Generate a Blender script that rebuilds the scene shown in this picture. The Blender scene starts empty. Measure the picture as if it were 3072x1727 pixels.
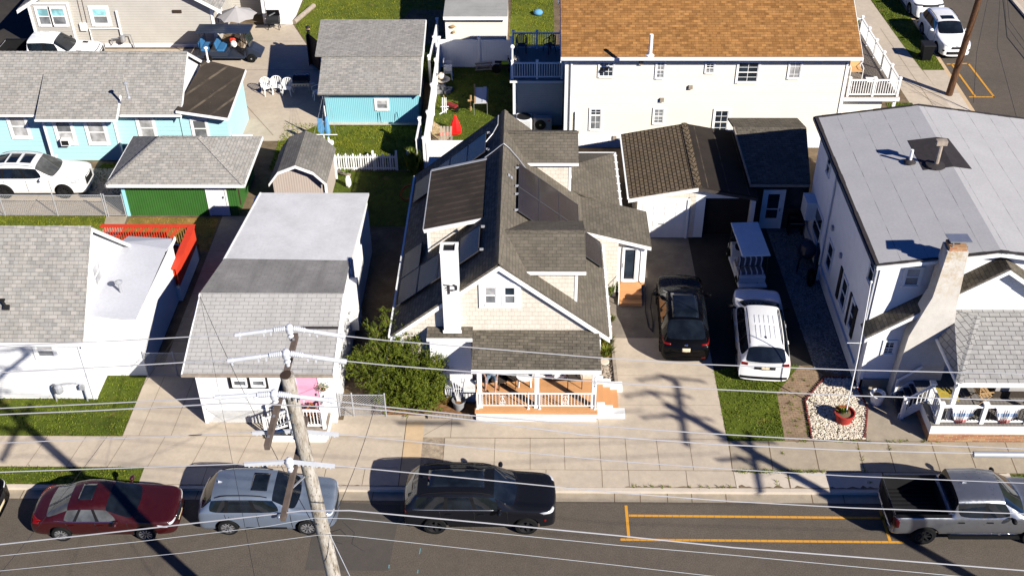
import bpy, bmesh, math, random
from mathutils import Vector, Matrix
from mathutils.bvhtree import BVHTree
random.seed(7)
R = math.radians
scene = bpy.context.scene
COL = scene.collection
# ---------------------------------------------------------------- camera model (x along the street, y away from it, z up, metres)
FPX, PITCH, ROLL, YAW, CAMH = 3400.0, R(37.087), R(-0.478), R(-1.1), 29.835
def cam_axes():
    cp, sp, cy, sy = math.cos(PITCH), math.sin(PITCH), math.cos(YAW), math.sin(YAW)
    fwd = Vector((sy*cp, cy*cp, -sp)); right = Vector((cy, -sy, 0)); up = right.cross(fwd)
    cr, sr = math.cos(ROLL), math.sin(ROLL)
    return cr*right + sr*up, -sr*right + cr*up, fwd
CR_, CU_, CF_ = cam_axes()
CAMO = Vector((0, 0, CAMH))
# photo crops used while surveying: origin and zoom
CROP = {'A':(0,0,3.016),'B':(700,0,3.016),'C':(1250,0,3.016),'D':(2272,0,3.016),'E1':(0,380,3.016),'E2':(700,380,3.0167),'E3':(1150,300,3.016),'E4':(1750,350,3.016),'E5':(2372,300,3.017),'F1':(0,780,3.016),'F2':(600,780,2.681),'F3':(1150,750,2.6325),'F4':(1750,780,2.681),'F5':(2372,700,2.227),'G1':(0,1300,3.22),'G2':(550,1300,3.3917),'G3':(1050,1300,3.22),'G4':(1750,1300,3.22),'G5':(2372,1300,3.3914),'H1':(1400,1090,5.3667),'H2':(580,0,4.525),'H3':(1270,120,4.525),'H4':(2180,640,4.02),'H5':(2650,1050,4.827),'H6':(740,1080,5.569),'H7':(1750,1120,9.053),'I1':(930,340,5.1725),'I2':(1880,640,4.527),'I3':(2260,520,6.033),'I5':(2640,0,5.963),'I6':(660,1100,6.44),'I7':(2480,180,8.05),'I8':(1500,330,12.88),'S':(0,0,1.0)}
def ray(k, x, y):
    ox, oy, s = CROP[k]; px, py = ox + x/s, oy + y/s
    return CF_ + CR_*((px-1536)/FPX) - CU_*((py-863.5)/FPX)
def P(k, x, y, z=0.15):
    d = ray(k, x, y); return CAMO + d*((z-CAMH)/d.z)
def PY(k, x, y, Y):
    d = ray(k, x, y); return CAMO + d*(Y/d.y)
def PX(k, x, y, X):
    d = ray(k, x, y); return CAMO + d*(X/d.x)
# ---------------------------------------------------------------- objects
def tag(o, label=None, cat=None, group=None, kind=None):
    if label: o['label'] = label
    if cat: o['category'] = cat
    if group: o['group'] = group
    if kind: o['kind'] = kind
    return o
def thing(name, label, cat, loc=(0,0,0), rz=0.0, group=None):
    o = bpy.data.objects.new(name, None); COL.objects.link(o)
    o.empty_display_size = 0.2
    o.location = loc; o.rotation_euler = (0,0,rz)
    return tag(o, label, cat, group)
def wloc(o):
    v = Vector((0,0,0))
    while o is not None:
        v += o.location; o = o.parent
    return v
def copy_tree(o, parent=None):
    c = o.copy(); COL.objects.link(c)
    if parent is not None: c.parent = parent
    for ch in o.children: copy_tree(ch, c)
    return c
def clone(o, loc, rz=None, label=None, group=None):
    c = copy_tree(o); c.location = loc
    if rz is not None: c.rotation_euler = (0,0,rz)
    if label: c['label'] = label
    if group: c['group'] = group
    return c
def face_uv(me):
    uvl = me.uv_layers.new(name='UVMap')
    vs = me.vertices
    for p in me.polygons:
        n = p.normal
        if abs(n.z) > 0.9995 or n.length < 0.5: t, b = Vector((1,0,0)), Vector((0,1,0))
        else:
            t = Vector((0,0,1)).cross(n).normalized(); b = n.cross(t)
        for li in p.loop_indices:
            co = vs[me.loops[li].vertex_index].co
            uvl.data[li].uv = (co.dot(t), co.dot(b))
SPLIT = {'shutter','corner_trim','wall_vent','downspout','fascia','gutter','conduit','gutter_strap','panel_bracket','rake_board','post','porch_post','door_trim','cable_loop','service_cable','wall_hose','leg','roof_post','bolt','brace','meter_box','chimney_rim','rail','flashing','handle_bar','stair_stringer','tread','ribs','post_cap','line','roof_groove','roof_patch','louvres','knobs','roof_vent','window_surround','bay_trim'}
class MB:
    def __init__(s): s.v = []; s.f = []; s.mi = []; s.m = 0; s.cut = []
    def add(s, vs, fs):
        b = len(s.v); s.cut.append((b,len(s.f))); s.v += [Vector(v) for v in vs]
        for f in fs: s.f.append([b+i for i in f]); s.mi.append(s.m)
        return s
    def box(s, x0, x1, y0, y1, z0, z1):
        return s.add([(x0,y0,z0),(x1,y0,z0),(x1,y1,z0),(x0,y1,z0),(x0,y0,z1),(x1,y0,z1),(x1,y1,z1),(x0,y1,z1)],
                     [(3,2,1,0),(4,5,6,7),(0,1,5,4),(1,2,6,5),(2,3,7,6),(3,0,4,7)])
    def cbox(s, c, sx, sy, sz, rz=0, rx=0, ry=0):
        m = Matrix.Translation(c) @ Matrix.Rotation(rz,4,'Z') @ Matrix.Rotation(ry,4,'Y') @ Matrix.Rotation(rx,4,'X')
        return s.add([m @ Vector((a*sx/2,b*sy/2,d*sz/2)) for d in (-1,1) for a,b in ((-1,-1),(1,-1),(1,1),(-1,1))],
                     [(3,2,1,0),(4,5,6,7),(0,1,5,4),(1,2,6,5),(2,3,7,6),(3,0,4,7)])
    def slab(s, o, u, n, a0, a1, b0, b1, c0, c1):      # box in a wall frame: u right, z up, n out
        o, u, n = Vector(o), Vector(u), Vector(n); w = Vector((0,0,1))
        q = [o+u*a+w*b+n*c for c in (c1,c0) for a,b in ((a0,b0),(a1,b0),(a1,b1),(a0,b1))]
        fs = [(0,1,2,3),(7,6,5,4),(0,4,5,1),(1,5,6,2),(2,6,7,3),(3,7,4,0)]
        if u.cross(w).dot(n) < 0: fs = [f[::-1] for f in fs]
        return s.add(q, fs)
    def prism(s, pts, vec):                             # closed prism of a planar polygon
        pts = [Vector(p) for p in pts]; vec = Vector(vec); k = len(pts)
        nn = Vector((0,0,0))
        for i in range(k): nn += pts[i].cross(pts[(i+1)%k])
        if nn.dot(vec) > 0: pts = pts[::-1]
        return s.add(pts+[p+vec for p in pts], [tuple(range(k)), tuple(range(2*k-1,k-1,-1))] + [(i,i+k,(i+1)%k+k,(i+1)%k) for i in range(k)])
    def plate(s, pts, th):                              # roof slab: polygon with its upper face as given, thickness downwards
        pts = [Vector(p) for p in pts]; k = len(pts); nn = Vector((0,0,0))
        for i in range(k): nn += pts[i].cross(pts[(i+1)%k])
        if nn.z < 0: pts = pts[::-1]; nn = -nn
        d = -nn.normalized()*th
        return s.add(pts+[p+d for p in pts], [tuple(range(k)), tuple(range(2*k-1,k-1,-1))] + [(i,i+k,(i+1)%k+k,(i+1)%k) for i in range(k)])
    def poly(s, pts): return s.add(pts, [tuple(range(len(pts)))])
    def beam(s, a, b, w, h=None):                       # rectangular bar from a to b
        a, b = Vector(a), Vector(b); h = h or w; d = (b-a).normalized()
        t = d.cross(Vector((0,0,1)))
        t = Vector((1,0,0)) if t.length < 1e-4 else t.normalized()
        q = t.cross(d)
        c = [(-1,-1),(1,-1),(1,1),(-1,1)]
        return s.add([p+t*(x*w/2)+q*(y*h/2) for p in (a,b) for x,y in c], [(0,1,2,3),(7,6,5,4),(0,4,5,1),(1,5,6,2),(2,6,7,3),(3,7,4,0)])
    def tube(s, path, r, n=8, cap=True):
        path = [Vector(p) for p in path]; k = len(path); rs = r if isinstance(r,(list,tuple)) else [r]*k
        vs = []; ref = None
        for i,p in enumerate(path):
            d = (path[min(i+1,k-1)]-path[max(i-1,0)]).normalized()
            if ref is None: ref = Vector((0,0,1)) if abs(d.z) < 0.9 else Vector((1,0,0))
            t = d.cross(ref).normalized(); q = t.cross(d); ref = q
            vs += [p+(t*math.cos(2*math.pi*j/n)+q*math.sin(2*math.pi*j/n))*rs[i] for j in range(n)]
        fs = [(i*n+j,i*n+(j+1)%n,(i+1)*n+(j+1)%n,(i+1)*n+j) for i in range(k-1) for j in range(n)]
        if cap: fs += [tuple(range(n-1,-1,-1)), tuple((k-1)*n+j for j in range(n))]
        return s.add(vs, fs)
    def lathe(s, prof, n=16, c=(0,0,0), m=None, cap=True):
        c = Vector(c); vs = []
        for r,z in prof:
            for j in range(n):
                v = Vector((r*math.cos(2*math.pi*j/n), r*math.sin(2*math.pi*j/n), z))
                vs.append((m @ v if m else v)+c)
        k = len(prof)
        fs = [(i*n+j,i*n+(j+1)%n,(i+1)*n+(j+1)%n,(i+1)*n+j) for i in range(k-1) for j in range(n)]
        if cap and prof[0][0] > 1e-4: fs.append(tuple(range(n-1,-1,-1)))
        if cap and prof[-1][0] > 1e-4: fs.append(tuple((k-1)*n+j for j in range(n)))
        return s.add(vs, fs)
    def ball(s, c, rx, ry=None, rz=None, n=10, k=7, jit=0):
        ry = ry or rx; rz = rz or rx; c = Vector(c); vs = []
        for i in range(k+1):
            th = math.pi*i/k
            for j in range(n):
                ph = 2*math.pi*j/n; q = 1+random.uniform(-jit,jit)
                vs.append(c+Vector((rx*math.sin(th)*math.cos(ph),ry*math.sin(th)*math.sin(ph),-rz*math.cos(th)))*q)
        return s.add(vs, [(i*n+j,i*n+(j+1)%n,(i+1)*n+(j+1)%n,(i+1)*n+j) for i in range(k) for j in range(n)])
    def build(s, name, mat, parent=None, smooth=False, bevel=0, local=False, ang=40):
        if name in SPLIT and parent is not None and len(s.cut) > 1:      # every separate piece becomes a part of its own
            r = None; ends = s.cut[1:]+[(len(s.v),len(s.f))]
            for (v0,f0),(v1,f1) in zip(s.cut, ends):
                q = MB(); q.v = s.v[v0:v1]; q.f = [[i-v0 for i in f] for f in s.f[f0:f1]]; q.mi = s.mi[f0:f1]
                o = q.build(name, mat, parent, smooth, bevel, local, ang); r = r or o
            return r
        me = bpy.data.meshes.new(name)
        off = Vector((0,0,0)) if (parent is None or local) else wloc(parent)
        me.from_pydata([v-off for v in s.v], [], s.f)
        me.validate(verbose=False)
        mats = mat if isinstance(mat,(list,tuple)) else [mat]
        for m in mats: me.materials.append(m)
        if len(mats) > 1 and len(s.mi) == len(me.polygons):
            for p,i in zip(me.polygons, s.mi): p.material_index = i
        me.update(); face_uv(me)
        o = bpy.data.objects.new(name, me); COL.objects.link(o)
        if parent is not None: o.parent = parent
        if smooth:
            for p in me.polygons: p.use_smooth = True
            try: me.set_sharp_from_angle(angle=R(ang))
            except Exception: pass
        if bevel:
            b = o.modifiers.new('Bevel','BEVEL'); b.width = bevel; b.segments = 2; b.limit_method = 'ANGLE'
        return o
def bx(name, mat, parent, *a, **k): return MB().box(*a).build(name, mat, parent, **k)
def struct(name, mb, mat): return tag(mb.build(name, mat), kind='structure')
# ---------------------------------------------------------------- materials
def srgb(r, g, b):
    f = lambda c: (c/255/12.92 if c/255 <= 0.04045 else ((c/255+0.055)/1.055)**2.4)
    return (f(r), f(g), f(b))
class NT:
    def __init__(s, name):
        s.m = bpy.data.materials.new(name); s.m.use_nodes = True; s.t = s.m.node_tree; s.n = s.t.nodes; s.l = s.t.links
        s.b = s.n['Principled BSDF']
    def node(s, t, **k):
        n = s.n.new(t)
        for a,v in k.items():
            if a.startswith('i_'):
                key = a[2:].replace('_',' ')
                n.inputs[int(key) if key.isdigit() else key].default_value = v
            else: setattr(n, a, v)
        return n
    def link(s, a, b): s.l.new(a, b)
    def coord(s, which='UV', scale=(1,1,1)):
        tc = s.node('ShaderNodeTexCoord'); mp = s.node('ShaderNodeMapping'); mp.inputs['Scale'].default_value = scale
        s.link(tc.outputs[which], mp.inputs[0]); return mp.outputs[0]
    def noise(s, co, scale, detail=4, rough=0.6):
        n = s.node('ShaderNodeTexNoise'); n.inputs['Scale'].default_value = scale; n.inputs['Detail'].default_value = detail; n.inputs['Roughness'].default_value = rough
        s.link(co, n.inputs['Vector']); return n.outputs[0]
    def ramp(s, f, stops):
        r = s.node('ShaderNodeValToRGB'); e = r.color_ramp.elements
        while len(e) < len(stops): e.new(0.5)
        for el,(p,c) in zip(e, stops): el.position = p; el.color = (*c,1) if len(c) == 3 else c
        s.link(f, r.inputs[0]); return r.outputs[0]
    def mix(s, f, a, b, mode='MIX'):
        n = s.node('ShaderNodeMix', data_type='RGBA', blend_type=mode)
        for sock,v in ((n.inputs[0],f),(n.inputs[6],a),(n.inputs[7],b)):
            if hasattr(v,'links') or hasattr(v,'is_linked'): s.link(v, sock)
            else: sock.default_value = v if isinstance(v,(int,float)) else (*v,1)
        return n.outputs[2]
    def math(s, op, a, b=None):
        n = s.node('ShaderNodeMath', operation=op)
        for i,v in enumerate((a,b)):
            if v is None: continue
            if isinstance(v,(int,float)): n.inputs[i].default_value = v
            else: s.link(v, n.inputs[i])
        return n.outputs[0]
    def gray(s, f, lo, hi): return s.ramp(f, [(0.25,(lo,)*3),(0.75,(hi,)*3)])
    def bump(s, h, strength, dist=0.01):
        n = s.node('ShaderNodeBump'); n.inputs['Strength'].default_value = strength; n.inputs['Distance'].default_value = dist
        s.link(h, n.inputs['Height']); s.link(n.outputs[0], s.b.inputs['Normal'])
    def out(s, col, rough=0.7, spec=0.3, metal=0.0):
        if isinstance(col, tuple): s.b.inputs['Base Color'].default_value = (*col,1)
        else: s.link(col, s.b.inputs['Base Color'])
        s.b.inputs['Roughness'].default_value = rough; s.b.inputs['Specular IOR Level'].default_value = spec; s.b.inputs['Metallic'].default_value = metal
        return s.m
def plain(name, c, rough=0.6, var=0.08, vs=2.0, spec=0.3, metal=0.0, bump=0.0, bs=60):
    t = NT(name); co = t.coord('Object')
    n = t.noise(co, vs, 5); col = t.mix(1.0, c, t.gray(n, 1-var, 1+var*0.6), 'MULTIPLY')
    if bump: t.bump(t.noise(co, bs, 3), bump, 0.01)
    return t.out(col, rough, spec, metal)
def paint(name, c, metal=0.0, rough=0.25, coat=1.0, spec=0.5):
    t = NT(name); co = t.coord('Object')
    col = t.mix(1.0, c, t.gray(t.noise(co, 3.0, 3), 0.94, 1.03), 'MULTIPLY')
    t.out(col, rough, spec, metal); t.b.inputs['Coat Weight'].default_value = coat; t.b.inputs['Coat Roughness'].default_value = 0.04
    t.link(t.gray(t.noise(co, 9, 4), rough*0.8, min(1, rough*1.5)), t.b.inputs['Roughness'])
    return t.m
def shingle(name, c1, c2, dark, w=0.32, h=0.14, blotch=0.18, line=0.012, streak=(0.0,(0,0,0)), contrast=0.5):
    t = NT(name); co = t.coord('UV')
    jit = t.node('ShaderNodeTexWhiteNoise', noise_dimensions='2D')
    b = t.node('ShaderNodeTexBrick', offset=0.5, squash=1.0); b.inputs['Scale'].default_value = 1.0
    b.inputs['Brick Width'].default_value = w; b.inputs['Row Height'].default_value = h; b.inputs['Mortar Size'].default_value = line; b.inputs['Mortar Smooth'].default_value = 0.4; b.inputs['Bias'].default_value = 0.0
    b.inputs['Color1'].default_value = (*c1,1); b.inputs['Color2'].default_value = (*c2,1); b.inputs['Mortar'].default_value = (*dark,1)
    t.link(co, b.inputs['Vector'])
    b2 = t.node('ShaderNodeTexBrick', offset=0.37, squash=1.0); b2.inputs['Scale'].default_value = 1.0
    b2.inputs['Brick Width'].default_value = w*0.61; b2.inputs['Row Height'].default_value = h; b2.inputs['Mortar Size'].default_value = 0
    b2.inputs['Color1'].default_value = (1-contrast*0.45,)*3+(1,); b2.inputs['Color2'].default_value = (1+contrast*0.25,)*3+(1,)
    t.link(co, b2.inputs['Vector'])
    col = t.mix(1.0, b.outputs[0], b2.outputs[0], 'MULTIPLY')
    col = t.mix(1.0, col, t.gray(t.noise(co, 0.55, 5, 0.65), 1-blotch, 1+blotch*0.7), 'MULTIPLY')
    col = t.mix(1.0, col, t.gray(t.noise(co, 55, 2), 0.82, 1.14), 'MULTIPLY')
    if streak[0]:
        sc = t.coord('UV', (1.6,0.12,1)); col = t.mix(t.math('MULTIPLY', t.ramp(t.noise(sc, 1.0, 4), [(0.5,(0,0,0)),(0.72,(1,1,1))]), streak[0]), col, streak[1])
    sep = t.node('ShaderNodeSeparateXYZ'); t.link(co, sep.inputs[0])
    fr = t.math('FRACT', t.math('DIVIDE', sep.outputs[1], h))
    t.bump(t.math('ADD', t.math('MULTIPLY', fr, -0.6), b.outputs['Fac']), 0.5, 0.012)
    return t.out(col, 0.95, 0.1)
def siding(name, c, h=0.115, dark=0.55, axis=1, rough=0.55, grime=0.1, w=0.12):
    t = NT(name); co = t.coord('UV'); sep = t.node('ShaderNodeSeparateXYZ'); t.link(co, sep.inputs[0])
    fr = t.math('FRACT', t.math('DIVIDE', sep.outputs[axis], h))
    line = t.ramp(fr, [(0.0,(dark,)*3),(w,(1,1,1)),(0.97,(1,1,1)),(1.0,(dark,)*3)])
    col = t.mix(1.0, c, line, 'MULTIPLY')
    col = t.mix(1.0, col, t.gray(t.noise(co, 0.7, 6, 0.7), 1-grime, 1+grime*0.3), 'MULTIPLY')
    t.bump(t.math('MULTIPLY', fr, -1.0) if axis == 1 else t.ramp(fr, [(0,(0,)*3),(0.5,(1,)*3),(1,(0,)*3)]), 0.5, 0.012)
    return t.out(col, rough, 0.3)
def bricks(name, c1, c2, mortar, w=0.21, h=0.072, m=0.008, rough=0.85):
    t = NT(name); co = t.coord('UV')
    b = t.node('ShaderNodeTexBrick'); b.inputs['Scale'].default_value = 1.0
    b.inputs['Brick Width'].default_value = w; b.inputs['Row Height'].default_value = h; b.inputs['Mortar Size'].default_value = m
    b.inputs['Color1'].default_value = (*c1,1); b.inputs['Color2'].default_value = (*c2,1); b.inputs['Mortar'].default_value = (*mortar,1); t.link(co, b.inputs['Vector'])
    col = t.mix(1.0, b.outputs[0], t.gray(t.noise(co, 2.5, 5), 0.75, 1.2), 'MULTIPLY')
    t.bump(t.math('MULTIPLY', b.outputs['Fac'], -1.0), 0.4, 0.01)
    return t.out(col, rough, 0.2)
def ground(name, c, c2, big=0.35, blot=0.25, fine=0.12, stain=None, rough=0.9, bumps=0.25, fs=70, seams=None):
    t = NT(name); co = t.coord('Object')
    n1 = t.noise(co, big, 6, 0.62)
    col = t.mix(t.ramp(n1, [(0.35,(0,)*3),(0.68,(1,)*3)]), c, c2)
    col = t.mix(1.0, col, t.gray(t.noise(co, 3.1, 6, 0.7), 1-blot, 1+blot*0.5), 'MULTIPLY')
    f = t.noise(co, fs, 3, 0.7)
    col = t.mix(1.0, col, t.gray(f, 1-fine, 1+fine), 'MULTIPLY')
    if stain:
        col = t.mix(t.math('MULTIPLY', t.ramp(t.noise(co, stain[1], 7, 0.7), [(stain[2],(0,)*3),(stain[2]+0.12,(1,)*3)]), stain[3]), col, stain[0])
    t.bump(f, bumps, 0.01)
    return t.out(col, rough, 0.2)
def glass(name, c=(0.012,0.017,0.024), rough=0.04):
    t = NT(name); co = t.coord('Object'); col = t.mix(t.ramp(t.noise(co, 1.3, 3), [(0.4,(0,)*3),(0.65,(1,)*3)]), c, tuple(v*2.2 for v in c))
    t.out(col, rough, 0.5); return t.m
W_ = {}
W_['white_trim'] = plain('white_trim', (0.80,0.80,0.78), 0.45, 0.05)
W_['white_vinyl'] = siding('white_vinyl', (0.78,0.78,0.765), 0.115, 0.72)
W_['white_board'] = siding('white_board', (0.79,0.79,0.775), 0.115, 0.84)
W_['vinyl_fence'] = siding('vinyl_fence', (0.80,0.80,0.80), 0.15, 0.9, axis=0, w=0.06)
W_['cream'] = siding('cream', (0.79,0.745,0.635), 0.125, 0.78, grime=0.06)
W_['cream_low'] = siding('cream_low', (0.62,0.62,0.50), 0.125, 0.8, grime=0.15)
W_['shake_cream'] = shingle('shake_cream', (0.66,0.60,0.51), (0.62,0.56,0.475), (0.50,0.45,0.37), 0.22, 0.2, 0.06, 0.008, contrast=0.14)
W_['shake_white'] = shingle('shake_white', (0.82,0.82,0.81), (0.78,0.78,0.77), (0.62,0.62,0.62), 0.16, 0.12, 0.05, 0.009, contrast=0.08)
W_['gray_siding'] = siding('gray_siding', (0.47,0.445,0.40), 0.16, 0.68, grime=0.14)
W_['blue_siding'] = siding('blue_siding', (0.40,0.66,0.685), 0.22, 0.92, grime=0.06)
W_['blue_ribs'] = siding('blue_ribs', (0.235,0.53,0.60), 0.10, 0.72, axis=0, grime=0.08, w=0.3)
W_['green_ribs'] = siding('green_ribs', (0.040,0.135,0.026), 0.115, 0.5, axis=0, grime=0.3, w=0.25)
W_['tan_siding'] = siding('tan_siding', (0.50,0.45,0.36), 0.13, 0.85)
W_['pinkish_wood'] = siding('pinkish_wood', (0.45,0.38,0.33), 0.12, 0.8, axis=0)
W_['stucco_white'] = plain('stucco_white', (0.72,0.715,0.69), 0.9, 0.10, 3.5, bump=0.4, bs=40)
W_['stucco_wall'] = plain('stucco_wall', (0.78,0.78,0.78), 0.9, 0.07, 2.5, bump=0.3, bs=50)
W_['main_shingle'] = shingle('main_shingle', (0.150,0.131,0.102), (0.118,0.104,0.081), (0.055,0.047,0.037), 0.30, 0.145, 0.14, 0.010, contrast=0.55)
W_['main_shingle_old'] = shingle('main_shingle_old', (0.145,0.127,0.099), (0.122,0.107,0.084), (0.072,0.063,0.05), 0.30, 0.145, 0.26, 0.008, contrast=0.3)
W_['gray_shingle'] = shingle('gray_shingle', (0.33,0.31,0.28), (0.275,0.267,0.25), (0.17,0.16,0.148), 0.32, 0.145, 0.09, 0.010, contrast=0.42)
W_['gray_shingle_big'] = shingle('gray_shingle_big', (0.34,0.33,0.315), (0.29,0.285,0.275), (0.10,0.095,0.09), 0.38, 0.20, 0.08, 0.013, contrast=0.25)
W_['gray_tab'] = shingle('gray_tab', (0.40,0.39,0.37), (0.375,0.365,0.35), (0.235,0.225,0.21), 0.36, 0.17, 0.12, 0.011, (0.35,(0.20,0.195,0.18)), contrast=0.06)
W_['gray_tab_shaded'] = shingle('gray_tab_shaded', (0.27,0.26,0.245), (0.25,0.24,0.23), (0.17,0.165,0.155), 0.34, 0.17, 0.3, 0.006, (0.6,(0.13,0.125,0.12)), contrast=0.1)  # darker copy of the front tabs: shade of the rear slope put into the colour
W_['tan_shingle'] = shingle('tan_shingle', (0.335,0.168,0.058), (0.235,0.112,0.037), (0.14,0.065,0.022), 0.36, 0.15, 0.12, 0.008, contrast=0.6)
W_['brown_tab'] = shingle('brown_tab', (0.165,0.125,0.082), (0.135,0.105,0.07), (0.03,0.022,0.014), 0.30, 0.19, 0.2, 0.028, contrast=0.3)
W_['weathered_tab'] = shingle('weathered_tab', (0.20,0.19,0.17), (0.17,0.16,0.145), (0.11,0.10,0.09), 0.30, 0.14, 0.35, 0.010, (0.5,(0.12,0.115,0.10)), contrast=0.3)
def membrane(name, c, c2, seam, sp=0.95, axis=0, sw=0.012, spots=0.0):
    t = NT(name); co = t.coord('UV'); sep = t.node('ShaderNodeSeparateXYZ'); t.link(co, sep.inputs[0])
    col = t.mix(t.ramp(t.noise(co, 0.6, 7, 0.7), [(0.35,(0,)*3),(0.7,(1,)*3)]), c, c2)
    col = t.mix(1.0, col, t.gray(t.noise(co, 9, 5, 0.7), 0.9, 1.06), 'MULTIPLY')
    if seam:
        wob = t.math('MULTIPLY', t.noise(co, 3, 3), 0.03)
        fr = t.math('FRACT', t.math('DIVIDE', t.math('ADD', sep.outputs[axis], wob), sp))
        ln = t.ramp(fr, [(0.0,(1,)*3),(sw,(1,)*3),(sw+0.004,(0,)*3),(1.0,(0,)*3)])
        brk = t.ramp(t.noise(co, 1.1, 3), [(0.42,(0.15,)*3),(0.6,(1,)*3)])
        col = t.mix(t.math('MULTIPLY', ln, brk), col, seam)
    if spots: col = t.mix(t.math('MULTIPLY', t.ramp(t.noise(co, 14, 3), [(0.70,(0,)*3),(0.74,(1,)*3)]), spots), col, (0.5,0.45,0.3))
    t.bump(t.noise(co, 30, 3), 0.15, 0.01)
    return t.out(col, 0.9, 0.15)
W_['roll_gray'] = membrane('roll_gray', (0.36,0.355,0.36), (0.405,0.40,0.40), (0.05,0.05,0.05), 0.95, 1, 0.016)
W_['membrane_white'] = membrane('membrane_white', (0.60,0.60,0.605), (0.47,0.47,0.47), None)
W_['membrane_gray'] = membrane('membrane_gray', (0.47,0.48,0.52), (0.42,0.43,0.46), None)
W_['roll_dark'] = membrane('roll_dark', (0.035,0.028,0.023), (0.055,0.044,0.034), (0.13,0.105,0.075), 1.0, 1, 0.13, 0.6)
W_['roll_black'] = membrane('roll_black', (0.022,0.018,0.016), (0.034,0.027,0.022), (0.09,0.072,0.052), 0.95, 1, 0.05)
W_['roll_brown'] = membrane('roll_brown', (0.032,0.026,0.022), (0.058,0.045,0.035), (0.075,0.058,0.043), 0.42, 0, 0.3)
W_['roll_weather'] = membrane('roll_weather', (0.33,0.33,0.31), (0.25,0.25,0.24), (0.15,0.14,0.13), 0.4, 1, 0.03)
W_['tar'] = plain('tar', (0.035,0.030,0.030), 0.8, 0.3, 6)
W_['fascia_dark'] = plain('fascia_dark', (0.055,0.045,0.042), 0.7, 0.3, 6)
W_['glass'] = glass('glass'); W_['glass_blue'] = glass('glass_blue', (0.06,0.10,0.13)); W_['glass_teal'] = glass('glass_teal', (0.17,0.34,0.36), 0.1)
W_['glass_curtain'] = glass('glass_curtain', (0.24,0.24,0.24), 0.12); W_['glass_gray'] = glass('glass_gray', (0.11,0.115,0.12), 0.08)
W_['black'] = plain('black', (0.012,0.012,0.013), 0.6, 0.2); W_['black_gloss'] = plain('black_gloss', (0.01,0.01,0.011), 0.2, 0.1)
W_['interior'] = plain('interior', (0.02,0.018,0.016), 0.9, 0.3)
W_['rubber'] = plain('rubber', (0.010,0.010,0.010), 0.9, 0.25, 12, spec=0.1)
W_['steel'] = plain('steel', (0.45,0.46,0.48), 0.35, 0.12, 5, metal=0.7)
W_['galv'] = plain('galv', (0.40,0.41,0.43), 0.5, 0.15, 4, metal=0.3)
W_['chrome'] = plain('chrome', (0.75,0.76,0.78), 0.12, 0.05, metal=1.0)
W_['iron_black'] = plain('iron_black', (0.02,0.02,0.022), 0.5, 0.2)
W_['solar'] = None
def solar():
    t = NT('solar'); co = t.coord('UV')
    b = t.node('ShaderNodeTexBrick', offset=0.0); b.inputs['Scale'].default_value = 1.0; b.inputs['Brick Width'].default_value = 0.16; b.inputs['Row Height'].default_value = 0.16; b.inputs['Mortar Size'].default_value = 0.003
    b.inputs['Color1'].default_value = (0.022,0.018,0.017,1); b.inputs['Color2'].default_value = (0.025,0.020,0.019,1); b.inputs['Mortar'].default_value = (0.015,0.012,0.012,1); t.link(co, b.inputs['Vector'])
    return t.out(t.mix(1.0, b.outputs[0], t.gray(t.noise(co, 0.8, 5), 0.75, 1.35), 'MULTIPLY'), 0.25, 0.2)
W_['solar'] = solar()
W_['concrete'] = ground('concrete', (0.50,0.42,0.325), (0.43,0.365,0.29), 0.3, 0.16, 0.07, ((0.28,0.22,0.16), 0.9, 0.62, 0.35))
W_['concrete_old'] = ground('concrete_old', (0.37,0.31,0.23), (0.31,0.265,0.205), 0.4, 0.2, 0.12, ((0.2,0.16,0.11), 1.1, 0.6, 0.4))
W_['concrete_pale'] = ground('concrete_pale', (0.56,0.49,0.40), (0.50,0.43,0.35), 0.4, 0.12, 0.06, ((0.42,0.31,0.2), 0.9, 0.66, 0.4))
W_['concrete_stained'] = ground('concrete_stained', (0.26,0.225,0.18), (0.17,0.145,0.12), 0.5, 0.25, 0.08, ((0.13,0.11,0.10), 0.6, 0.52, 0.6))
W_['apron'] = ground('apron', (0.56,0.41,0.25), (0.50,0.37,0.23), 0.6, 0.15, 0.08)
W_['aggregate'] = ground('aggregate', (0.40,0.32,0.23), (0.24,0.19,0.14), 6.0, 0.3, 0.35, fs=45)
W_['asphalt'] = ground('asphalt', (0.112,0.093,0.074), (0.092,0.078,0.063), 0.25, 0.16, 0.42, ((0.06,0.052,0.045), 0.35, 0.60, 0.5), bumps=0.5, fs=24)
W_['asphalt_patch'] = ground('asphalt_patch', (0.082,0.072,0.062), (0.068,0.06,0.053), 0.5, 0.12, 0.25, bumps=0.5, fs=38)
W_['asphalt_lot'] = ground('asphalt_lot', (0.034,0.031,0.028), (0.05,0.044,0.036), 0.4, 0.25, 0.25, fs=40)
W_['dirt'] = ground('dirt', (0.20,0.145,0.09), (0.12,0.085,0.05), 1.2, 0.35, 0.3, fs=30, bumps=0.6)
W_['mulch'] = ground('mulch', (0.30,0.16,0.07), (0.15,0.075,0.035), 5.0, 0.5, 0.5, fs=25, bumps=1.0)
W_['lawn'] = ground('lawn', (0.135,0.150,0.012), (0.062,0.092,0.010), 0.9, 0.4, 0.4, ((0.27,0.175,0.06), 0.9, 0.6, 0.5), fs=28, bumps=1.0)
W_['lawn_deep'] = ground('lawn_deep', (0.095,0.12,0.010), (0.055,0.082,0.008), 0.9, 0.45, 0.45, ((0.22,0.15,0.05), 1.3, 0.58, 0.65), fs=22, bumps=1.0)
W_['lawn_dry'] = ground('lawn_dry', (0.30,0.17,0.045), (0.15,0.13,0.03), 1.1, 0.35, 0.4, ((0.38,0.24,0.10), 1.3, 0.55, 0.6), fs=28, bumps=1.0)
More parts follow.
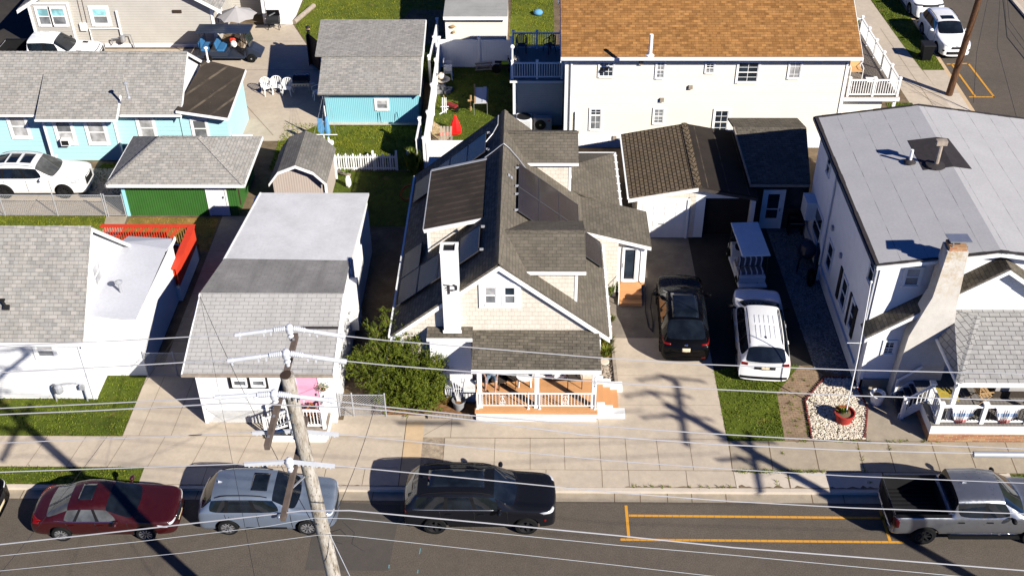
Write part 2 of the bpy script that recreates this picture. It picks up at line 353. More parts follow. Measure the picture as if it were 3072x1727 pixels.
W_['sand'] = ground('sand', (0.50,0.36,0.21), (0.36,0.26,0.14), 1.5, 0.25, 0.25, ((0.14,0.14,0.03), 1.6, 0.58, 0.6), fs=30)
W_['paver'] = bricks('paver', (0.30,0.20,0.13), (0.24,0.16,0.11), (0.14,0.13,0.07), 0.21, 0.105, 0.01)
W_['red_brick'] = bricks('red_brick', (0.30,0.10,0.05), (0.38,0.22,0.10), (0.34,0.28,0.19), 0.30, 0.085, 0.012)
W_['road_yellow'] = None
def roadpaint():
    t = NT('road_yellow'); co = t.coord('Object'); sep = t.node('ShaderNodeSeparateXYZ'); t.link(co, sep.inputs[0])
    fr = t.math('FRACT', t.math('ADD', t.math('MULTIPLY', sep.outputs[0], 4.2), t.math('MULTIPLY', t.noise(co, 7, 2), 0.55)))
    crack = t.ramp(fr, [(0.0,(1,)*3),(0.06,(1,)*3),(0.10,(0,)*3),(1,(0,)*3)])
    wear = t.ramp(t.noise(co, 22, 4, 0.75), [(0.60,(0,)*3),(0.68,(1,)*3)])
    col = t.mix(t.math('MAXIMUM', t.math('MULTIPLY', crack, 0.7), t.math('MULTIPLY', wear, 0.5)), (0.56,0.27,0.035), (0.20,0.12,0.05))
    return t.out(col, 0.8, 0.2)
W_['road_yellow'] = roadpaint()
W_['wood_deck'] = siding('wood_deck', (0.50,0.24,0.09), 0.14, 0.6, axis=1, grime=0.15, w=0.06)
W_['wood_deck_x'] = siding('wood_deck_x', (0.52,0.27,0.12), 0.14, 0.7, axis=1, grime=0.15, w=0.06)
W_['wood_gray'] = siding('wood_gray', (0.20,0.165,0.13), 0.14, 0.6, axis=0, grime=0.2, w=0.08)
W_['deck_paint'] = plain('deck_paint', (0.56,0.285,0.125), 0.6, 0.08, 2)
W_['deck_gray'] = siding('deck_gray', (0.18,0.165,0.15), 0.14, 0.6, axis=0, grime=0.1, w=0.08)
W_['wood_raw'] = plain('wood_raw', (0.42,0.27,0.13), 0.8, 0.2, 8)
W_['timber'] = plain('timber', (0.30,0.25,0.20), 0.9, 0.3, 5)
W_['crossarm'] = plain('crossarm', (0.105,0.078,0.064), 0.85, 0.35, 6)
def polewood(name, c, c2, c3):
    t = NT(name); co = t.coord('Object', (1,1,0.22)); co2 = t.coord('Object')
    col = t.mix(t.ramp(t.noise(co, 9, 6, 0.75), [(0.42,(0,)*3),(0.58,(1,)*3)]), c, c2)
    col = t.mix(t.math('MULTIPLY', t.ramp(t.noise(t.coord('Object',(1,1,0.35)), 13, 6, 0.8), [(0.54,(0,)*3),(0.60,(1,)*3)]), 0.85), col, c3)
    t.bump(t.noise(t.coord('Object',(1,1,0.1)), 40, 4), 0.6, 0.01)
    return t.out(col, 0.9, 0.2)
W_['pole_gray'] = polewood('pole_gray', (0.40,0.37,0.33), (0.24,0.205,0.16), (0.085,0.068,0.045))
W_['pole_brown'] = polewood('pole_brown', (0.12,0.058,0.027), (0.07,0.035,0.018), (0.05,0.03,0.02))
W_['red_paint'] = plain('red_paint', (0.56,0.045,0.018), 0.6, 0.12, 4)
W_['red_bright'] = plain('red_bright', (0.75,0.01,0.008), 0.6, 0.1, 4)
W_['brick_edging'] = plain('brick_edging', (0.16,0.028,0.022), 0.8, 0.3, 8)
W_['pink_door'] = plain('pink_door', (0.80,0.36,0.48), 0.5, 0.04)
W_['plastic_white'] = plain('plastic_white', (0.78,0.78,0.76), 0.4, 0.08, 6)
W_['cover_white'] = plain('cover_white', (0.52,0.535,0.57), 0.45, 0.08, 8)
W_['wire_pale'] = plain('wire_pale', (0.36,0.36,0.38), 0.5, 0.1, 3)
W_['wire_thin'] = plain('wire_thin', (0.42,0.44,0.47), 0.4, 0.1, 3)
W_['wire_dark'] = plain('wire_dark', (0.02,0.02,0.022), 0.6, 0.1)
W_['clay_red'] = plain('clay_red', (0.36,0.035,0.026), 0.7, 0.15, 5)
W_['gray_pot'] = plain('gray_pot', (0.25,0.25,0.25), 0.8, 0.2, 5)
W_['stone_white'] = plain('stone_white', (0.66,0.58,0.47), 0.9, 0.5, 9)
W_['gravel'] = ground('gravel', (0.22,0.20,0.18), (0.13,0.12,0.11), 3.0, 0.4, 0.5, fs=22, bumps=1.0)
W_['umbrella_gray'] = plain('umbrella_gray', (0.36,0.345,0.335), 0.9, 0.08)
W_['fabric_blue'] = plain('fabric_blue', (0.10,0.28,0.5), 0.9, 0.1)
W_['seat_blue'] = plain('seat_blue', (0.03,0.13,0.28), 0.6, 0.15)
W_['light_blue'] = plain('light_blue', (0.30,0.62,0.72), 0.6, 0.05)
W_['navy'] = plain('navy', (0.022,0.03,0.05), 0.3, 0.15)
W_['dark_brown'] = plain('dark_brown', (0.045,0.028,0.018), 0.7, 0.3, 6)
W_['wicker_dark'] = plain('wicker_dark', (0.05,0.038,0.03), 0.8, 0.4, 30)
W_['sling_tan'] = plain('sling_tan', (0.52,0.30,0.13), 0.8, 0.1)
W_['skin'] = plain('skin', (0.50,0.27,0.18), 0.5, 0.06); W_['shirt'] = plain('shirt', (0.42,0.45,0.48), 0.9, 0.1)
W_['shorts'] = plain('shorts', (0.13,0.19,0.26), 0.9, 0.12); W_['hair'] = plain('hair', (0.06,0.04,0.03), 0.7, 0.2)
def leafmat(name, c, c2, c3):
    t = NT(name); co = t.coord('Object')
    col = t.ramp(t.noise(co, 4.5, 4, 0.7), [(0.3,c2),(0.5,c),(0.68,c3)])
    col = t.mix(1.0, col, t.gray(t.noise(co, 30, 2), 0.75, 1.2), 'MULTIPLY')
    return t.out(col, 0.7, 0.2)
W_['juniper'] = leafmat('juniper', (0.105,0.135,0.011), (0.05,0.08,0.008), (0.17,0.175,0.022))
W_['leaf'] = leafmat('leaf', (0.10,0.16,0.02), (0.05,0.09,0.012), (0.22,0.20,0.03))
W_['lily'] = leafmat('lily', (0.16,0.18,0.025), (0.06,0.11,0.012), (0.42,0.22,0.035))
W_['blade'] = leafmat('blade', (0.15,0.18,0.012), (0.08,0.125,0.010), (0.27,0.24,0.03))
W_['blade_deep'] = leafmat('blade_deep', (0.11,0.15,0.011), (0.065,0.105,0.009), (0.20,0.19,0.025))
W_['blade_dry'] = leafmat('blade_dry', (0.30,0.20,0.05), (0.16,0.14,0.03), (0.38,0.25,0.09))
W_['bark'] = plain('bark', (0.16,0.11,0.075), 0.9, 0.3, 8)
W_['flower'] = leafmat('flower', (0.55,0.30,0.20), (0.25,0.24,0.05), (0.75,0.16,0.20))
W_['bunting'] = None
def bunting():
    t = NT('bunting'); co = t.coord('UV'); 
    tc = t.node('ShaderNodeTexCoord'); sep = t.node('ShaderNodeSeparateXYZ'); t.link(tc.outputs['Generated'], sep.inputs[0])
    col = t.ramp(sep.outputs[2], [(0.0,(0.55,0.07,0.06)),(0.20,(0.62,0.12,0.10)),(0.26,(0.78,0.74,0.70)),(0.42,(0.78,0.76,0.73)),(0.46,(0.10,0.22,0.42)),(0.64,(0.12,0.25,0.45)),(0.68,(0.78,0.75,0.72))])
    col = t.mix(t.math('MULTIPLY', t.ramp(t.noise(t.coord('Generated',(5,5,1.5)), 3.0, 3), [(0.5,(0,)*3),(0.56,(1,)*3)]), 0.75), col, (0.76,0.72,0.68))
    return t.out(col, 0.9, 0.1)
W_['bunting'] = bunting()
def MT(k): return W_[k]
def stucco_stained():
    t = NT('stucco_chimney'); co = t.coord('Object'); sep = t.node('ShaderNodeSeparateXYZ'); tc = t.node('ShaderNodeTexCoord'); t.link(tc.outputs['Object'], sep.inputs[0])
    hi = t.ramp(t.math('DIVIDE', sep.outputs[2], 7.0), [(0.62,(0,)*3),(0.98,(1,)*3)])
    n = t.ramp(t.noise(co, 3.5, 7, 0.75), [(0.45,(0,)*3),(0.6,(1,)*3)])
    col = t.mix(1.0, (0.56,0.53,0.48), t.gray(t.noise(co, 2.2, 6, 0.7), 0.85, 1.08), 'MULTIPLY')
    col = t.mix(t.math('MULTIPLY', n, t.math('MULTIPLY', hi, 0.85)), col, (0.36,0.24,0.09))
    col = t.mix(t.math('MULTIPLY', t.ramp(t.noise(co, 6, 6, 0.8), [(0.52,(0,)*3),(0.66,(1,)*3)]), 0.3), col, (0.38,0.29,0.2))
    t.bump(t.noise(co, 35, 3), 0.5, 0.012); return t.out(col, 0.95, 0.1)
W_['stucco_chimney'] = stucco_stained()
W_['yellow_mat'] = ground('yellow_mat', (0.55,0.33,0.04), (0.25,0.30,0.08), 9.0, 0.4, 0.2, fs=25)
# ---------------------------------------------------------------- the setting
def sheet(name, mat, polys, z):
    mb = MB()
    for pl in polys: mb.poly([(x,y,z) for x,y in pl])
    return struct(name, mb, W_[mat])
def rect(x0,x1,y0,y1): return [(x0,y0),(x1,y0),(x1,y1),(x0,y1)]
sheet('ground', 'dirt', [rect(-900,900,-300,1500)], -0.06)
def road(name, mat, polys, z, seams=(), w=0.02):
    mb = MB()
    for pl in polys: mb.poly([(x,y,z) for x,y in pl])
    mb.m = 1
    for a,b in seams:
        a, b = Vector((*a,z+0.004)), Vector((*b,z+0.004)); d = (b-a).normalized(); t = Vector((-d.y,d.x,0))*w/2
        mb.poly([a-t,b-t,b+t,a+t])
    return struct(name, mb, [W_[mat], W_['seam']])
W_['seam'] = plain('seam', (0.16,0.11,0.065), 0.95, 0.4, 4)
sheet('street', 'asphalt', [rect(-90,90,18.3,27.1)], 0.0)
sheet('street_patch', 'asphalt_patch', [[(-7.35,24.05),(-4.6,24.05),(-4.45,26.9),(-7.35,27.05)]], 0.004)
sheet('side_street', 'asphalt', [rect(24.25,31.3,27.1,140)], -0.004)
road('gutter', 'concrete_old', [rect(-90,24.0,27.1,27.5)], 0.008, [((x,27.1),(x+0.02,27.5)) for x in (-21,-17.9,-14.8,-11.7,-8.6,-5.5,-2.4,0.4,3.0,3.9,4.85,5.7,6.9,9.9,11.0,14.1,17.2)], 0.03)
struct('kerb', MB().box(-90,24.0,27.5,27.66,-0.05,0.13), W_['concrete_pale'])
struct('side_kerb', MB().box(24.0,24.25,27.5,140,-0.05,0.11), W_['apron'])
struct('far_side_kerb', MB().box(31.3,31.55,18.3,140,-0.05,0.13), W_['concrete_pale'])
sheet('far_side_lawn', 'lawn', [rect(32.2,90,27.1,140)], 0.12)
sheet('far_side_pavement', 'concrete', [rect(31.55,32.2,27.1,140)], 0.125)
struct('near_kerb', MB().box(-90,90,18.14,18.3,-0.05,0.13), W_['concrete_pale'])
sheet('near_pavement', 'concrete', [rect(-90,90,14.5,18.14)], 0.13)
sheet('near_lawn', 'lawn', [rect(-90,90,-60,14.5)], 0.12)
struct('yard_ground', MB().box(-90,24.0,27.66,140,-0.05,0.134), W_['dirt'])
# verge and pavement along the street
Z1 = 0.140
lawns = []          # polygons that get grass blades: (poly, material key, density)
def lawn(name, mat, polys, z=Z1, blades='blade', dens=260, h=0.07):
    sheet(name, mat, polys, z)
    for p in polys: lawns.append((p, blades, dens, z, h))
lawn('verge_lawn', 'lawn_deep', [rect(-40,-13.85,27.66,28.5)], blades='blade_deep', dens=420)
lawn('verge_lawn', 'lawn_deep', [rect(17.1,24.0,27.66,28.4)], blades='blade_deep')
road('verge_pavement', 'concrete', [rect(-13.85,-4.62,27.66,28.5), rect(-3.1,7.3,27.66,28.5)], Z1,
     [((x,27.66),(x+0.02,28.5)) for x in (-11.6,-9.5,-7.3,-5.9,-1.2,0.6,2.6,3.55,5.6)], 0.018)
road('verge_slab', 'concrete_pale', [rect(7.32,17.1,27.66,28.45)], Z1, [((9.2,27.66),(9.23,28.45)),((12.6,27.66),(12.6,28.45))], 0.05)
xs = [-24.3,-22.2,-20.1,-18.0,-16.55,-15.05,-13.6,-12.05,-10.4,-8.9,-7.4]
road('pavement', 'concrete', [rect(-60,-4.62,28.5,30.07), rect(-3.1,2.6,28.5,30.07), rect(2.6,7.3,28.5,30.07)], Z1+0.004,
     [((x-0.15,28.5),(x+0.1,30.07)) for x in xs]+[((x,28.5),(x,30.1)) for x in (-1.25,0.05,1.3,2.6,3.55,4.7,5.9)]+[((-60,28.5),(-13.85,28.5)),((-3.1,30.09),(7.3,30.07)),((-30,30.08),(-4.7,30.12)),((-3.1,28.5),(7.3,28.48)),((-13.8,28.52),(-4.7,28.55))], 0.014)
road('tan_slab', 'apron', [rect(-4.6,-3.92,27.66,30.9)], Z1+0.006, [((-4.6,27.66),(-4.6,30.9))], 0.02)
sheet('aggregate_strip', 'aggregate', [rect(-3.92,-3.12,27.66,30.1)], Z1+0.006)
road('old_pavement', 'concrete_old', [rect(7.3,24.0,28.45,30.0)], Z1+0.004,
     [((x-0.02,28.45),(x+0.06,30.0)) for x in (7.3,8.75,10.4,12.0,13.1,14.7,16.0,17.4,19)]+[((7.3,28.46),(17,28.44)),((9.5,30.0),(14.6,30.0))], 0.03)
# lots
lawn('front_lawn', 'lawn_deep', [[(-45,30.07),(-15.12,30.07),(-15.12,33.45),(-16.7,33.45),(-16.7,32.1),(-45,32.1)]], blades='blade_deep', dens=420)
road('side_path', 'concrete', [[(-15.1,30.07),(-12.05,30.07),(-12.05,34.0),(-15.1,34.0)]], Z1+0.002, [((-14.5,30.1),(-14.4,33.4)),((-13.3,30.1),(-13.2,33.4)),((-15.1,31.6),(-12.1,31.6))], 0.014)
road('side_path', 'concrete_old', [rect(-14.6,-13.3,34.0,44.85)], Z1+0.002, [((-14.6,y),(-13.3,y)) for y in (35.6,37.2,38.8,40.4,42)], 0.02)
sheet('cottage_pavement', 'concrete', [[(-12.05,30.07),(-7.0,30.07),(-7.0,31.0),(-12.05,31.0)], [(-7.0,30.07),(-4.62,30.07),(-4.62,31.75),(-7.0,31.75)]], Z1+0.002)
road('front_pad', 'concrete', [[(-3.92,30.1),(2.6,30.1),(2.6,31.1),(-3.92,31.1)],[(-4.6,30.9),(-3.92,30.9),(-3.92,31.3),(-4.6,31.3)]], Z1+0.002, [((-2.9,30.1),(-2.9,31.2)),((-3.9,30.2),(-2.95,31.0))], 0.015)
sheet('mulch_bed', 'mulch', [[(-6.0,31.3),(-1.6,31.15),(-1.6,33.0),(-6.0,33.0)]], 0.16)
road('driveway', 'concrete', [[(2.6,30.07),(7.3,30.07),(7.3,35.9),(2.6,35.9)]], Z1, [((2.6,33.6),(7.3,33.6)),((2.6,31.9),(7.3,31.9)),((2.62,30.1),(2.6,31.1))], 0.01)
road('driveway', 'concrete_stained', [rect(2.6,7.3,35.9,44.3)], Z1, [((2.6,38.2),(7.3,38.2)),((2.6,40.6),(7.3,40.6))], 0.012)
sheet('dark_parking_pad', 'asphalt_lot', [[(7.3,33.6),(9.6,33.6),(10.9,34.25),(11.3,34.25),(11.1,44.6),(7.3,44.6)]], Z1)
lawn('parking_lawn', 'lawn_deep', [[(7.3,30.0),(9.42,30.0),(9.56,32.55),(10.75,34.2),(9.6,34.6),(7.3,33.9)]], Z1+0.002, 'blade_deep', 420)
sheet('paver_path', 'paver', [[(9.42,30.0),(10.36,30.0),(10.46,32.2),(11.6,33.7),(10.75,34.25),(9.56,32.6)]], Z1+0.004)
sheet('steps_pad', 'concrete_old', [[(12.4,30.0),(14.7,30.0),(14.7,33.0),(12.9,33.0),(12.85,31.8)]], Z1+0.002)
sheet('gravel_strip', 'gravel', [[(11.3,34.0),(12.75,33.6),(12.75,44.0),(11.0,44.0)]], Z1+0.003)
# left yards
road('parking_pad', 'concrete', [[(-40,44.9),(-19.5,44.9),(-19.5,46.0),(-20.7,49.2),(-40,49.2)]], Z1+0.002, [((-40,47.2),(-20.2,47.2)),((-24,44.9),(-24,49))], 0.015)
lawn('back_lawn', 'lawn', [[(-40,42.2),(-19.6,42.2),(-20.15,44.82),(-40,44.82)], [(-22.3,47.0),(-19.9,46.0),(-19.4,49.6),(-21.8,49.7)]], dens=300)
sheet('gate_path', 'concrete_old', [[(-20.15,44.82),(-19.15,44.82),(-18.9,42.2),(-19.8,42.2)]], Z1+0.003)
lawn('dry_lawn', 'lawn_dry', [[(-19.0,42.0),(-14.6,42.0),(-14.75,44.7),(-19.0,44.75)]], blades='blade_dry', dens=160, h=0.05)
lawn('shed_lawn', 'lawn', [[(-13.2,49.1),(-5.4,49.1),(-5.4,53.85),(-11.0,53.85),(-13.2,53.9)]], dens=330, h=0.08)
sheet('shed_footing', 'concrete_pale', [rect(-11.0,-6.0,53.65,53.95)], 0.19)
road('patio', 'concrete', [[(-17.4,52.0),(-13.0,52.0),(-11.1,54.1),(-11.4,61.5),(-13.1,62.6),(-14.9,66.6),(-17.4,66.6)]], Z1+0.002, [((-17.4,64.2),(-13.9,64.2)),((-13.6,52.6),(-17.4,58.6)),((-17.4,60.3),(-11.3,60.3))], 0.03)
lawn('rear_lawn', 'lawn', [[(-13.0,62.6),(-4.9,62.6),(-4.9,90),(-14.8,90),(-14.9,66.8)]], dens=110, h=0.1)
sheet('dirt_patch', 'dirt', [[(-8.4,66.3),(-7.6,64.5),(-6.6,63.6),(-5.3,64.0),(-5.2,68.8),(-7.6,69.0)]], Z1+0.012)
lawn('small_lawn', 'lawn', [rect(-1.25,1.5,58,90)], dens=130, h=0.09)
lawn('fenced_lawn', 'lawn_deep', [[(-5.2,49.2),(1.5,49.2),(1.5,60.9),(-5.2,60.9)]], blades='blade_deep', dens=200)
sheet('sandy_patch', 'sand', [[(-5.2,49.2),(-4.3,49.2),(-3.95,50.6),(-4.15,51.9),(-4.6,53.4),(-5.2,54.2)]], Z1+0.012)
lawn('shady_lawn', 'lawn_deep', [rect(-9.8,-5.3,44.0,49.0)], blades='blade_deep', dens=60)
sheet('rear_driveway', 'concrete', [[(-60,53),(-30.5,53),(-17.4,53),(-17.4,63.1),(-60,63.1)]], Z1)
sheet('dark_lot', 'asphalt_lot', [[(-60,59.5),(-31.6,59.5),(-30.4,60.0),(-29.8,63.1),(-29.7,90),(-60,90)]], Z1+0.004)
road('corner_pavement', 'concrete', [[(21.1,52),(23.3,52),(22.45,64),(21.9,75),(20.1,75),(20.6,64)], [(22.9,57.5),(24.0,57.5),(24.0,60.3),(22.75,60.3)]], Z1,
     [((22.3,56.0),(20.95,60.0)),((22.3,52),(21.7,66)),((21.2,57.5),(24,57.5)),((21,61),(23,60.6))], 0.02)
sheet('corner_slab', 'concrete_pale', [[(23.3,52),(24.0,52),(24.0,57.5),(22.9,57.5)]], Z1+0.001)
lawn('corner_lawn', 'lawn_deep', [[(22.7,60.35),(24.0,60.35),(24.0,75),(22.0,75),(22.45,64)], [(19.8,53.2),(21.25,53.2),(21.05,56.3),(19.6,56.3)], [(19.9,60.2),(20.95,60.2),(20.3,75),(19.8,75)]], Z1+0.003, 'blade_deep', 260, 0.08)
# yellow bay markings
def lines(name, segs, w=0.11):
    mb = MB()
    for a,b in segs:
        a, b = Vector((*a,0.006)), Vector((*b,0.006)); d = (b-a).normalized(); t = Vector((-d.y,d.x,0))*w/2
        mb.poly([a-t,b-t,b+t,a+t])
    return mb
struct('bay_marking', lines('m', [((3.385,26.95),(3.385,25.5)),((3.1,25.43),(12.6,25.39)),((3.45,26.49),(14.0,26.44)),((12.15,25.45),(12.15,26.9))], 0.10), W_['road_yellow'])
struct('side_bay_marking', lines('m', [((24.45,61.35),(25.8,61.45)),((25.75,61.5),(25.9,57.2)),((24.5,57.25),(25.95,57.25)),((24.75,61.4),(24.87,57.3))], 0.12), W_['road_yellow'])
# utility paint specks on the street
W_['teal_paint'] = plain('teal_paint', (0.12,0.24,0.26), 0.9, 0.3, 20)
struct('survey_mark', lines('m', [((-3.62,25.0),(-3.64,24.75)),((-3.63,24.1),(-3.64,23.95)),((-4.6,24.3),(-4.6,24.15))], 0.04), W_['teal_paint'])
def in_poly(x, y, pl):
    c = False; j = len(pl)-1
    for i in range(len(pl)):
        (xi,yi),(xj,yj) = pl[i], pl[j]
        if (yi > y) != (yj > y) and x < (xj-xi)*(y-yi)/(yj-yi)+xi: c = not c
        j = i
    return c
def grass_all():
    by = {}
    rnd = random.Random(3)
    for pl, key, dens, z, h in lawns:
        xs = [max(-28,min(30,p[0])) for p in pl]; ys = [min(75,p[1]) for p in pl]
        x0,x1,y0,y1 = min(xs),max(xs),min(ys),max(ys); mb = by.setdefault(key, MB())
        n = int((x1-x0)*(y1-y0)*dens); V = []; F = []
        for _ in range(n):
            x, y = rnd.uniform(x0,x1), rnd.uniform(y0,y1)
            if not in_poly(x, y, pl): continue
            cl = math.sin(x*2.1+math.sin(y*1.7)*1.3)*math.sin(y*1.9+math.sin(x*1.2))
            if rnd.random() > 0.62+0.38*cl: continue
            a = rnd.uniform(0,6.283); w = rnd.uniform(0.012,0.028); hh = h*rnd.uniform(0.45,1.15); dx, dy = math.cos(a)*w, math.sin(a)*w
            lx, ly = rnd.uniform(-1,1)*hh*0.7, rnd.uniform(-1,1)*hh*0.7
            b = len(mb.v)
            mb.v += [Vector((x-dx,y-dy,z)), Vector((x+dx,y+dy,z)), Vector((x+lx,y+ly,z+hh))]
            mb.f.append([b,b+1,b+2]); mb.mi.append(0)
    for k, mb in by.items(): tag(mb.build('grass', W_[k]), {'blade':'short yellow green grass blades on the back lawns','blade_deep':'deep green grass blades on the front lawns and verges','blade_dry':'dry orange brown grass in front of the green shed'}[k], 'grass', kind='stuff')
grass_all()
def pebbles(name, label, mat, poly, n, r0, r1, z, seed=1):
    rnd = random.Random(seed); mb = MB(); xs = [p[0] for p in poly]; ys = [p[1] for p in poly]
    for _ in range(n):
        x, y = rnd.uniform(min(xs),max(xs)), rnd.uniform(min(ys),max(ys))
        if not in_poly(x, y, poly): continue
        r = rnd.uniform(r0,r1); a = rnd.uniform(0,6.28); q = rnd.uniform(0.5,0.9); vs = []
        for k in range(6):
            t = a+k*1.047; rr = r*rnd.uniform(0.7,1.2); vs.append((x+math.cos(t)*rr, y+math.sin(t)*rr*q, z))
        h = r*rnd.uniform(0.5,1.0); ox, oy = rnd.uniform(-.3,.3)*r, rnd.uniform(-.3,.3)*r
        vs += [((vx-x)*0.55+x+ox,(vy-y)*0.55+y+oy,z+h) for vx,vy,_z in vs]
        mb.add(vs, [(k,(k+1)%6,6+(k+1)%6,6+k) for k in range(6)]+[tuple(range(6,12))])
    return tag(mb.build(name, W_[mat]), label, 'stones', kind='stuff')
STONE_BED = [(10.42,30.12),(12.36,30.12),(12.84,31.75),(12.68,33.45),(11.6,33.5),(10.56,32.15)]
sheet('stone_bed_soil', 'dirt', [STONE_BED], Z1+0.006)
pebbles('white_stones', 'pale stones filling the bed round the flagpole', 'stone_white', STONE_BED, 4600, 0.025, 0.06, 0.15)
pebbles('gravel_stones', 'small grey stones along the shaded white house wall', 'gray_pot', [(11.3,34.0),(12.6,33.6),(12.6,43.6),(11.05,43.6)], 2400, 0.025, 0.05, 0.14, 4)
pebbles('planter_stones', 'brown and cream stones in the planting strip', 'timber', [(2.75,33.1),(3.32,33.1),(3.22,39),(2.8,39)], 420, 0.03, 0.07, 0.16, 5)
# ---------------------------------------------------------------- house helpers
FRONT = ((1,0,0),(0,-1,0)); LEFT = ((0,-1,0),(-1,0,0)); RIGHT = ((0,1,0),(1,0,0))
def window(par, o, un, a0, a1, b0, b1, pane='glass', style='double', trim=0.09, frame='white_trim', cols=0, name='window', out=0.045, upper=None):
    """frame with sash bars as one part, panes as its sub-part; o is a wall origin, a across, b up"""
    u, n = un; f = MB(); t = trim
    f.slab(o,u,n,a0-t,a0,b0-t,b1+t,-0.01,out).slab(o,u,n,a1,a1+t,b0-t,b1+t,-0.01,out).slab(o,u,n,a0,a1,b1,b1+t,-0.01,out).slab(o,u,n,a0,a1,b0-t,b0,-0.01,out+0.02)
    s = 0.04; m = (b0+b1)/2
    f.slab(o,u,n,a0,a0+s,b0,b1,0,out-0.015).slab(o,u,n,a1-s,a1,b0,b1,0,out-0.015).slab(o,u,n,a0+s,a1-s,b0,b0+s,0,out-0.015).slab(o,u,n,a0+s,a1-s,b1-s,b1,0,out-0.015)
    if style in ('double','slider','awning'):
        if style == 'double': f.slab(o,u,n,a0+s,a1-s,m-0.025,m+0.025,0,out-0.012)
        if style == 'awning': m = b1-(b1-b0)*0.3; f.slab(o,u,n,a0+s,a1-s,m-0.04,m+0.04,0,out-0.012)
    if cols:
        for k in range(1,cols):
            x = a0+(a1-a0)*k/cols; f.slab(o,u,n,x-0.012,x+0.012,(m if style == 'top' else b0)+s,b1-s,0,out-0.03)
        for q in ((b0+m)/2, (m+b1)/2): f.slab(o,u,n,a0+s,a1-s,q-0.012,q+0.012,0,out-0.031)
    w = f.build(name, W_[frame], par)
    MB().slab(o,u,n,a0+s*0.6,a1-s*0.6,b0+s*0.6,m,-0.01,0.006).build('pane', W_[pane], w)
    if style == 'double' or style == 'awning': MB().slab(o,u,n,a0+s*0.6,a1-s*0.6,m,b1-s*0.6,-0.01,0.012).build('pane', W_[upper or pane], w)
    else: MB().slab(o,u,n,a0+s*0.6,a1-s*0.6,m,b1-s*0.6,-0.01,0.006).build('pane', W_[upper or pane], w)
    return w
def door(par, o, un, a0, a1, b0, b1, mat='white_trim', lite=None, name='door', trim=0.08):
    u, n = un; f = MB()
    f.slab(o,u,n,a0-trim,a0,b0,b1+trim,-0.01,0.05).slab(o,u,n,a1,a1+trim,b0,b1+trim,-0.01,0.05).slab(o,u,n,a0,a1,b1,b1+trim,-0.01,0.05)
    d = f.build(name+'_frame', W_['white_trim'], par)
    leaf = MB().slab(o,u,n,a0,a1,b0,b1,-0.01,0.02).build(name, W_[mat], par)
    if lite: MB().slab(o,u,n,a0+(a1-a0)*lite[0],a1-(a1-a0)*lite[0],b0+(b1-b0)*lite[1],b0+(b1-b0)*lite[2],-0.01,0.026).build('pane', W_['glass'], leaf)
    h = MB(); h.slab(o,u,n,a1-0.12,a1-0.07,b0+0.98,b0+1.08,0.02,0.08); h.build('handle', W_['steel'], leaf)
    return leaf
def rake(par, pts, y0, y1, h=0.2, mat='white_trim', name='rake_board'):
    for (xa,za),(xb,zb) in zip(pts, pts[1:]):
        MB().prism([(xa,y0,za),(xb,y0,zb),(xb,y0,zb-h),(xa,y0,za-h)], (0,y1-y0,0)).build(name, W_[mat], par)
def ridge_caps(par, a, b, mat, w=0.15, step=0.22, slope=0.5, lift=0.02):
    a, b = Vector(a), Vector(b); n = max(2,int((b-a).length/step)); d = (b-a)/n; t = Vector((-d.y,d.x,0)).normalized()*w; mb = MB()
    for k in range(n):
        p, q = a+d*k, a+d*(k+1.12); up = Vector((0,0,lift+0.012)); lo = Vector((0,0,-w*slope+lift))
        mb.add([p+t+lo, p+up*0.4, p-t+lo, q+t+lo+Vector((0,0,0.018)), q+up, q-t+lo+Vector((0,0,0.018))], [(0,1,4,3),(1,2,5,4)])
    return mb.build('ridge_cap', W_[mat], par)
def gutter(par, a, b, mat='white_trim', name='gutter', w=0.11):
    return MB().beam(a, b, w, 0.11).build(name, W_[mat], par)
# ---------------------------------------------------------------- the house with solar panels
H = thing('shingled_house', 'tan shingled gable house with solar panels, white chimney and covered front porch', 'house', (-1.1,38,0.134))
RX, RZ, RM = -1.1, 6.2, 0.81
def SL(x, y, off=0.0):
    s = 1 if x > RX else -1; z = RZ-RM*abs(x-RX); n = Vector((s*RM,0,1)).normalized(); return Vector((x,y,z))+n*off
def zr(x): return RZ-RM*abs(x-RX)
W0, W1 = -4.85, 2.68
WY = 32.82
gp = [(W0,WY,0.134),(W1,WY,0.134),(W1,WY,zr(W1)-0.17),(RX,WY,RZ-0.17),(W0,WY,zr(W0)-0.17)]
MB().prism(gp, (0,11.08,0)).build('wall', W_['shake_cream'], H)
zt = 5.22; xa, xb = RX-(RZ-0.17-zt)/RM, RX+(RZ-0.17-zt)/RM
MB().prism([(xa,WY-0.002,zt),(xb,WY-0.002,zt),(RX,WY-0.002,RZ-0.17)], (0,-0.02,0)).build('gable_shingles', W_['shake_white'], H)
MB().box(W0-0.01,W0+0.1,WY-0.03,WY+0.08,0.134,2.9).box(W1-0.1,W1+0.012,WY-0.03,WY+0.08,0.134,2.9).build('corner_trim', W_['white_trim'], H)
EL, ER, Y0, Y1 = -5.2, 3.0, 32.68, 44.1
for x, nm in ((EL,'roof'),(ER,'roof')):
    MB().plate([(RX,Y0,RZ),(x,Y0,zr(x)),(x,Y1,zr(x)),(RX,Y1,RZ)], 0.1).build(nm, W_['main_shingle' if x < 0 else 'main_shingle_old'], H)
ridge_caps(H, (RX,Y0,RZ), (RX,Y1,RZ), 'main_shingle_old', 0.16, 0.2, RM)
rake(H, [(EL-0.02,zr(EL)-0.10),(RX,RZ-0.10),(ER+0.02,zr(ER)-0.10)], Y0+0.02, Y0-0.025, 0.2)
gutter(H, (EL-0.03,Y0,zr(EL)-0.07), (EL-0.03,Y1,zr(EL)-0.07)); gutter(H, (ER+0.04,Y0,zr(ER)-0.07), (ER+0.04,39.0,zr(ER)-0.07))
mb = MB()
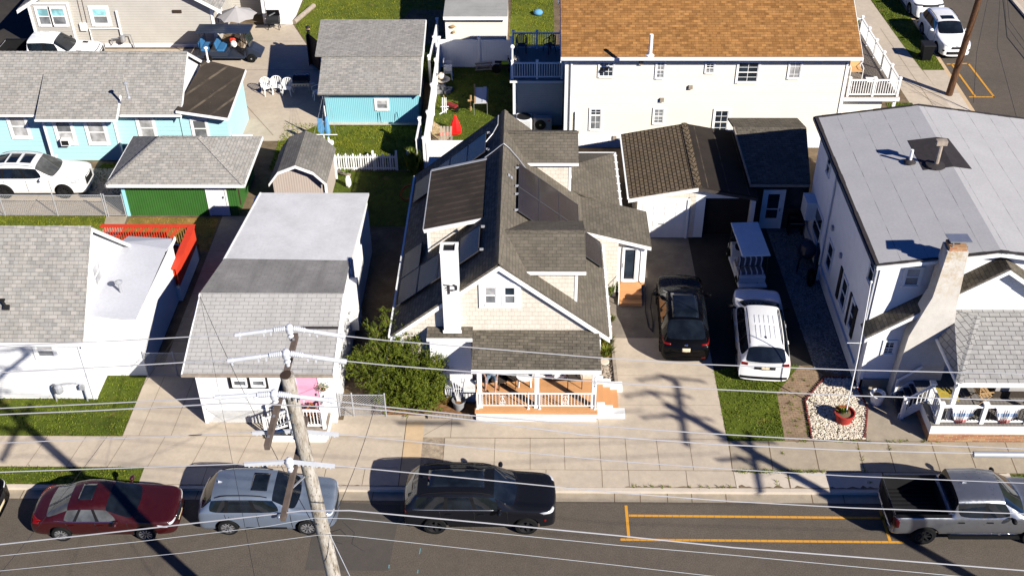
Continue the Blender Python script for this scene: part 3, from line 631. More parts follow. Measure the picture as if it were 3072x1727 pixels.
for k in range(10): mb.cbox((ER+0.02,Y0+0.6+k*0.62,zr(ER)-0.0), 0.2, 0.03, 0.03)
mb.build('gutter_strap', W_['white_trim'], H)
# gable windows
o = (0,WY,0)
for a0, a1 in ((-1.63,-1.22),(-0.92,-0.51)): window(H, o, FRONT, a0, a1, 4.31, 5.08, 'glass_gray', trim=0.10, upper='glass_curtain' if a0 < -1 else 'glass')
MB().slab(o,*FRONT,-1.84,-0.31,5.18,5.27,0,0.05).slab(o,*FRONT,-1.84,-0.31,4.13,4.21,0,0.05).slab(o,*FRONT,-1.12,-1.02,4.21,5.18,0,0.03).slab(o,*FRONT,-1.84,-1.73,4.21,5.18,0,0.05).slab(o,*FRONT,-0.41,-0.31,4.21,5.18,0,0.05).build('window_surround', W_['white_trim'], H)
# gable dormers on the right slope
def dormer(yc, zc, ye, ze, xw, xr, y2):
    top = lambda z: RX+(RZ-z)/RM
    mb = MB(); yw = ye+0.18; y3 = y2-0.18
    mb.add([(xw,yw,zr(xw)-0.05),(xw,y3,zr(xw)-0.05),(xw,y3,ze-0.02),(xw,yc,zc-0.1),(xw,yw,ze-0.02),
            (top(ze)-0.15,yw,ze-0.02),(top(zc)-0.1,yc,zc-0.1),(top(ze)-0.15,y3,ze-0.02)],
           [(0,1,2,3,4),(0,4,5),(1,7,2),(4,3,6,5),(3,2,7,6)])
    d = mb.build('dormer', W_['shake_cream'], H)
    for yy, zz in ((ye,ze-0.05),(y2,ze-0.05)):
        MB().plate([(top(zc)-0.1,yc,zc),(xr,yc,zc),(xr,yy,zz),(top(zz)-0.06,yy,zz)], 0.07).build('dormer_roof', W_['main_shingle_old'], d)
    ridge_caps(d, (top(zc)-0.1,yc,zc), (xr,yc,zc), 'main_shingle_old', 0.13, 0.2, 0.38)
    gutter(d, (top(ze)-0.14,ye-0.03,ze-0.1), (xr,ye-0.03,ze-0.1), name='fascia', w=0.06)
    MB().box(xw-0.09,xw+0.015,yw-0.02,yw+0.09,zr(xw),ze-0.06).build('corner_trim', W_['white_trim'], d)
    window(d, (xw,0,0), RIGHT, yc-0.45, yc+0.45, zr(xw)+0.25, ze-0.12, 'glass_gray')
dormer(35.0, 6.05, 33.33, 5.43, 1.77, 2.07, 36.67)
dormer(42.4, 6.08, 41.0, 5.43, 1.74, 2.05, 43.8)
# shed dormer on the left slope, dark rolled roofing
zl, zh, xl, xh, ya, yb = 5.1, 5.66, -4.12, -1.79, 36.5, 40.9
mb = MB(); ya2 = ya+0.22
mb.add([(xl+0.12,ya2,zr(xl+0.12)-0.05),(xl+0.12,yb-0.15,zr(xl+0.12)-0.05),(xl+0.12,yb-0.15,zl-0.05),(xl+0.12,ya2,zl-0.05),(xh,ya2,zh-0.06),(xh,yb-0.15,zh-0.06)],
       [(0,3,2,1),(0,4,3),(1,2,5),(3,4,5,2)])
d = mb.build('dormer', W_['shake_cream'], H); d['label'] = 'shed dormer on the left slope'
MB().plate([(xl,ya,zl),(xh,ya,zh),(xh,yb,zh),(xl,yb,zl)], 0.08).build('dormer_roof', W_['roll_brown'], d)
MB().beam((xl,ya-0.02,zl-0.10),(xh+0.05,ya-0.02,zh-0.10),0.05,0.15).build('fascia', W_['white_trim'], d)
MB().beam((xl,yb-0.05,zl+0.015),(xh,yb-0.05,zh+0.015),0.12,0.03).beam((xl-0.02,ya,zl-0.02),(xl-0.02,yb,zl-0.02),0.04,0.05).build('flashing', W_['galv'], d)
MB().box(xl+0.10,xl+0.2,ya2-0.02,ya2+0.08,zr(xl+0.12),zl-0.09).build('corner_trim', W_['white_trim'], d)
window(d, (xl+0.12,0,0), LEFT, -39.6, -37.9, zr(xl)+0.3, zl-0.2, 'glass_gray')
# solar panels
def panels(cols, rows, off=0.13):
    for c0, c1 in zip(cols, cols[1:]):
        for r0, r1 in zip(rows, rows[1:]):
            g = 0.012; q = [SL(c0+g,r0+g,off), SL(c1-g,r0+g,off), SL(c1-g,r1-g,off), SL(c0+g,r1-g,off)]
            p = MB().plate(q, 0.04).build('solar_panel', W_['solar'], H)
            fr = MB()
            for a, b in zip(q, q[1:]+q[:1]): fr.beam(a, b, 0.022, 0.03)
            fr.build('panel_frame', W_['panel_edge'], p)
W_['panel_edge'] = plain('panel_edge', (0.05,0.05,0.055), 0.4, 0.1)
panels([-0.52,0.30,1.13,1.95], [36.66,38.42,40.2]); panels([2.02,2.84], [36.72,38.5])
panels([-5.02,-4.21,-3.40,-2.60,-1.80], [34.12,35.88]); panels([-5.02,-4.24], [35.88,37.6]); panels([-5.02,-4.21,-3.40,-2.60,-1.80], [41.36,43.05])
mb = MB()
for x, y in ((-0.56,36.75),(-0.56,37.9),(-0.56,38.5),(-0.56,39.9),(-1.72,34.2),(-1.72,35.7),(-1.72,41.5),(-1.72,42.9)): mb.cbox(SL(x,y,0.08), 0.14, 0.06, 0.08)
mb.build('panel_bracket', W_['galv'], H)
c = MB()
c.tube([SL(-1.84,41.0,0.06),SL(-1.45,41.02,0.06),SL(-1.2,41.0,0.09),(-1.08,41.0,6.32),SL(-0.9,41.0,0.08),SL(-0.55,40.75,0.06),SL(-0.2,40.35,0.06)], 0.022, 6)
c.tube([(-1.32,43.95,5.95),SL(-1.34,43.9,0.06),SL(-1.34,43.1,0.06),SL(-1.55,42.6,0.06),SL(-1.85,42.3,0.06)], 0.022, 6)
c.build('conduit', W_['galv'], H)
MB().cbox(SL(-0.85,39.0,0.03), 0.10, 0.16, 0.03, ry=R(39)).cbox(SL(-0.75,38.95,0.03), 0.10, 0.16, 0.03, ry=R(39)).build('roof_vent', W_['galv'], H)
# chimney with its ornamental letter
ch = MB().box(-3.15,-2.54,32.5,33.06,3.0,6.78).build('chimney', W_['stucco_white'], H)
MB().box(-3.17,-2.52,32.48,32.56,6.78,6.86).box(-3.17,-2.52,33.0,33.08,6.78,6.86).box(-3.17,-3.05,32.56,33.0,6.78,6.86).box(-2.64,-2.52,32.56,33.0,6.78,6.86).build('chimney_rim', W_['stucco_white'], ch)
MB().box(-3.05,-2.64,32.56,33.0,6.775,6.80).build('flue', W_['black'], ch)
MB().box(-3.19,-2.50,32.46,32.5,3.18,3.3).build('chimney_foot', W_['white_trim'], ch)
def glyph(polys, o, s, par, name, mat):           # flat letter pieces in a front wall plane, 12 mm thick
    mb = MB()
    for pl in polys: mb.prism([(o[0]+x*s, o[1], o[2]+y*s) for x,y in pl], (0,-0.012,0))
    return mb.build(name, W_[mat], par)
W_['letter_gray'] = plain('letter_gray', (0.035,0.032,0.035), 0.6, 0.15)
PG = [[(-0.35,1.18),(-0.28,1.24),(-0.22,1.14),(0.30,1.10),(0.30,0.98),(-0.20,1.0),(-0.33,1.08)],      # top flag stroke
      [(0.02,1.0),(0.30,1.0),(0.30,0.02),(0.04,-0.08)],                                                # stem
      [(-0.24,0.70),(-0.12,0.80),(0.03,0.80),(0.03,0.68),(-0.1,0.68),(-0.22,0.60)], [(-0.22,0.36),(-0.10,0.50),(0.03,0.52),(0.03,0.43),(-0.1,0.42)],
      [(0.30,1.0),(0.50,1.04),(0.70,1.20),(0.74,1.14),(0.58,1.0),(0.32,0.93)],                          # link to bowl
      [(0.70,1.20),(1.05,0.99),(1.05,0.50),(0.78,0.40),(0.78,0.88),(0.58,1.0)],                          # bowl
      [(0.30,0.50),(0.40,0.54),(0.62,0.54),(0.78,0.46),(1.05,0.50),(0.50,0.33),(0.30,0.36)]]
glyph(PG, (-2.97,32.5,4.99), 0.36, ch, 'letter_ornament', 'letter_gray')
# bump-out under the chimney
bo = MB().prism([(-3.72,32.48,0.134),(-3.72,33.0,0.134),(-3.72,33.0,3.15),(-3.72,32.48,3.04)], (1.55,0,0)).build('bump_out', W_['white_board'], H)
MB().plate([(-3.80,32.28,3.10),(-2.10,32.28,3.10),(-2.10,33.0,3.25),(-3.80,33.0,3.25)], 0.06).build('bump_out_roof', W_['main_shingle'], bo)
MB().box(-3.80,-2.10,32.24,32.28,2.95,3.09).build('fascia', W_['white_trim'], bo)
MB().box(-3.2,-2.05,32.0,32.48,0.134,0.85).build('side_stoop', W_['stucco_white'], H)
# front porch
pb = MB().box(-1.98,2.52,30.97,32.99,0.13,0.56).build('porch_base', W_['stucco_white'], H)
MB().box(-2.02,2.56,30.92,32.99,0.56,0.66).build('porch_floor', W_['deck_paint'], pb)
for x in (-1.83,0.29,2.41):
    MB().box(x-0.085,x+0.085,31.15,31.32,0.66,2.42).box(x-0.1,x+0.1,31.135,31.335,0.66,0.80).build('porch_post', W_['white_trim'], H)
MB().box(-2.0,2.52,31.12,31.32,2.42,2.60).build('porch_beam', W_['white_trim'], H)
MB().plate([(-2.09,30.93,2.74),(2.61,30.93,2.76),(2.61,32.99,3.10),(-2.09,32.99,3.08)], 0.07).build('porch_roof', W_['main_shingle'], H)
MB().box(-2.10,2.62,30.89,30.93,2.58,2.735).box(-2.10,-2.06,30.93,32.99,2.56,2.66).box(2.58,2.62,30.93,32.99,2.56,2.66).build('fascia', W_['white_trim'], H)
MB().box(-2.06,2.58,31.0,32.99,2.56,2.58).build('porch_ceiling', W_['white_trim'], H)
rl = MB(); ry = 31.12
rl.box(-1.9,2.45,ry-0.02,ry+0.02,1.40,1.44).box(-1.9,2.45,ry-0.015,ry+0.015,0.80,0.83)
for k in range(36):
    x = -1.84+k*0.122
    if abs(x-(-0.98)) < 0.10 or abs(x-1.35) < 0.10: continue
    rl.box(x-0.009,x+0.009,ry-0.009,ry+0.009,0.83,1.40)
for x in (-1.93,-0.02,0.40,2.47): rl.box(x-0.02,x+0.02,ry-0.03,ry+0.01,0.66,1.46).box(x-0.05,x+0.05,ry-0.06,ry+0.04,0.66,0.68)
rr = rl.build('railing', W_['white_trim'], H)
for x in (-0.98,1.35):
    s = MB()
    for q in (-1,1):
        s.tube([(x,ry,0.86),(x+q*0.07,ry,0.86),(x+q*0.11,ry,0.92),(x+q*0.06,ry,0.96),(x+q*0.03,ry,0.92)], 0.009, 5)
        s.tube([(x+q*0.10,ry,0.98),(x,ry,1.22),(x+q*0.04,ry,1.30),(x+q*0.08,ry,1.27),(x+q*0.06,ry,1.23)], 0.009, 5)
        s.box(x+q*0.12-0.009,x+q*0.12+0.009,ry-0.009,ry+0.009,0.83,1.40)
    s.box(x-0.009,x+0.009,ry-0.009,ry+0.009,0.83,1.32); s.tube([(x-0.1,ry,0.98),(x+0.1,ry,0.98)], 0.008, 5)
    s.build('railing_scroll', W_['white_trim'], rr)
window(H, (0,WY,0), FRONT, 0.35, 1.25, 1.0, 2.1, 'glass_gray', style='plain'); door(H, (0,WY,0), FRONT, -0.75, 0.05, 0.66, 2.45, 'white_trim', (0.15,0.45,0.92))
MB().box(0.2,1.35,32.70,32.82,0.78,0.88).build('sill', W_['white_trim'], H)
def text(s, par, loc, size, mat, name, rot=(R(90),0,0), vertical=False, depth=0.006):
    cu = bpy.data.curves.new(name, 'FONT'); cu.body = '\n'.join(s) if vertical else s; cu.size = size; cu.extrude = depth; cu.align_x = 'CENTER'; cu.space_line = 0.95
    ob = bpy.data.objects.new(name, cu); COL.objects.link(ob)
    me = bpy.data.meshes.new_from_object(ob.evaluated_get(bpy.context.evaluated_depsgraph_get())); bpy.data.objects.remove(ob)
    me.materials.clear(); me.materials.append(W_[mat]); o = bpy.data.objects.new(name, me); COL.objects.link(o)
    o.parent = par; o.location = Vector(loc)-wloc(par); o.rotation_euler = rot; return o
W_['number_gray'] = plain('number_gray', (0.16,0.17,0.18), 0.5, 0.1)
text('2704', H, (2.41,31.146,2.16), 0.155, 'number_gray', 'house_number', vertical=True)
st = MB()
for k in range(3): st.box(2.56+0.28*k,2.84+0.28*k,31.45,32.62,0.13,0.55-0.14*k)
stp = st.build('porch_steps', W_['deck_paint'], H)
for ya_, yb_ in ((31.14,31.45),(32.62,32.95)):
    s = MB()
    for k in range(3): s.box(2.54+0.31*k,2.85+0.31*k+(0.14 if k == 2 else 0),ya_,yb_,0.13,0.70-0.15*k)
    s.build('cheek_wall', W_['stucco_white'], stp)
# rear addition and glazed side porch on the right
az = lambda x: 2.9+0.45*(3.95-x)
ad = MB().prism([(2.6,38.7,0.134),(3.7,38.7,0.134),(3.7,38.7,2.9),(2.6,38.7,3.3)], (0,4.7,0)).build('addition', W_['shake_cream'], H)
xm = 1.76
MB().plate([(3.95,41.3,az(3.95)),(3.95,46.1,az(3.95)),(xm,43.3,az(xm)),(xm,41.3,az(xm))], 0.07).build('addition_roof', W_['main_shingle_old'], H)
MB().plate([(3.95,46.1,az(3.95)),(1.3,46.1,az(3.95)),(1.0,43.3,az(xm)),(xm,43.3,az(xm))], 0.07).build('addition_roof', W_['main_shingle_old'], H)
MB().box(-4.7,3.7,43.9,45.8,0.134,2.85).build('addition', W_['shake_cream'], H)
MB().beam((3.98,41.2,2.86),(3.98,46.15,2.86),0.1,0.1).beam((3.98,46.13,2.86),(1.3,46.13,2.86),0.08,0.1).build('gutter', W_['white_trim'], H)
mb = MB()
for k in range(8): mb.cbox((3.96,41.5+k*0.62,2.92), 0.2, 0.03, 0.03)
mb.build('gutter_strap', W_['white_trim'], H)
pz = lambda x: 2.76+0.275*(5.05-x)
MB().plate([(5.07,38.72,pz(5.07)),(5.07,41.35,pz(5.07)),(2.05,41.35,pz(2.05)),(2.05,38.72,pz(2.05))], 0.07).build('side_porch_roof', W_['main_shingle_old'], H)
rake(H, [(2.3,pz(2.3)-0.05),(5.07,pz(5.07)-0.05)], 38.74, 38.69, 0.15)
sp = MB().prism([(2.68,39.02,0.134),(4.9,39.02,0.134),(4.9,39.02,pz(4.9)-0.09),(2.68,39.02,pz(2.68)-0.09)], (0,2.2,0)).build('side_porch', W_['shake_cream'], H)
o = (0,39.02,0)
MB().slab(o,*FRONT,2.86,4.92,0.62,2.50,0,0.02).build('porch_panel', W_['white_trim'], sp)
o = (0,38.998,0)
window(sp, o, FRONT, 3.16, 3.58, 1.16, 2.42, 'glass_gray', 'plain', 0.06, out=0.06)
w = window(sp, o, FRONT, 3.98, 4.50, 0.82, 2.46, 'glass', 'plain', 0.07, out=0.07, name='storm_door'); MB().box(3.93,3.96,38.92,38.95,1.5,1.75).build('handle', W_['steel'], w)
MB().box(4.70,4.93,38.95,39.1,0.55,2.62).box(2.86,2.98,38.97,39.1,0.55,2.9).build('corner_trim', W_['white_trim'], sp)
s2 = MB()
for k in range(3): s2.box(3.82,4.78,38.02+0.32*k,38.98,0.13,0.30+0.2*k)
MB().box(3.78,4.92,38.85,39.02,0.62,0.72).build('threshold', W_['deck_paint'], s2.build('side_steps', W_['deck_paint'], H))
hr = MB(); hr.tube([(3.8,38.95,1.55),(3.78,38.1,0.95),(3.78,38.05,0.13)], 0.018, 6)
for y in (38.3,38.5,38.7): hr.tube([(3.79,y,0.5),(3.79,y,1.08+(y-38.3)*0.7)], 0.008, 5)
hr.build('handrail', W_['white_trim'], H)
# the planting strip's edging
tm = MB()
for k in range(7): tm.cbox((3.33+0.012*(6-k),33.4+k*0.86,0.2), 0.13, 0.85, 0.13, rz=R(0.8))
tag(tm.build('planter_edging', W_['timber']), 'grey timber edging between the planting strip and the driveway', 'edging')
tm = MB()
for k in range(14): tm.cbox((-3.75+k*0.135,31.17+random.uniform(-.01,.01),0.17+random.uniform(0,.03)), 0.12, 0.12, 0.16)
tag(tm.build('bed_edging', W_['timber']), 'row of short upright timber blocks edging the mulch bed', 'edging')
# ---------------------------------------------------------------- neighbouring buildings
def wrect(k, xa, ya, xb, yb, Y):     # a rectangle read off a front wall: x0,x1,z0,z1
    a, b = PY(k,xa,ya,Y), PY(k,xb,yb,Y); c = PY(k,xb,ya,Y); d = PY(k,xa,yb,Y)
    return (a.x+d.x)/2, (b.x+c.x)/2, (b.z+d.z)/2, (a.z+c.z)/2
def pipe_vent(par, p, h, mat='galv', r=0.06, cap=0.12, name='vent_pipe'):
    mb = MB().tube([p, Vector(p)+Vector((0,0,h))], r, 10); mb.lathe([(r*1.9,-0.02),(r*1.9,0.03),(r,0.08)], 10, p)
    if cap: mb.lathe([(cap,0),(cap,0.05),(0.01,0.10)], 12, Vector(p)+Vector((0,0,h)))
    return mb.build(name, W_[mat], par)
# white house, lower left
A = thing('white_house', 'white clapboard house with grey shingle roof and flat roofed extension beside the red deck', 'house', (-20,35,0.134))
g = [(-16.68,32.11,0.134),(-16.68,37.95,0.134),(-16.68,37.95,3.25),(-16.68,35.0,6.0),(-16.68,32.11,3.25)]
MB().prism(g, (-12,0,0)).build('wall', W_['white_vinyl'], A)
for y, yy in ((31.85,'f'),(38.15,'b')): MB().plate([(-16.42,35,6.2),(-29,35,6.2),(-29,y,3.16),(-16.42,y,3.16)], 0.1).build('roof', W_['gray_shingle'], A)
ridge_caps(A, (-29,35,6.2), (-16.42,35,6.2), 'gray_shingle', 0.15, 0.22, 0.96)
for y in (31.8,38.2): MB().prism([(-16.40,y,3.10),(-16.40,35,6.13),(-16.40,35,5.95),(-16.40,y,2.92)], (-0.04,0,0)).build('rake_board', W_['white_trim'], A)
MB().beam((-29,31.82,3.09),(-16.42,31.82,3.09),0.1,0.12).build('gutter', W_['white_trim'], A)
MB().box(-16.80,-16.66,32.07,32.2,0.134,3.1).build('corner_trim', W_['white_trim'], A)
window(A, (0,32.11,0), FRONT, *wrect('F1',330,750,485,872,32.11), pane='glass_gray', upper='glass_curtain', trim=0.12)
window(A, (-16.68,0,0), RIGHT, 34.6, 35.4, 3.6, 4.5, 'glass_curtain', trim=0.05)
ex = MB().prism([(-16.68,33.47,0.134),(-15.05,33.47,0.134),(-15.05,33.47,2.98),(-16.68,33.47,3.16)], (0,4.5,0)).box(-16.68,-15.05,37.97,39.0,0.134,2.66).build('extension', W_['white_board'], A)
MB().plate([(-16.9,33.4,3.30),(-14.93,33.4,3.06),(-14.97,38.0,3.06),(-16.9,38.2,3.30)], 0.08).build('extension_roof', W_['membrane_gray'], ex)
MB().plate([(-16.9,38.2,3.26),(-14.97,38.0,3.02),(-14.93,39.15,2.78),(-16.9,39.15,2.9)], 0.08).build('extension_roof', W_['membrane_gray'], ex)
MB().box(-16.7,-14.9,33.36,33.42,2.86,3.0).beam((-14.9,33.4,2.97),(-14.93,39.15,2.8),0.06,0.15).build('fascia', W_['white_trim'], ex)
v = MB().tube([(-15.9,34.9,3.1),(-15.9,34.9,3.62)], 0.055, 10).lathe([(0.13,0),(0.16,0.06),(0.02,0.14)], 12, (-15.9,34.9,3.62)).build('vent_pipe', W_['galv'], A)
MB().cbox((-19.35,32.75,4.10), 0.22, 0.2, 0.12, rx=R(44)).tube([(-19.35,32.75,4.1),(-19.42,32.75,4.42)], 0.05, 8).cbox((-19.42,32.75,4.44),0.2,0.12,0.06).build('roof_vent', W_['black'], A)
gm = MB(); gm.tube([(-18.2,31.98,0.14),(-18.2,31.98,0.9),(-18.0,31.9,1.05),(-17.75,31.9,1.05)], 0.03, 6).lathe([(0.15,0),(0.16,0.12),(0.15,0.28),(0.05,0.34)], 10, (-17.9,31.85,0.72)).tube([(-17.75,31.9,1.05),(-17.3,31.95,1.08),(-17.0,31.98,1.0),(-17.0,31.98,0.14)], 0.03, 6).cbox((-17.05,31.97,0.85),0.18,0.12,0.2)
gm.build('gas_meter', W_['galv'], A)
# red deck behind it
D = thing('red_deck', 'bright red wooden deck railing on a low white wall beside the white extension', 'deck', (-16,40,0.134))
MB().box(-18.8,-15.06,39.2,41.35,0.8,0.9).build('floor', W_['roll_dark'], D)
MB().box(-15.06,-14.88,38.3,41.5,0.134,0.9).box(-18.9,-14.88,41.35,41.5,0.134,0.9).build('base_wall', W_['white_board'], D)
MB().box(-19.0,-14.78,41.33,41.53,1.86,1.91).box(-15.08,-14.78,38.2,41.53,1.862,1.912).build('top_rail', W_['red_paint'], D)
lt = MB()
for k in range(34): lt.box(-18.9+k*0.115,-18.86+k*0.115,41.40,41.44,0.92,1.86)
lt.build('balusters', W_['red_paint'], D)
lt = MB().box(-14.9,-14.86,38.3,41.45,0.92,1.86)
W_['lattice_red'] = W_['red_paint']
lt.build('side_panel', W_['lattice_red'], D)
lt = MB()
for k in range(27): lt.box(-15.02,-14.98,38.35+k*0.115,38.39+k*0.115,0.92,1.86)
lt.build('balusters', W_['red_paint'], D)
# white cottage with pink door
C_ = thing('white_cottage', 'low white cottage with grey tab shingles, pink front door and flat pale rear roof', 'house', (-9.6,36,0.134))
MB().prism([(-7.2,30.85,0.134),(-7.2,36.6,0.134),(-7.2,36.6,3.3),(-7.2,33.8,3.85),(-7.2,30.85,2.82)], (-4.9,0,0)).build('wall', W_['white_board'], C_)
MB().box(-12.05,-7.15,36.6,42.0,0.134,3.1).build('rear_wing', W_['white_board'], C_)
MB().plate([(-12.5,30.52,2.86),(-7.06,30.52,2.86),(-7.0,33.8,4.0),(-12.42,33.8,4.0)], 0.1).build('roof', W_['gray_tab'], C_)
MB().plate([(-12.42,33.8,4.0),(-7.0,33.8,4.0),(-7.15,36.55,3.55),(-12.2,36.65,3.55)], 0.1).build('rear_roof', W_['gray_tab_shaded'], C_)
MB().plate([(-12.2,36.6,3.53),(-7.12,36.5,3.53),(-7.05,42.1,3.2),(-11.85,42.1,3.2)], 0.1).build('flat_roof', W_['membrane_white'], C_)
MB().beam((-12.52,30.48,2.80),(-7.05,30.48,2.80),0.1,0.1).build('gutter', W_['timber'], C_)
MB().beam((-12.5,30.5,2.80),(-12.42,33.8,3.94),0.05,0.12).beam((-7.03,30.5,2.8),(-6.98,33.8,3.94),0.05,0.14).beam((-12.2,36.6,3.5),(-11.83,42.1,3.17),0.06,0.1).build('fascia', W_['white_trim'], C_)
MB().plate([(-8.45,32.30,3.483),(-7.05,32.30,3.483),(-7.05,32.42,3.525),(-8.45,32.42,3.525)],0.01).build('bare_strip', W_['tar'], C_)
MB().box(-7.2,-6.86,35.4,36.3,0.9,2.9).build('side_bay', W_['white_board'], C_)
o = (0,30.85,0)
MB().slab(o,*FRONT,*wrect('I6',165,178,925,408,30.85),0,0.035).build('shutter_board', W_['black'], C_)
for q in ((245,192,505,362),(605,192,860,362)): window(C_, (0,30.815,0), FRONT, *wrect('I6',*q,30.81), pane='glass_gray', trim=0.03, style='awning', out=0.07)
pd = door(C_, o, FRONT, *wrect('I6',1515,165,1930,905,30.85), mat='pink_door', lite=None); pd['label'] = 'pink front door'
la = MB(); lx0, lx1, lz0, lz1 = -12.0, -9.3, 0.18, 0.82
for k in range(58):
    for q in (-1,1):
        x = lx0-0.6+k*0.06; xa, xb = x, x+q*(lz1-lz0)
        if min(xa,xb) < lx0-0.02 or max(xa,xb) > lx1: continue
        la.beam((xa,30.80,lz0),(xb,30.80,lz1),0.012,0.012)
la.box(lx0,lx1,30.78,30.82,0.82,0.86); la.build('lattice_skirt', W_['white_trim'], C_)
MB().box(-12.16,-12.06,30.78,30.9,0.134,2.8).build('downspout', W_['white_trim'], C_)
# cottage stoop, steps running down to the left
po = MB().box(-8.75,-7.42,29.95,30.84,0.134,0.60).build('stoop', W_['white_board'], C_)
MB().box(-8.78,-7.40,29.92,30.84,0.60,0.66).build('stoop_floor', W_['timber'], po)
ss = MB()
for k in range(3): ss.box(-9.85+0.36*k,-8.75,30.0,30.72,0.134,0.16+0.15*k)
MB().box(-9.6,-7.48,29.82,29.95,0.134,0.34).build('skirt', W_['white_trim'], po)
ss.build('steps', W_['roll_dark'], po)
rl = MB(); px0, px1, py0 = -8.72, -7.5, 30.02
for x in (px0,px1): rl.box(x-0.06,x+0.06,py0-0.06,py0+0.06,0.66,1.66).cbox((x,py0,1.70),0.17,0.17,0.07)
rl.box(px0,px1,py0-0.04,py0+0.04,1.50,1.57).box(px0,px1,py0-0.03,py0+0.03,0.78,0.84).box(px1-0.04,px1+0.04,py0,30.84,1.50,1.57).box(px1-0.03,px1+0.03,py0,30.84,0.78,0.84)
for k in range(9): rl.box(px0+0.14+k*0.12,px0+0.17+k*0.12,py0-0.015,py0+0.015,0.84,1.50)
for k in range(6): rl.box(px1-0.015,px1+0.015,py0+0.14+k*0.12,py0+0.17+k*0.12,0.84,1.50)
for y in (30.05,30.7):
    rl.box(-9.75,-9.65,y-0.05,y+0.05,0.134,1.15).beam((-9.7,y,1.08),(-8.72,y,1.55),0.06,0.07).beam((-9.7,y,0.42),(-8.72,y,0.82),0.05,0.06)
    for k in range(7): x = -9.6+k*0.125; rl.box(x-0.015,x+0.015,y-0.015,y+0.015,0.45+(x+9.7)*0.42,1.07+(x+9.7)*0.48)
rl.build('railing', W_['white_trim'], po)
# green shed with hip roof
G = thing('green_shed', 'green ribbed shed with grey hip roof and white door', 'shed', (-16.5,46.7,0.134))
MB().box(-19.05,-13.8,44.92,48.6,0.134,2.1).build('wall', W_['green_ribs'], G)
e = [(-19.62,44.5,2.12),(-13.22,44.5,2.12),(-13.22,49.0,2.12),(-19.62,49.0,2.12)]; r0, r1 = (-17.5,46.75,3.35), (-15.6,46.75,3.35)
for pl in ([e[0],e[1],r1,r0],[e[1],e[2],r1],[e[2],e[3],r0,r1],[e[3],e[0],r0]): MB().plate(pl, 0.07).build('roof', W_['gray_shingle'], G)
for a, b in ((e[0],r0),(e[1],r1),(r0,r1)): ridge_caps(G, a, b, 'gray_shingle', 0.11, 0.2, 0.25)
MB().box(-19.66,-13.2,44.45,44.5,1.97,2.11).box(-19.67,-19.62,44.45,49,1.97,2.11).box(-13.22,-13.18,44.45,49,1.97,2.11).build('fascia', W_['white_trim'], G)
MB().box(-19.15,-19.0,44.86,45.0,0.134,2.0).build('corner_trim', W_['light_blue'], G)
door(G, (0,44.92,0), FRONT, -15.12, -14.3, 0.16, 1.92, 'white_vinyl')
MB().box(-13.8,-13.74,45.3,45.34,0.5,1.6).build('drain_pipe', W_['dark_brown'], G)
# light blue house
B = thing('light_blue_house', 'light blue house with grey shingle roof and dark rolled lean-to roof', 'house', (-21,52,0.134))
MB().prism([(-17.62,50.35,0.134),(-17.62,55.1,0.134),(-17.62,55.1,2.95),(-17.62,52.75,4.72),(-17.62,50.35,2.95)], (-15,0,0)).build('wall', W_['blue_siding'], B)
MB().box(-24.42,-20.82,50.02,50.5,0.134,2.85).build('front_bay', W_['blue_siding'], B)
MB().prism([(-17.6,50.36,2.95),(-17.6,55.1,2.95),(-17.6,52.75,4.72)], (0.03,0,0)).build('gable_panel', W_['white_board'], B)
for y, z in ((49.85,2.86),(55.6,2.86)): MB().plate([(-17.35,52.7,4.9),(-33,52.7,4.9),(-33,y,z),(-17.35,y,z)], 0.1).build('roof', W_['gray_shingle'], B)
ridge_caps(B, (-33,52.7,4.9), (-17.35,52.7,4.9), 'gray_shingle', 0.14, 0.22, 0.66)
MB().plate([(-24.45,51.6,4.22),(-20.42,51.6,4.22),(-20.42,49.35,2.87),(-24.45,49.35,2.87)], 0.1).build('front_bay_roof', W_['gray_shingle'], B)
MB().beam((-33,49.83,2.80),(-24.5,49.83,2.80),0.08,0.1).beam((-20.4,49.83,2.80),(-17.35,49.83,2.80),0.08,0.1).beam((-24.47,49.32,2.81),(-20.4,49.32,2.81),0.08,0.1).build('gutter', W_['white_trim'], B)
for y in (49.8,55.62): MB().prism([(-17.33,y,2.80),(-17.33,52.7,4.85),(-17.33,52.7,4.67),(-17.33,y,2.62)], (-0.04,0,0)).build('rake_board', W_['white_trim'], B)
MB().beam((-20.40,49.35,2.8),(-20.40,50.55,3.53),0.05,0.14).build('rake_board', W_['white_trim'], B)
MB().box(-24.47,-24.36,49.98,50.1,0.134,2.85).box(-20.88,-20.79,49.98,50.1,0.134,2.85).build('corner_trim', W_['white_trim'], B)
for Y, q, nm in ((50.35,(100,1050,240,1235),0),(50.02,(520,1100,655,1290),1),(50.02,(800,1100,950,1290),2),(50.35,(1265,1055,1390,1260),3)):
    window(B, (0,Y,0), FRONT, *wrect('A',*q,Y), pane='glass_curtain', trim=0.13, upper='glass_curtain' if nm != 1 else 'glass_gray')
q = wrect('A',560,1250,640,1305,49.9)
MB().box(q[0],q[1],49.7,50.0,q[2],q[3]).build('window_air_conditioner', W_['plastic_white'], B)
MB().box(q[0]+0.05,q[1]-0.05,49.69,49.7,q[2]+0.05,q[3]-0.05).build('window_grille', W_['black'], B)
ln = MB().prism([(-17.6,50.3,0.134),(-15.25,50.3,0.134),(-15.25,50.3,2.62),(-17.6,50.3,2.98)], (0,4.1,0)).build('lean_to', W_['blue_siding'], B)
MB().plate([(-17.55,49.85,3.10),(-15.02,49.75,2.72),(-15.05,54.5,3.02),(-17.2,54.7,3.5)], 0.08).build('lean_to_roof', W_['roll_dark'], ln)
MB().beam((-17.55,49.82,3.02),(-15.0,49.72,2.66),0.06,0.12).beam((-14.99,49.75,2.65),(-15.02,54.5,2.95),0.05,0.12).build('fascia', W_['white_trim'], ln)
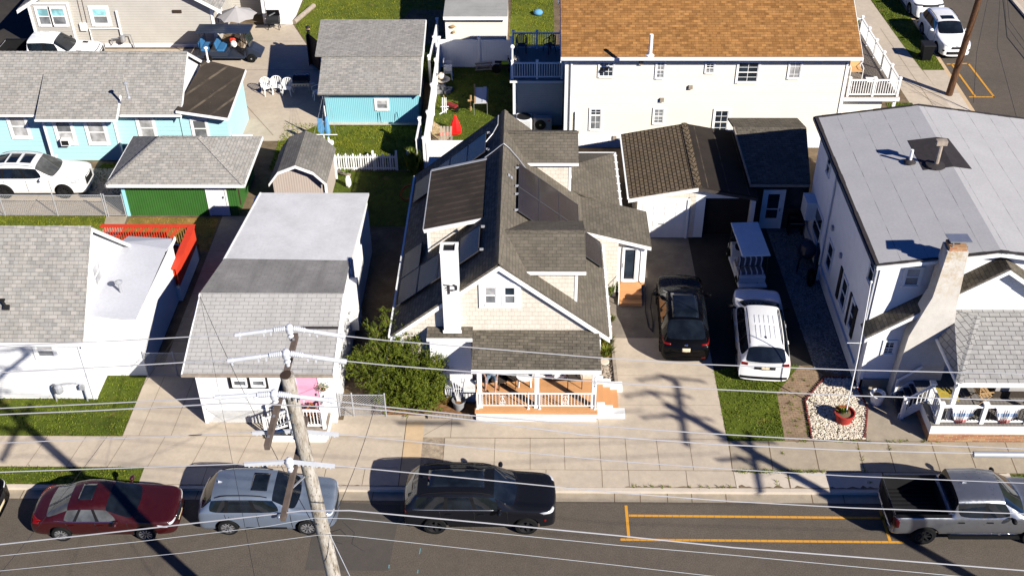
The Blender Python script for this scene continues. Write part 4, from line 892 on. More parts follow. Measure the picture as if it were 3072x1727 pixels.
window(ln, (0,50.3,0), FRONT, *wrect('A',1750,1085,1870,1240,50.3), pane='glass_gray', upper='glass_gray', trim=0.1)
pipe_vent(B, (-16.95,54.55,3.45), 0.75, 'white_trim', 0.05, 0.11); pipe_vent(B, P('A',1165,885,3.95), 0.75, 'galv', 0.055, 0.12)
MB().box(-15.2,-14.2,50.15,50.75,0.134,1.15).box(-15.22,-14.18,50.12,50.78,1.15,1.22).build('storage_box', W_['plastic_white'], B)
# grey sided house, top left
K = thing('grey_sided_house', 'grey clapboard gable house with white framed windows behind the white pickup', 'house', (-24.4,66,0.134))
MB().prism([(-29.6,63.45,0.134),(-18.95,63.45,0.134),(-18.95,63.45,2.95),(-24.3,63.45,6.1),(-29.6,63.45,2.95)], (0,10,0)).build('wall', W_['gray_siding'], K)
MB().box(-29.72,-27.35,63.12,63.5,0.3,3.02).build('window_bay', W_['gray_siding'], K)
MB().box(-29.76,-29.6,63.08,63.2,0.134,3.0).box(-27.42,-27.32,63.09,63.2,0.3,3.0).box(-29.76,-27.3,63.07,63.2,3.0,3.1).build('bay_trim', W_['white_trim'], K)
for x0, z0 in ((-30.35,2.75),(-18.3,2.7)): MB().plate([(x0,63.0,z0),(x0,74,z0),(-24.3,74,6.3),(-24.3,63.0,6.3)], 0.1).build('roof', W_['gray_shingle'], K)
rake(K, [(-30.4,2.68),(-24.3,6.22),(-18.25,2.65)], 63.02, 62.96, 0.22)
o = (0,63.12,0)
for q in ((345,75,450,225),(470,75,590,225)): window(K, o, FRONT, *wrect('A',*q,63.12), pane='glass_gray', upper='glass_teal', trim=0.11)
window(K, (0,63.45,0), FRONT, *wrect('A',840,78,970,215,63.45), pane='glass_gray', upper='glass_teal', trim=0.17)
window(K, (-18.95,0,0), RIGHT, 64.6, 65.4, 1.35, 2.6, 'glass_gray', trim=0.12)
MB().box(-19.05,-18.9,63.4,63.55,0.134,2.95).build('corner_trim', W_['white_trim'], K)
MB().box(-21.3,-20.75,63.40,63.45,*[wrect('A',1565,92,1620,118,63.45)[i] for i in (2,3)]).build('wall_vent', W_['dark_brown'], K)
c = PY('A',1050,100,63.4); d2 = PY('A',1095,320,63.4); e2 = PY('A',810,262,63.4)
MB().tube([(c.x,63.38,c.z),(c.x,63.38,0.9)], 0.07, 8).tube([(c.x,63.38,e2.z+0.02),(e2.x,63.38,e2.z),(e2.x,63.38,0.4)], 0.045, 8).build('downspout', W_['white_trim'], K)
g0 = PY('A',1100,360,63.2)
MB().tube([(g0.x-0.6,63.2,0.4),(g0.x-0.6,63.2,0.75),(g0.x,63.2,0.8)], 0.04, 6).lathe([(0.16,0),(0.18,0.15),(0.15,0.35),(0.03,0.42)], 10, (g0.x+0.1,63.15,0.6)).tube([(g0.x+0.2,63.2,1.0),(g0.x+0.6,63.2,1.0),(g0.x+0.7,63.2,0.14)], 0.035, 6).build('gas_meter', W_['steel'], K)
eb = wrect('A',728,210,785,275,63.4); MB().box(eb[0],eb[1],63.3,63.45,eb[2],eb[3]).build('electric_meter', W_['plastic_white'], K)
MB().tube([PY('A',700,0,63.4),PY('A',748,205,63.4)], 0.015, 6).tube([PY('A',742,0,63.4),PY('A',790,210,63.4)], 0.015, 6).build('service_cable', W_['timber'], K)
MB().box(-25.8,-19.2,63.36,63.45,0.134,0.34).build('foundation', W_['white_board'], K)
MB().box(-18.95,-16.75,68.2,72,0.134,3.0).build('rear_wing', W_['gray_siding'], K)
sw = MB().box(-16.75,-14.95,66.65,72,0.134,2.7).build('white_wing', W_['white_board'], K)
MB().box(-16.5,-15.35,66.60,66.65,0.2,2.1).build('double_door', W_['white_trim'], sw)
MB().box(-16.9,-14.85,66.5,72,2.7,2.78).build('white_wing_roof', W_['gray_shingle'], sw)
# small blue shed in the middle
Sx = thing('blue_shed', 'low turquoise ribbed shed with long grey shingle roof', 'shed', (-8.5,56,0.134))
MB().prism([(-10.9,53.92,0.134),(-10.9,56.2,0.134),(-10.9,56.2,2.88),(-10.9,53.92,2.12)], (4.95,0,0)).build('wall', W_['blue_ribs'], Sx)
MB().prism([(-11.2,56.2,0.134),(-11.2,60.0,0.134),(-11.2,60.0,3.25),(-11.2,56.2,2.95)], (5.15,0,0)).build('rear_wall', W_['white_board'], Sx)
MB().plate([(-11.17,53.5,2.10),(-5.76,53.5,2.10),(-5.86,56.3,3.02),(-11.25,56.3,3.02)], 0.08).build('roof', W_['gray_shingle'], Sx)
MB().plate([(-11.58,56.05,3.08),(-5.8,56.05,3.08),(-5.9,60.1,3.36),(-11.85,60.1,3.36)], 0.08).build('rear_roof', W_['gray_shingle'], Sx)
window(Sx, (0,53.92,0), FRONT, *wrect('B',1293,905,1395,985,53.92), pane='glass_gray', trim=0.09, style='plain', upper='glass_curtain')
MB().tube([(-8.15,53.9,0.2),(-8.12,53.88,0.8),(-8.02,53.88,0.85),(-7.98,53.9,0.2)], 0.015, 5).tube([(-7.25,53.9,0.3),(-7.18,53.88,0.75),(-7.08,53.88,0.85),(-7.02,53.9,0.3)], 0.015, 5).build('wall_hose', W_['blue_ribs'], Sx)
MB().beam((-5.78,53.5,2.02),(-5.88,60.1,3.26),0.05,0.16).build('rake_board', W_['white_trim'], Sx)
fp = thing('dark_fence_panel', 'dark brown board panel standing beside the turquoise shed', 'fence panel', (-12.5,60.7,0.134))
MB().prism([(-12.95,61.2,0.134),(-12.2,60.1,0.134),(-12.2,60.1,2.0),(-12.95,61.2,2.0)], (0.05,0.05,0)).build('board', W_['dark_brown'], fp)
MB().box(-12.99,-12.93,60.9,61.9,0.134,2.0).build('board', W_['navy'], fp)
fl = thing('wooden_finial', 'small tan and black finial on top of the dark fence panel', 'finial', (-12.95,61.55,2.0))
MB().ball((-12.95,61.55,2.1), 0.13, 0.12, 0.12).build('base', W_['wood_raw'], fl); MB().ball((-12.95,61.55,2.24), 0.14, 0.13, 0.1).build('cap', W_['black'], fl)
# white garage at the top of the frame
T = thing('white_garage', 'small cream garage with weathered flat grey roof behind the white fence', 'garage', (-3.2,64,0.134))
MB().box(-5.0,-1.4,62.45,68,0.134,2.55).build('wall', W_['cream'], T)
MB().plate([(-5.08,62.2,2.62),(-1.32,62.2,2.62),(-1.32,68.3,3.0),(-5.08,68.3,3.0)], 0.08).build('roof', W_['roll_weather'], T)
MB().box(-5.08,-1.32,62.14,62.2,2.42,2.6).build('fascia', W_['white_trim'], T)
lm = PY('C',325,240,62.4); MB().ball((lm.x,62.38,lm.z), 0.16, 0.08, 0.1, jit=0.2).ball((lm.x+0.05,62.38,lm.z-0.35), 0.1, 0.07, 0.08, jit=0.2).build('wall_lamp', W_['wood_raw'], T)
# weathered little shed behind the cottage
Q = thing('weathered_shed', 'small shed with weathered grey gambrel roof beside the picket fence', 'shed', (-10.9,46.8,0.134))
prof = [(-12.25,1.75),(-11.75,2.4),(-10.9,2.75),(-10.1,2.4),(-9.52,1.75)]
MB().prism([(-12.1,45.5,0.134),(-9.65,45.5,0.134)]+[(x+(0.12 if x > -10.9 else -0.12)*-1,45.5,z-0.07) for x,z in prof[::-1]], (0,2.8,0)).build('wall', W_['pinkish_wood'], Q)
for (xa,za),(xb,zb) in zip(prof, prof[1:]): MB().plate([(xa,45.2,za),(xb,45.2,zb),(xb,48.45,zb),(xa,48.45,za)], 0.05).build('roof', W_['weathered_tab'], Q)
rake(Q, [(x,z-0.02) for x,z in prof], 45.2, 45.16, 0.14)
MB().box(-9.68,-9.58,45.4,45.55,0.134,1.75).box(-9.68,-9.58,48.2,48.32,0.134,1.75).build('corner_trim', W_['white_trim'], Q)
# cream house with tan roof
X = thing('cream_house', 'long cream two storey house with tan shingle roof', 'house', (9,56,0.134))
MB().prism([(1.78,51.45,0.134),(1.78,57.4,0.134),(1.78,57.4,5.3),(1.78,54.45,6.85),(1.78,51.45,5.3)], (13.95,0,0)).build('wall', W_['cream'], X)
MB().plate([(1.52,51.0,5.42),(16.2,51.0,5.42),(16.2,54.45,7.13),(1.52,54.45,7.13)], 0.1).build('roof', W_['tan_shingle'], X)
MB().plate([(1.52,57.9,5.38),(16.2,57.9,5.38),(16.2,54.45,7.13),(1.52,54.45,7.13)], 0.1).build('roof', W_['tan_shingle'], X)
MB().beam((1.5,50.95,5.34),(16.22,50.95,5.34),0.12,0.13).build('gutter', W_['white_trim'], X)
MB().box(1.6,15.9,51.05,51.4,5.26,5.30).build('soffit', W_['white_trim'], X)
for y in (50.95,57.95): MB().prism([(16.24,y,5.33),(16.24,54.45,7.07),(16.24,54.45,6.87),(16.24,y,5.13)], (-0.04,0,0)).prism([(1.48,y,5.33),(1.48,54.45,7.07),(1.48,54.45,6.87),(1.48,y,5.13)], (0.04,0,0)).build('rake_board', W_['white_trim'], X)
MB().box(1.74,1.9,51.41,51.55,0.134,5.3).box(15.6,15.77,51.41,51.55,0.134,5.3).build('corner_trim', W_['white_trim'], X)
MB().box(1.8,15.7,51.40,51.45,0.134,0.95).build('skirting', W_['vinyl_fence'], X)
MB().tube([(2.05,51.35,5.3),(2.05,51.38,5.15),(2.05,51.38,0.2)], 0.05, 8).build('downspout', W_['white_trim'], X)
MB().box(2.3,2.42,51.35,51.45,0.9,2.2).build('meter_pipe', W_['white_trim'], X)
o = (0,51.45,0); SY = 51.45
def cw(k, q, **kw): window(X, o, FRONT, *wrect(k,*q,SY), **kw)
cw('C',(1650,562,1780,692), pane='glass', style='awning', cols=3, trim=0.06); cw('C',(2170,562,2240,705), pane='glass_gray', trim=0.07, cols=2)
cw('C',(1570,985,1665,1170), pane='glass_gray', style='awning', cols=2, trim=0.07, upper='glass'); cw('C',(2145,985,2230,1115), pane='glass_gray', trim=0.07, cols=2)
cw('D',(285,565,390,708), pane='glass_curtain', style='plain', trim=0.06, cols=2)
# upper windows between x 2050 and 2300 of the photograph
cw('S',(2117,190,2142,218), pane='glass', trim=0.05, cols=2); cw('S',(2213,187,2274,246), pane='glass', trim=0.08, cols=2, style='double')
cw('S',(2142,331,2182,400), pane='glass', trim=0.09, cols=2)
vb = MB()
for k, x, y in (('C',2030,570),('C',2220,905),('S',2072,262),('C',1790,1245)):
    p = PY(k,x,y,51.4); vb.cbox((p.x,51.4,p.z), 0.2, 0.12, 0.2)
vb.build('wall_vent', W_['timber'], X)
tv = P('C',2115,455,6.45); MB().tube([(tv.x,tv.y,6.2),(tv.x,tv.y,7.25)], 0.09, 12).lathe([(0.2,0),(0.2,0.04),(0.1,0.09)], 12, (tv.x,tv.y,6.16)).build('vent_pipe', W_['white_trim'], X)
def railing(par, pts, zf, h=0.95, post=0.11, gap=0.125, inner=True, name='railing'):
    mb = MB()
    for i,(a,b) in enumerate(zip(pts, pts[1:])):
        a3, b3 = Vector((*a,0)), Vector((*b,0)); L = (b3-a3).length; d = (b3-a3)/L; n = max(1,round(L/1.5)) if inner else 1
        mb.beam(a3+Vector((0,0,zf+h-0.05)), b3+Vector((0,0,zf+h-0.05)), 0.09, 0.06); mb.beam(a3+Vector((0,0,zf+0.12)), b3+Vector((0,0,zf+0.12)), 0.06, 0.06)
        for k in range(n+1):
            if k == 0 and i > 0: continue
            p = a3+d*L*k/n; mb.box(p.x-post/2,p.x+post/2,p.y-post/2,p.y+post/2,zf,zf+h+0.06).cbox((p.x,p.y,zf+h+0.09), post*1.4, post*1.4, 0.06)
        m = int(L/gap)
        for k in range(1,m): p = a3+d*L*k/m; mb.box(p.x-0.018,p.x+0.018,p.y-0.018,p.y+0.018,zf+0.14,zf+h-0.06)
    return mb.build(name, W_['white_trim'], par)
lk = thing('rear_deck', 'raised deck with white railing over a cream annex in the shade of the cream house', 'deck', (0.3,55,0.134))
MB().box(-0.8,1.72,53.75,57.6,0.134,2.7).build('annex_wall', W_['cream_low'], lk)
MB().box(-0.9,-0.75,53.68,53.85,0.134,2.7).build('corner_trim', W_['white_trim'], lk)
MB().box(-1.05,1.74,53.6,57.6,2.7,2.8).build('fascia', W_['white_trim'], lk); MB().box(-1.0,1.72,53.66,57.55,2.8,2.85).build('floor', W_['deck_gray'], lk)
railing(lk, [(1.65,53.78),(-0.92,53.78),(-0.92,57.4),(1.65,57.4)], 2.85)
MB().tube([(-0.92,53.78,3.8),(-0.92,53.78,4.55)], 0.05, 8).ball((-0.92,53.78,4.65), 0.12).build('lamp_post', W_['white_trim'], lk)
rk = thing('side_deck', 'sunlit raised deck with white railing at the end of the cream house', 'deck', (17.3,55,0.134))
MB().box(15.9,18.7,51.75,59.5,2.62,2.8).build('fascia', W_['white_trim'], rk); MB().box(15.8,18.65,51.8,59.45,2.8,2.85).build('floor', W_['wood_gray'], rk)
MB().box(15.75,18.0,52.2,59,0.134,2.62).build('lower_wall', W_['cream'], rk); MB().box(18.45,18.6,51.9,52.05,0.134,2.62).build('post', W_['white_trim'], rk)
railing(rk, [(16.05,51.85),(18.55,51.85),(18.4,59.3),(16.4,59.4)], 2.85)
# twin garage
tg = thing('twin_garage', 'double garage, brown shingles on one half and black rolled roofing on the other', 'garage', (7.4,45.8,0.134))
MB().prism([(4.92,43.18,0.134),(7.5,43.18,0.134),(7.5,43.18,2.86),(4.92,43.18,2.36)], (0,5.4,0)).build('wall', W_['shake_cream'], tg)
bl = MB(); bl.prism([(7.5,43.2,0.134),(7.93,43.2,0.134),(7.93,43.2,2.78),(7.5,43.2,2.86)], (0,0.25,0)).prism([(9.98,43.2,0.134),(10.2,43.2,0.134),(10.2,43.2,2.36),(9.98,43.2,2.42)], (0,0.25,0)).prism([(7.93,43.2,2.26),(9.98,43.2,2.26),(9.98,43.2,2.42),(7.93,43.2,2.78)], (0,0.25,0))
bl.build('block_front', W_['white_board'], tg)
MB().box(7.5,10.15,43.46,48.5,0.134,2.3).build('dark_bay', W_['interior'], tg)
MB().box(10.15,10.22,43.3,48.5,0.134,2.3).build('side_wall', W_['white_board'], tg)
MB().plate([(4.45,42.95,2.44),(7.5,42.95,3.03),(7.5,48.7,3.03),(4.45,48.7,2.44)], 0.09).build('roof', W_['brown_tab'], tg)
MB().plate([(7.5,42.95,3.03),(10.2,42.95,2.5),(10.2,48.7,2.5),(7.5,48.7,3.03)], 0.09).build('roof', W_['roll_black'], tg)['label'] = 'black rolled half of the roof'
ridge_caps(tg, (7.48,42.95,3.03), (7.48,48.7,3.03), 'brown_tab', 0.15, 0.22, 0.19)
rake(tg, [(4.42,2.37),(7.5,2.96)], 42.97, 42.9, 0.17); rake(tg, [(7.5,2.96),(10.2,2.43)], 42.97, 42.9, 0.14, 'fascia_dark')
MB().beam((4.42,42.95,2.38),(4.42,48.7,2.38),0.1,0.1).build('gutter', W_['white_trim'], tg)
MB().box(4.86,5.02,43.1,43.25,0.134,2.36).box(7.12,7.22,43.1,43.25,0.134,2.3).box(4.98,7.22,43.12,43.18,2.18,2.3).build('door_trim', W_['white_trim'], tg)
dr = MB().box(5.02,7.12,43.15,43.19,0.15,2.18)
for r in range(4):
    for cc in range(4): dr.box(5.12+cc*0.5,5.52+cc*0.5,43.135,43.15,0.25+r*0.48,0.6+r*0.48)
MB().box(5.9,6.2,43.1,43.13,0.9,0.94).build('handle', W_['steel'], dr.build('garage_door', W_['white_trim'], tg))
MB().cbox((9.0,43.1,2.5),0.3,0.12,0.12).build('lamp', W_['white_trim'], tg)
da = thing('back_porch_annex', 'dark shingled lean-to with a white framed glass door between garage and white house', 'porch', (11.3,45.5,0.134))
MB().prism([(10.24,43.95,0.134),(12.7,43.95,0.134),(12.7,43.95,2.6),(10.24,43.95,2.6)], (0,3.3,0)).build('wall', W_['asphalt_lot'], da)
MB().plate([(9.95,43.65,2.78),(12.62,43.65,2.78),(13.1,47.6,3.42),(9.7,47.6,3.42)], 0.1).build('roof', W_['main_shingle'], da)
MB().plate([(9.7,47.6,3.42),(13.1,47.6,3.42),(13.1,49.5,2.9),(9.7,49.5,2.9)], 0.1).build('roof', W_['main_shingle'], da)
MB().beam((9.9,43.6,2.68),(12.6,43.6,2.68),0.06,0.12).build('fascia', W_['timber'], da)
MB().beam((9.92,43.65,2.75),(9.67,47.6,3.39),0.05,0.14).build('rake_board', W_['timber'], da)
dd = door(da, (0,43.95,0), FRONT, 10.72, 11.58, 0.15, 2.18, 'white_trim', (0.2,0.28,0.92)); MB().box(10.9,11.4,43.9,43.93,1.2,1.25).build('door_rail', W_['white_trim'], dd)
MB().box(11.75,12.65,43.93,43.95,1.25,2.4).build('screen', W_['glass'], da)
# ---------------------------------------------------------------- white house on the right
V = thing('white_stucco_house', 'large white house with pale rolled roof, tall white chimney and front porch', 'house', (17,38,0.134))
MB().prism([(12.75,33.4,0.134),(21.2,33.4,0.134),(21.2,33.4,5.75),(16.7,33.4,6.4),(12.75,33.4,5.8)], (0,10.4,0)).build('wall', W_['stucco_wall'], V)
rz = lambda x: 6.58-0.14*abs(x-16.7)
MB().plate([(12.42,32.98,rz(12.42)),(16.7,32.98,6.58),(16.7,43.95,6.58),(12.42,43.95,rz(12.42))], 0.08).build('roof', W_['roll_gray'], V)
MB().plate([(21.4,32.98,rz(21.4)),(16.7,32.98,6.58),(16.7,43.95,6.58),(21.4,43.95,rz(21.4))], 0.08).build('roof', W_['roll_gray'], V)
ed = MB()
for a, b in (((12.42,32.98),(16.7,32.98)),((16.7,32.98),(21.4,32.98)),((12.42,43.9),(16.7,43.9)),((16.7,43.9),(21.4,43.9)),((12.44,32.98),(12.44,43.95))):
    a3, b3 = Vector((*a,rz(a[0])+0.008)), Vector((*b,rz(b[0])+0.008)); n = 16
    for k in range(n):
        p, q = a3.lerp(b3,k/n), a3.lerp(b3,(k+1)/n); w = random.uniform(0.10,0.17)
        ed.beam(p, q, w, 0.03)
ed.build('roof_edge', W_['tar'], V)
MB().beam((12.36,32.95,5.9),(12.36,43.97,5.9),0.1,0.13).build('gutter', W_['navy'], V)
MB().beam((12.42,32.95,rz(12.42)-0.14),(16.7,32.95,6.44),0.05,0.13).beam((16.7,32.95,6.44),(21.4,32.95,rz(21.4)-0.14),0.05,0.13).build('fascia', W_['white_trim'], V)
pp = MB(); dk = 0.012
q = [P('E5',1130,338,6.52),P('E5',1275,565,6.52)]
pp.poly([(15.55,rr_,rz(15.55)+dk) for rr_ in (41.1,)]+[(15.55,38.75,rz(15.55)+dk),(16.7,38.75,6.58+dk),(16.7,41.1,6.58+dk)]); pp.poly([(16.7,41.1,6.58+dk),(16.7,38.75,6.58+dk),(17.45,38.75,rz(17.45)+dk),(17.2,41.1,rz(17.2)+dk)])
pp.build('roof_patch', W_['tar'], V)
tv = P('E5',1315,590,6.5)
MB().tube([tv,tv+Vector((0,0,0.95))],0.09,10).cbox(tv+Vector((0,0,1.03)),0.42,0.22,0.2).build('vent_stack', W_['timber'], V)
MB().lathe([(0.42,0),(0.4,0.04),(0.12,0.1)],14,tv).build('vent_flashing', W_['tar'], V)
tv = P('E5',1078,560,6.42); MB().tube([tv,tv+Vector((0,0,0.55))],0.06,10).build('vent_pipe', W_['white_trim'], V); MB().lathe([(0.25,0),(0.2,0.05),(0.08,0.1)],12,tv).build('vent_flashing', W_['tar'], V)
# left wall windows, looking onto the driveway
o = (12.75,0,0)
for (y0,y1,z0,z1) in ((39.0,39.75,1.2,2.4),(36.35,37.05,1.25,2.5),(35.0,35.5,1.3,2.5),(41.2,42.6,1.1,2.4),(33.9,34.5,4.3,5.5),(41.6,42.1,4.4,5.2)):
    window(V, o, LEFT, -y1, -y0, z0, z1, 'glass', trim=0.08)
MB().slab(o,*LEFT,-35.0,-34.72,1.1,2.6,0,0.05).slab(o,*LEFT,-37.6,-37.3,1.1,2.6,0,0.05).slab(o,*LEFT,-35.85,-35.6,1.1,2.6,0,0.05).build('shutter', W_['black'], V)
MB().box(12.28,12.75,42.4,43.3,1.6,2.5).build('air_conditioner', W_['plastic_white'], V)
MB().tube([(12.68,40.4,5.8),(12.68,40.35,0.2)],0.05,8).tube([(12.68,33.5,5.8),(12.68,33.5,0.2)],0.05,8).build('downspout', W_['white_trim'], V)
MB().box(12.66,12.76,33.4,43.8,0.134,0.7).build('plinth', W_['stucco_white'], V)
MB().cbox((12.7,37.9,2.9),0.1,0.16,0.2).cbox((12.7,39.6,3.1),0.1,0.16,0.2).build('meter_box', W_['galv'], V)
# front gable volume
rg = lambda x: 6.12-0.70*abs(x-17.0)
MB().prism([(12.76,32.95,0.134),(21.2,32.95,0.134),(21.2,32.95,rg(21.2)-0.1),(17,32.95,6.0),(12.76,32.95,rg(12.76)-0.1)], (0,0.5,0)).build('front_gable', W_['white_vinyl'], V)
MB().prism([(15.55,32.94,rg(15.55)-0.1),(18.45,32.94,rg(15.55)-0.1),(17,32.94,6.0)], (0,-0.02,0)).build('gable_shingles', W_['shake_white'], V)
for x in (12.46,21.5): MB().plate([(x,32.62,rg(x)),(17,32.62,6.12),(17,33.4,6.12),(x,33.4,rg(x))], 0.08).build('gable_roof', W_['main_shingle'], V)
rake(V, [(12.46,rg(12.46)-0.08),(17,6.04),(21.5,rg(21.5)-0.08)], 32.64, 32.58, 0.17)
MB().box(12.7,12.85,32.9,33.0,0.134,2.95).build('corner_trim', W_['white_trim'], V)
a0,a1,b0,b1 = wrect('F5',765,232,862,345,33.4); window(V, (0,33.4,0), FRONT, a0,a1,b0,b1, pane='glass_gray', upper='glass_curtain', trim=0.09)
a0,a1,b0,b1 = wrect('F5',622,722,690,800,32.95); window(V, (0,32.95,0), FRONT, a0,a1,b0,b1, pane='glass_gray', trim=0.08, cols=2, upper='glass')
MB().box(12.76,14.0,32.9,32.95,0.134,0.62).build('foundation', W_['concrete_old'], V)
# chimney with sloped shoulders
pr = [(13.84,0.134),(15.62,0.134),(15.6,3.15),(15.42,4.5),(15.28,6.95),(14.56,6.95),(14.46,4.95),(14.36,4.6),(13.98,3.15)]
ch = MB().prism([(x,32.42,z) for x,z in pr], (0,0.62,0)).build('chimney', W_['stucco_chimney'], V)
MB().box(14.62,15.24,32.48,32.98,6.95,7.1).build('chimney_cap', W_['red_brick'], ch)
MB().cbox((14.95,32.72,7.32),0.75,0.6,0.04,rx=R(-6)).box(14.7,14.74,32.5,32.54,7.1,7.32).box(15.16,15.2,32.9,32.94,7.1,7.32).build('chimney_hood', W_['steel'], ch)
# porch
PB = MB().box(14.62,21,30.02,32.95,0.134,0.56).build('porch_base', W_['red_brick'], V)
MB().box(14.60,21,29.99,32.95,0.56,0.97).build('porch_band', W_['white_trim'], PB); MB().box(14.58,21,29.97,32.95,0.97,1.0).build('porch_floor', W_['deck_gray'], PB)
top = [(16.35,32.6,3.95),(21.5,32.6,3.95)]
MB().plate([(15.08,29.95,3.1),(21.5,29.95,3.1),top[1],top[0]], 0.08).build('porch_roof', W_['gray_shingle_big'], V)
MB().plate([(15.08,29.95,3.1),top[0],(15.6,32.95,3.95),(15.02,32.95,3.1)], 0.08).build('porch_roof', W_['gray_shingle_big'], V)
MB().plate([top[0],top[1],(21.5,32.95,4.0),(15.6,32.95,4.0)], 0.06).build('porch_roof', W_['gray_shingle_big'], V)
ridge_caps(V, (15.08,29.95,3.11), top[0], 'gray_shingle_big', 0.12, 0.22, 0.3)
MB().beam((15.05,29.92,3.02),(21.5,29.92,3.02),0.1,0.11).beam((15.03,29.92,3.03),(15.0,32.9,3.03),0.07,0.1).box(15.1,21.4,30.0,30.15,2.82,2.98).box(15.1,15.22,30.1,32.9,2.82,2.98).build('gutter', W_['white_trim'], V)
MB().box(15.16,15.32,30.2,30.36,1.0,2.9).box(18.9,19.06,30.2,30.36,1.0,2.9).build('porch_post', W_['white_trim'], V)
MB().box(15.16,21,31.0,32.9,2.76,2.82).build('porch_ceiling', W_['white_trim'], V)
rl = MB(); yr = 30.12
for x in (14.82,16.4,18.0,19.6): rl.box(x-0.075,x+0.075,yr-0.075,yr+0.075,0.96,1.88).cbox((x,yr,1.92),0.22,0.22,0.07)
rl.box(14.82,21,yr-0.045,yr+0.045,1.76,1.84).box(14.82,21,yr-0.035,yr+0.035,1.06,1.13)
yb = 31.25; rl.box(14.75,14.9,yb-0.075,yb+0.075,0.96,1.88).cbox((14.82,yb,1.92),0.22,0.22,0.07).box(14.78,14.86,yr,yb,1.76,1.84).box(14.79,14.85,yr,yb,1.06,1.13)
for k in range(8): rl.box(14.80,14.84,yr+0.14+k*0.13,yr+0.17+k*0.13,1.12,1.76)
rl.box(13.92,14.05,31.18,31.31,0.134,1.12).cbox((13.985,31.245,1.16),0.2,0.2,0.07).beam((13.98,31.24,1.05),(14.82,31.24,1.78),0.07,0.08).beam((13.98,31.24,0.42),(14.82,31.24,1.12),0.06,0.06)
for k in range(5): x = 14.12+k*0.14; rl.box(x-0.015,x+0.015,31.225,31.255,0.45+(x-13.98)*0.83,1.05+(x-13.98)*0.86)
rl.beam((13.98,32.35,1.05),(14.75,32.35,1.75),0.06,0.07).box(13.94,14.02,32.31,32.39,0.134,1.1)
rl.build('railing', W_['white_trim'], V)
sm = MB(); su = MB()
for k in range(4): sm.box(13.88+0.18*k,14.10+0.18*k,31.28,32.35,0.30+0.18*k,0.335+0.18*k)
for y in (31.24,32.37): su.prism([(13.86,y,0.134),(14.05,y,0.134),(14.62,y,0.62),(14.62,y,0.97),(14.45,y,0.97),(13.86,y,0.34)], (0,0.04,0))
MB_s = su.build('stair_stringer', W_['white_trim'], V); sm.build('tread', W_['navy'], MB_s)
bal = MB()
for k in range(46): bal.box(14.96+k*0.13,14.98+k*0.13,yr-0.01,yr+0.01,1.12,1.76)
bal.build('baluster_row', W_['iron_black'], V)
def bunting_at(x, w):
    mb = MB(); n, m = 22, 6; vs = []
    for j in range(m+1):
        for i in range(n+1):
            t = i/n; drop = math.sqrt(max(0,1-(2*t-1)**2))*0.74*(j/m); pull = (2*t-1)*(1-0.15*j/m)
            vs.append((x+w/2*pull, yr-0.07-0.03*math.cos(t*n*math.pi*0.9)*(0.4+j/m), 1.80-drop-0.02*j/m))
    mb.add(vs, [(j*(n+1)+i,j*(n+1)+i+1,(j+1)*(n+1)+i+1,(j+1)*(n+1)+i) for j in range(m) for i in range(n)])
    return mb.build('patriotic_bunting', W_['bunting'], None, smooth=True)
b1 = bunting_at(15.62, 0.95); tag(b1, 'fan shaped red white and blue bunting hung on the porch rail nearest the corner post', 'bunting', 'buntings on the porch rail')
b2 = bunting_at(17.2, 0.95); tag(b2, 'red white and blue bunting on the porch rail at the right edge of the photo', 'bunting', 'buntings on the porch rail')
for b in (b1,b2):
    s = b.modifiers.new('Solidify','SOLIDIFY'); s.thickness = 0.006
mt = thing('yellow_doormat', 'yellow and green patterned mat on the white house porch floor', 'mat', (15.5,31.5,1.0)); MB().cbox((15.55,31.65,1.01),0.95,0.6,0.012,rz=R(-12)).build('mat', W_['yellow_mat'], mt)
def wood_chair(p, rz, label, nm='folding_chair'):
    t = thing(nm, label, 'chair', p, rz, 'brown folding chairs on the white house porch')
    for k in range(4): MB().cbox((0,-0.2+k*0.13,0.42),0.5,0.1,0.025).build('seat_slat', W_['wood_raw'], t, local=True)
    for k in range(4): MB().cbox((0,0.27+0.02*k,0.55+0.12*k),0.5,0.025,0.09).build('back_slat', W_['wood_raw'], t, local=True)
    for sx in (-1,1):
        MB().beam((sx*0.24,-0.28,0),(sx*0.24,0.22,0.44),0.03).build('leg', W_['wood_raw'], t, local=True); MB().beam((sx*0.26,0.32,0),(sx*0.26,-0.2,0.44),0.03).build('leg', W_['wood_raw'], t, local=True)
        MB().beam((sx*0.27,-0.25,0.62),(sx*0.27,0.32,0.64),0.06,0.025).build('armrest', W_['wood_raw'], t, local=True)
    return t
c1 = wood_chair((16.75,31.3,1.0), R(100), 'brown wooden folding chair behind the second bunting post on the white house porch')
wc = thing('porch_bench', 'grey cushioned bench under the porch roof of the white house', 'bench', (18,31.9,1.0)); MB().box(17.3,18.9,31.5,32.2,1.3,1.5).build('cushion', W_['umbrella_gray'], wc); MB().box(17.25,18.95,31.45,32.25,1.0,1.3).build('frame', W_['wicker_dark'], wc)
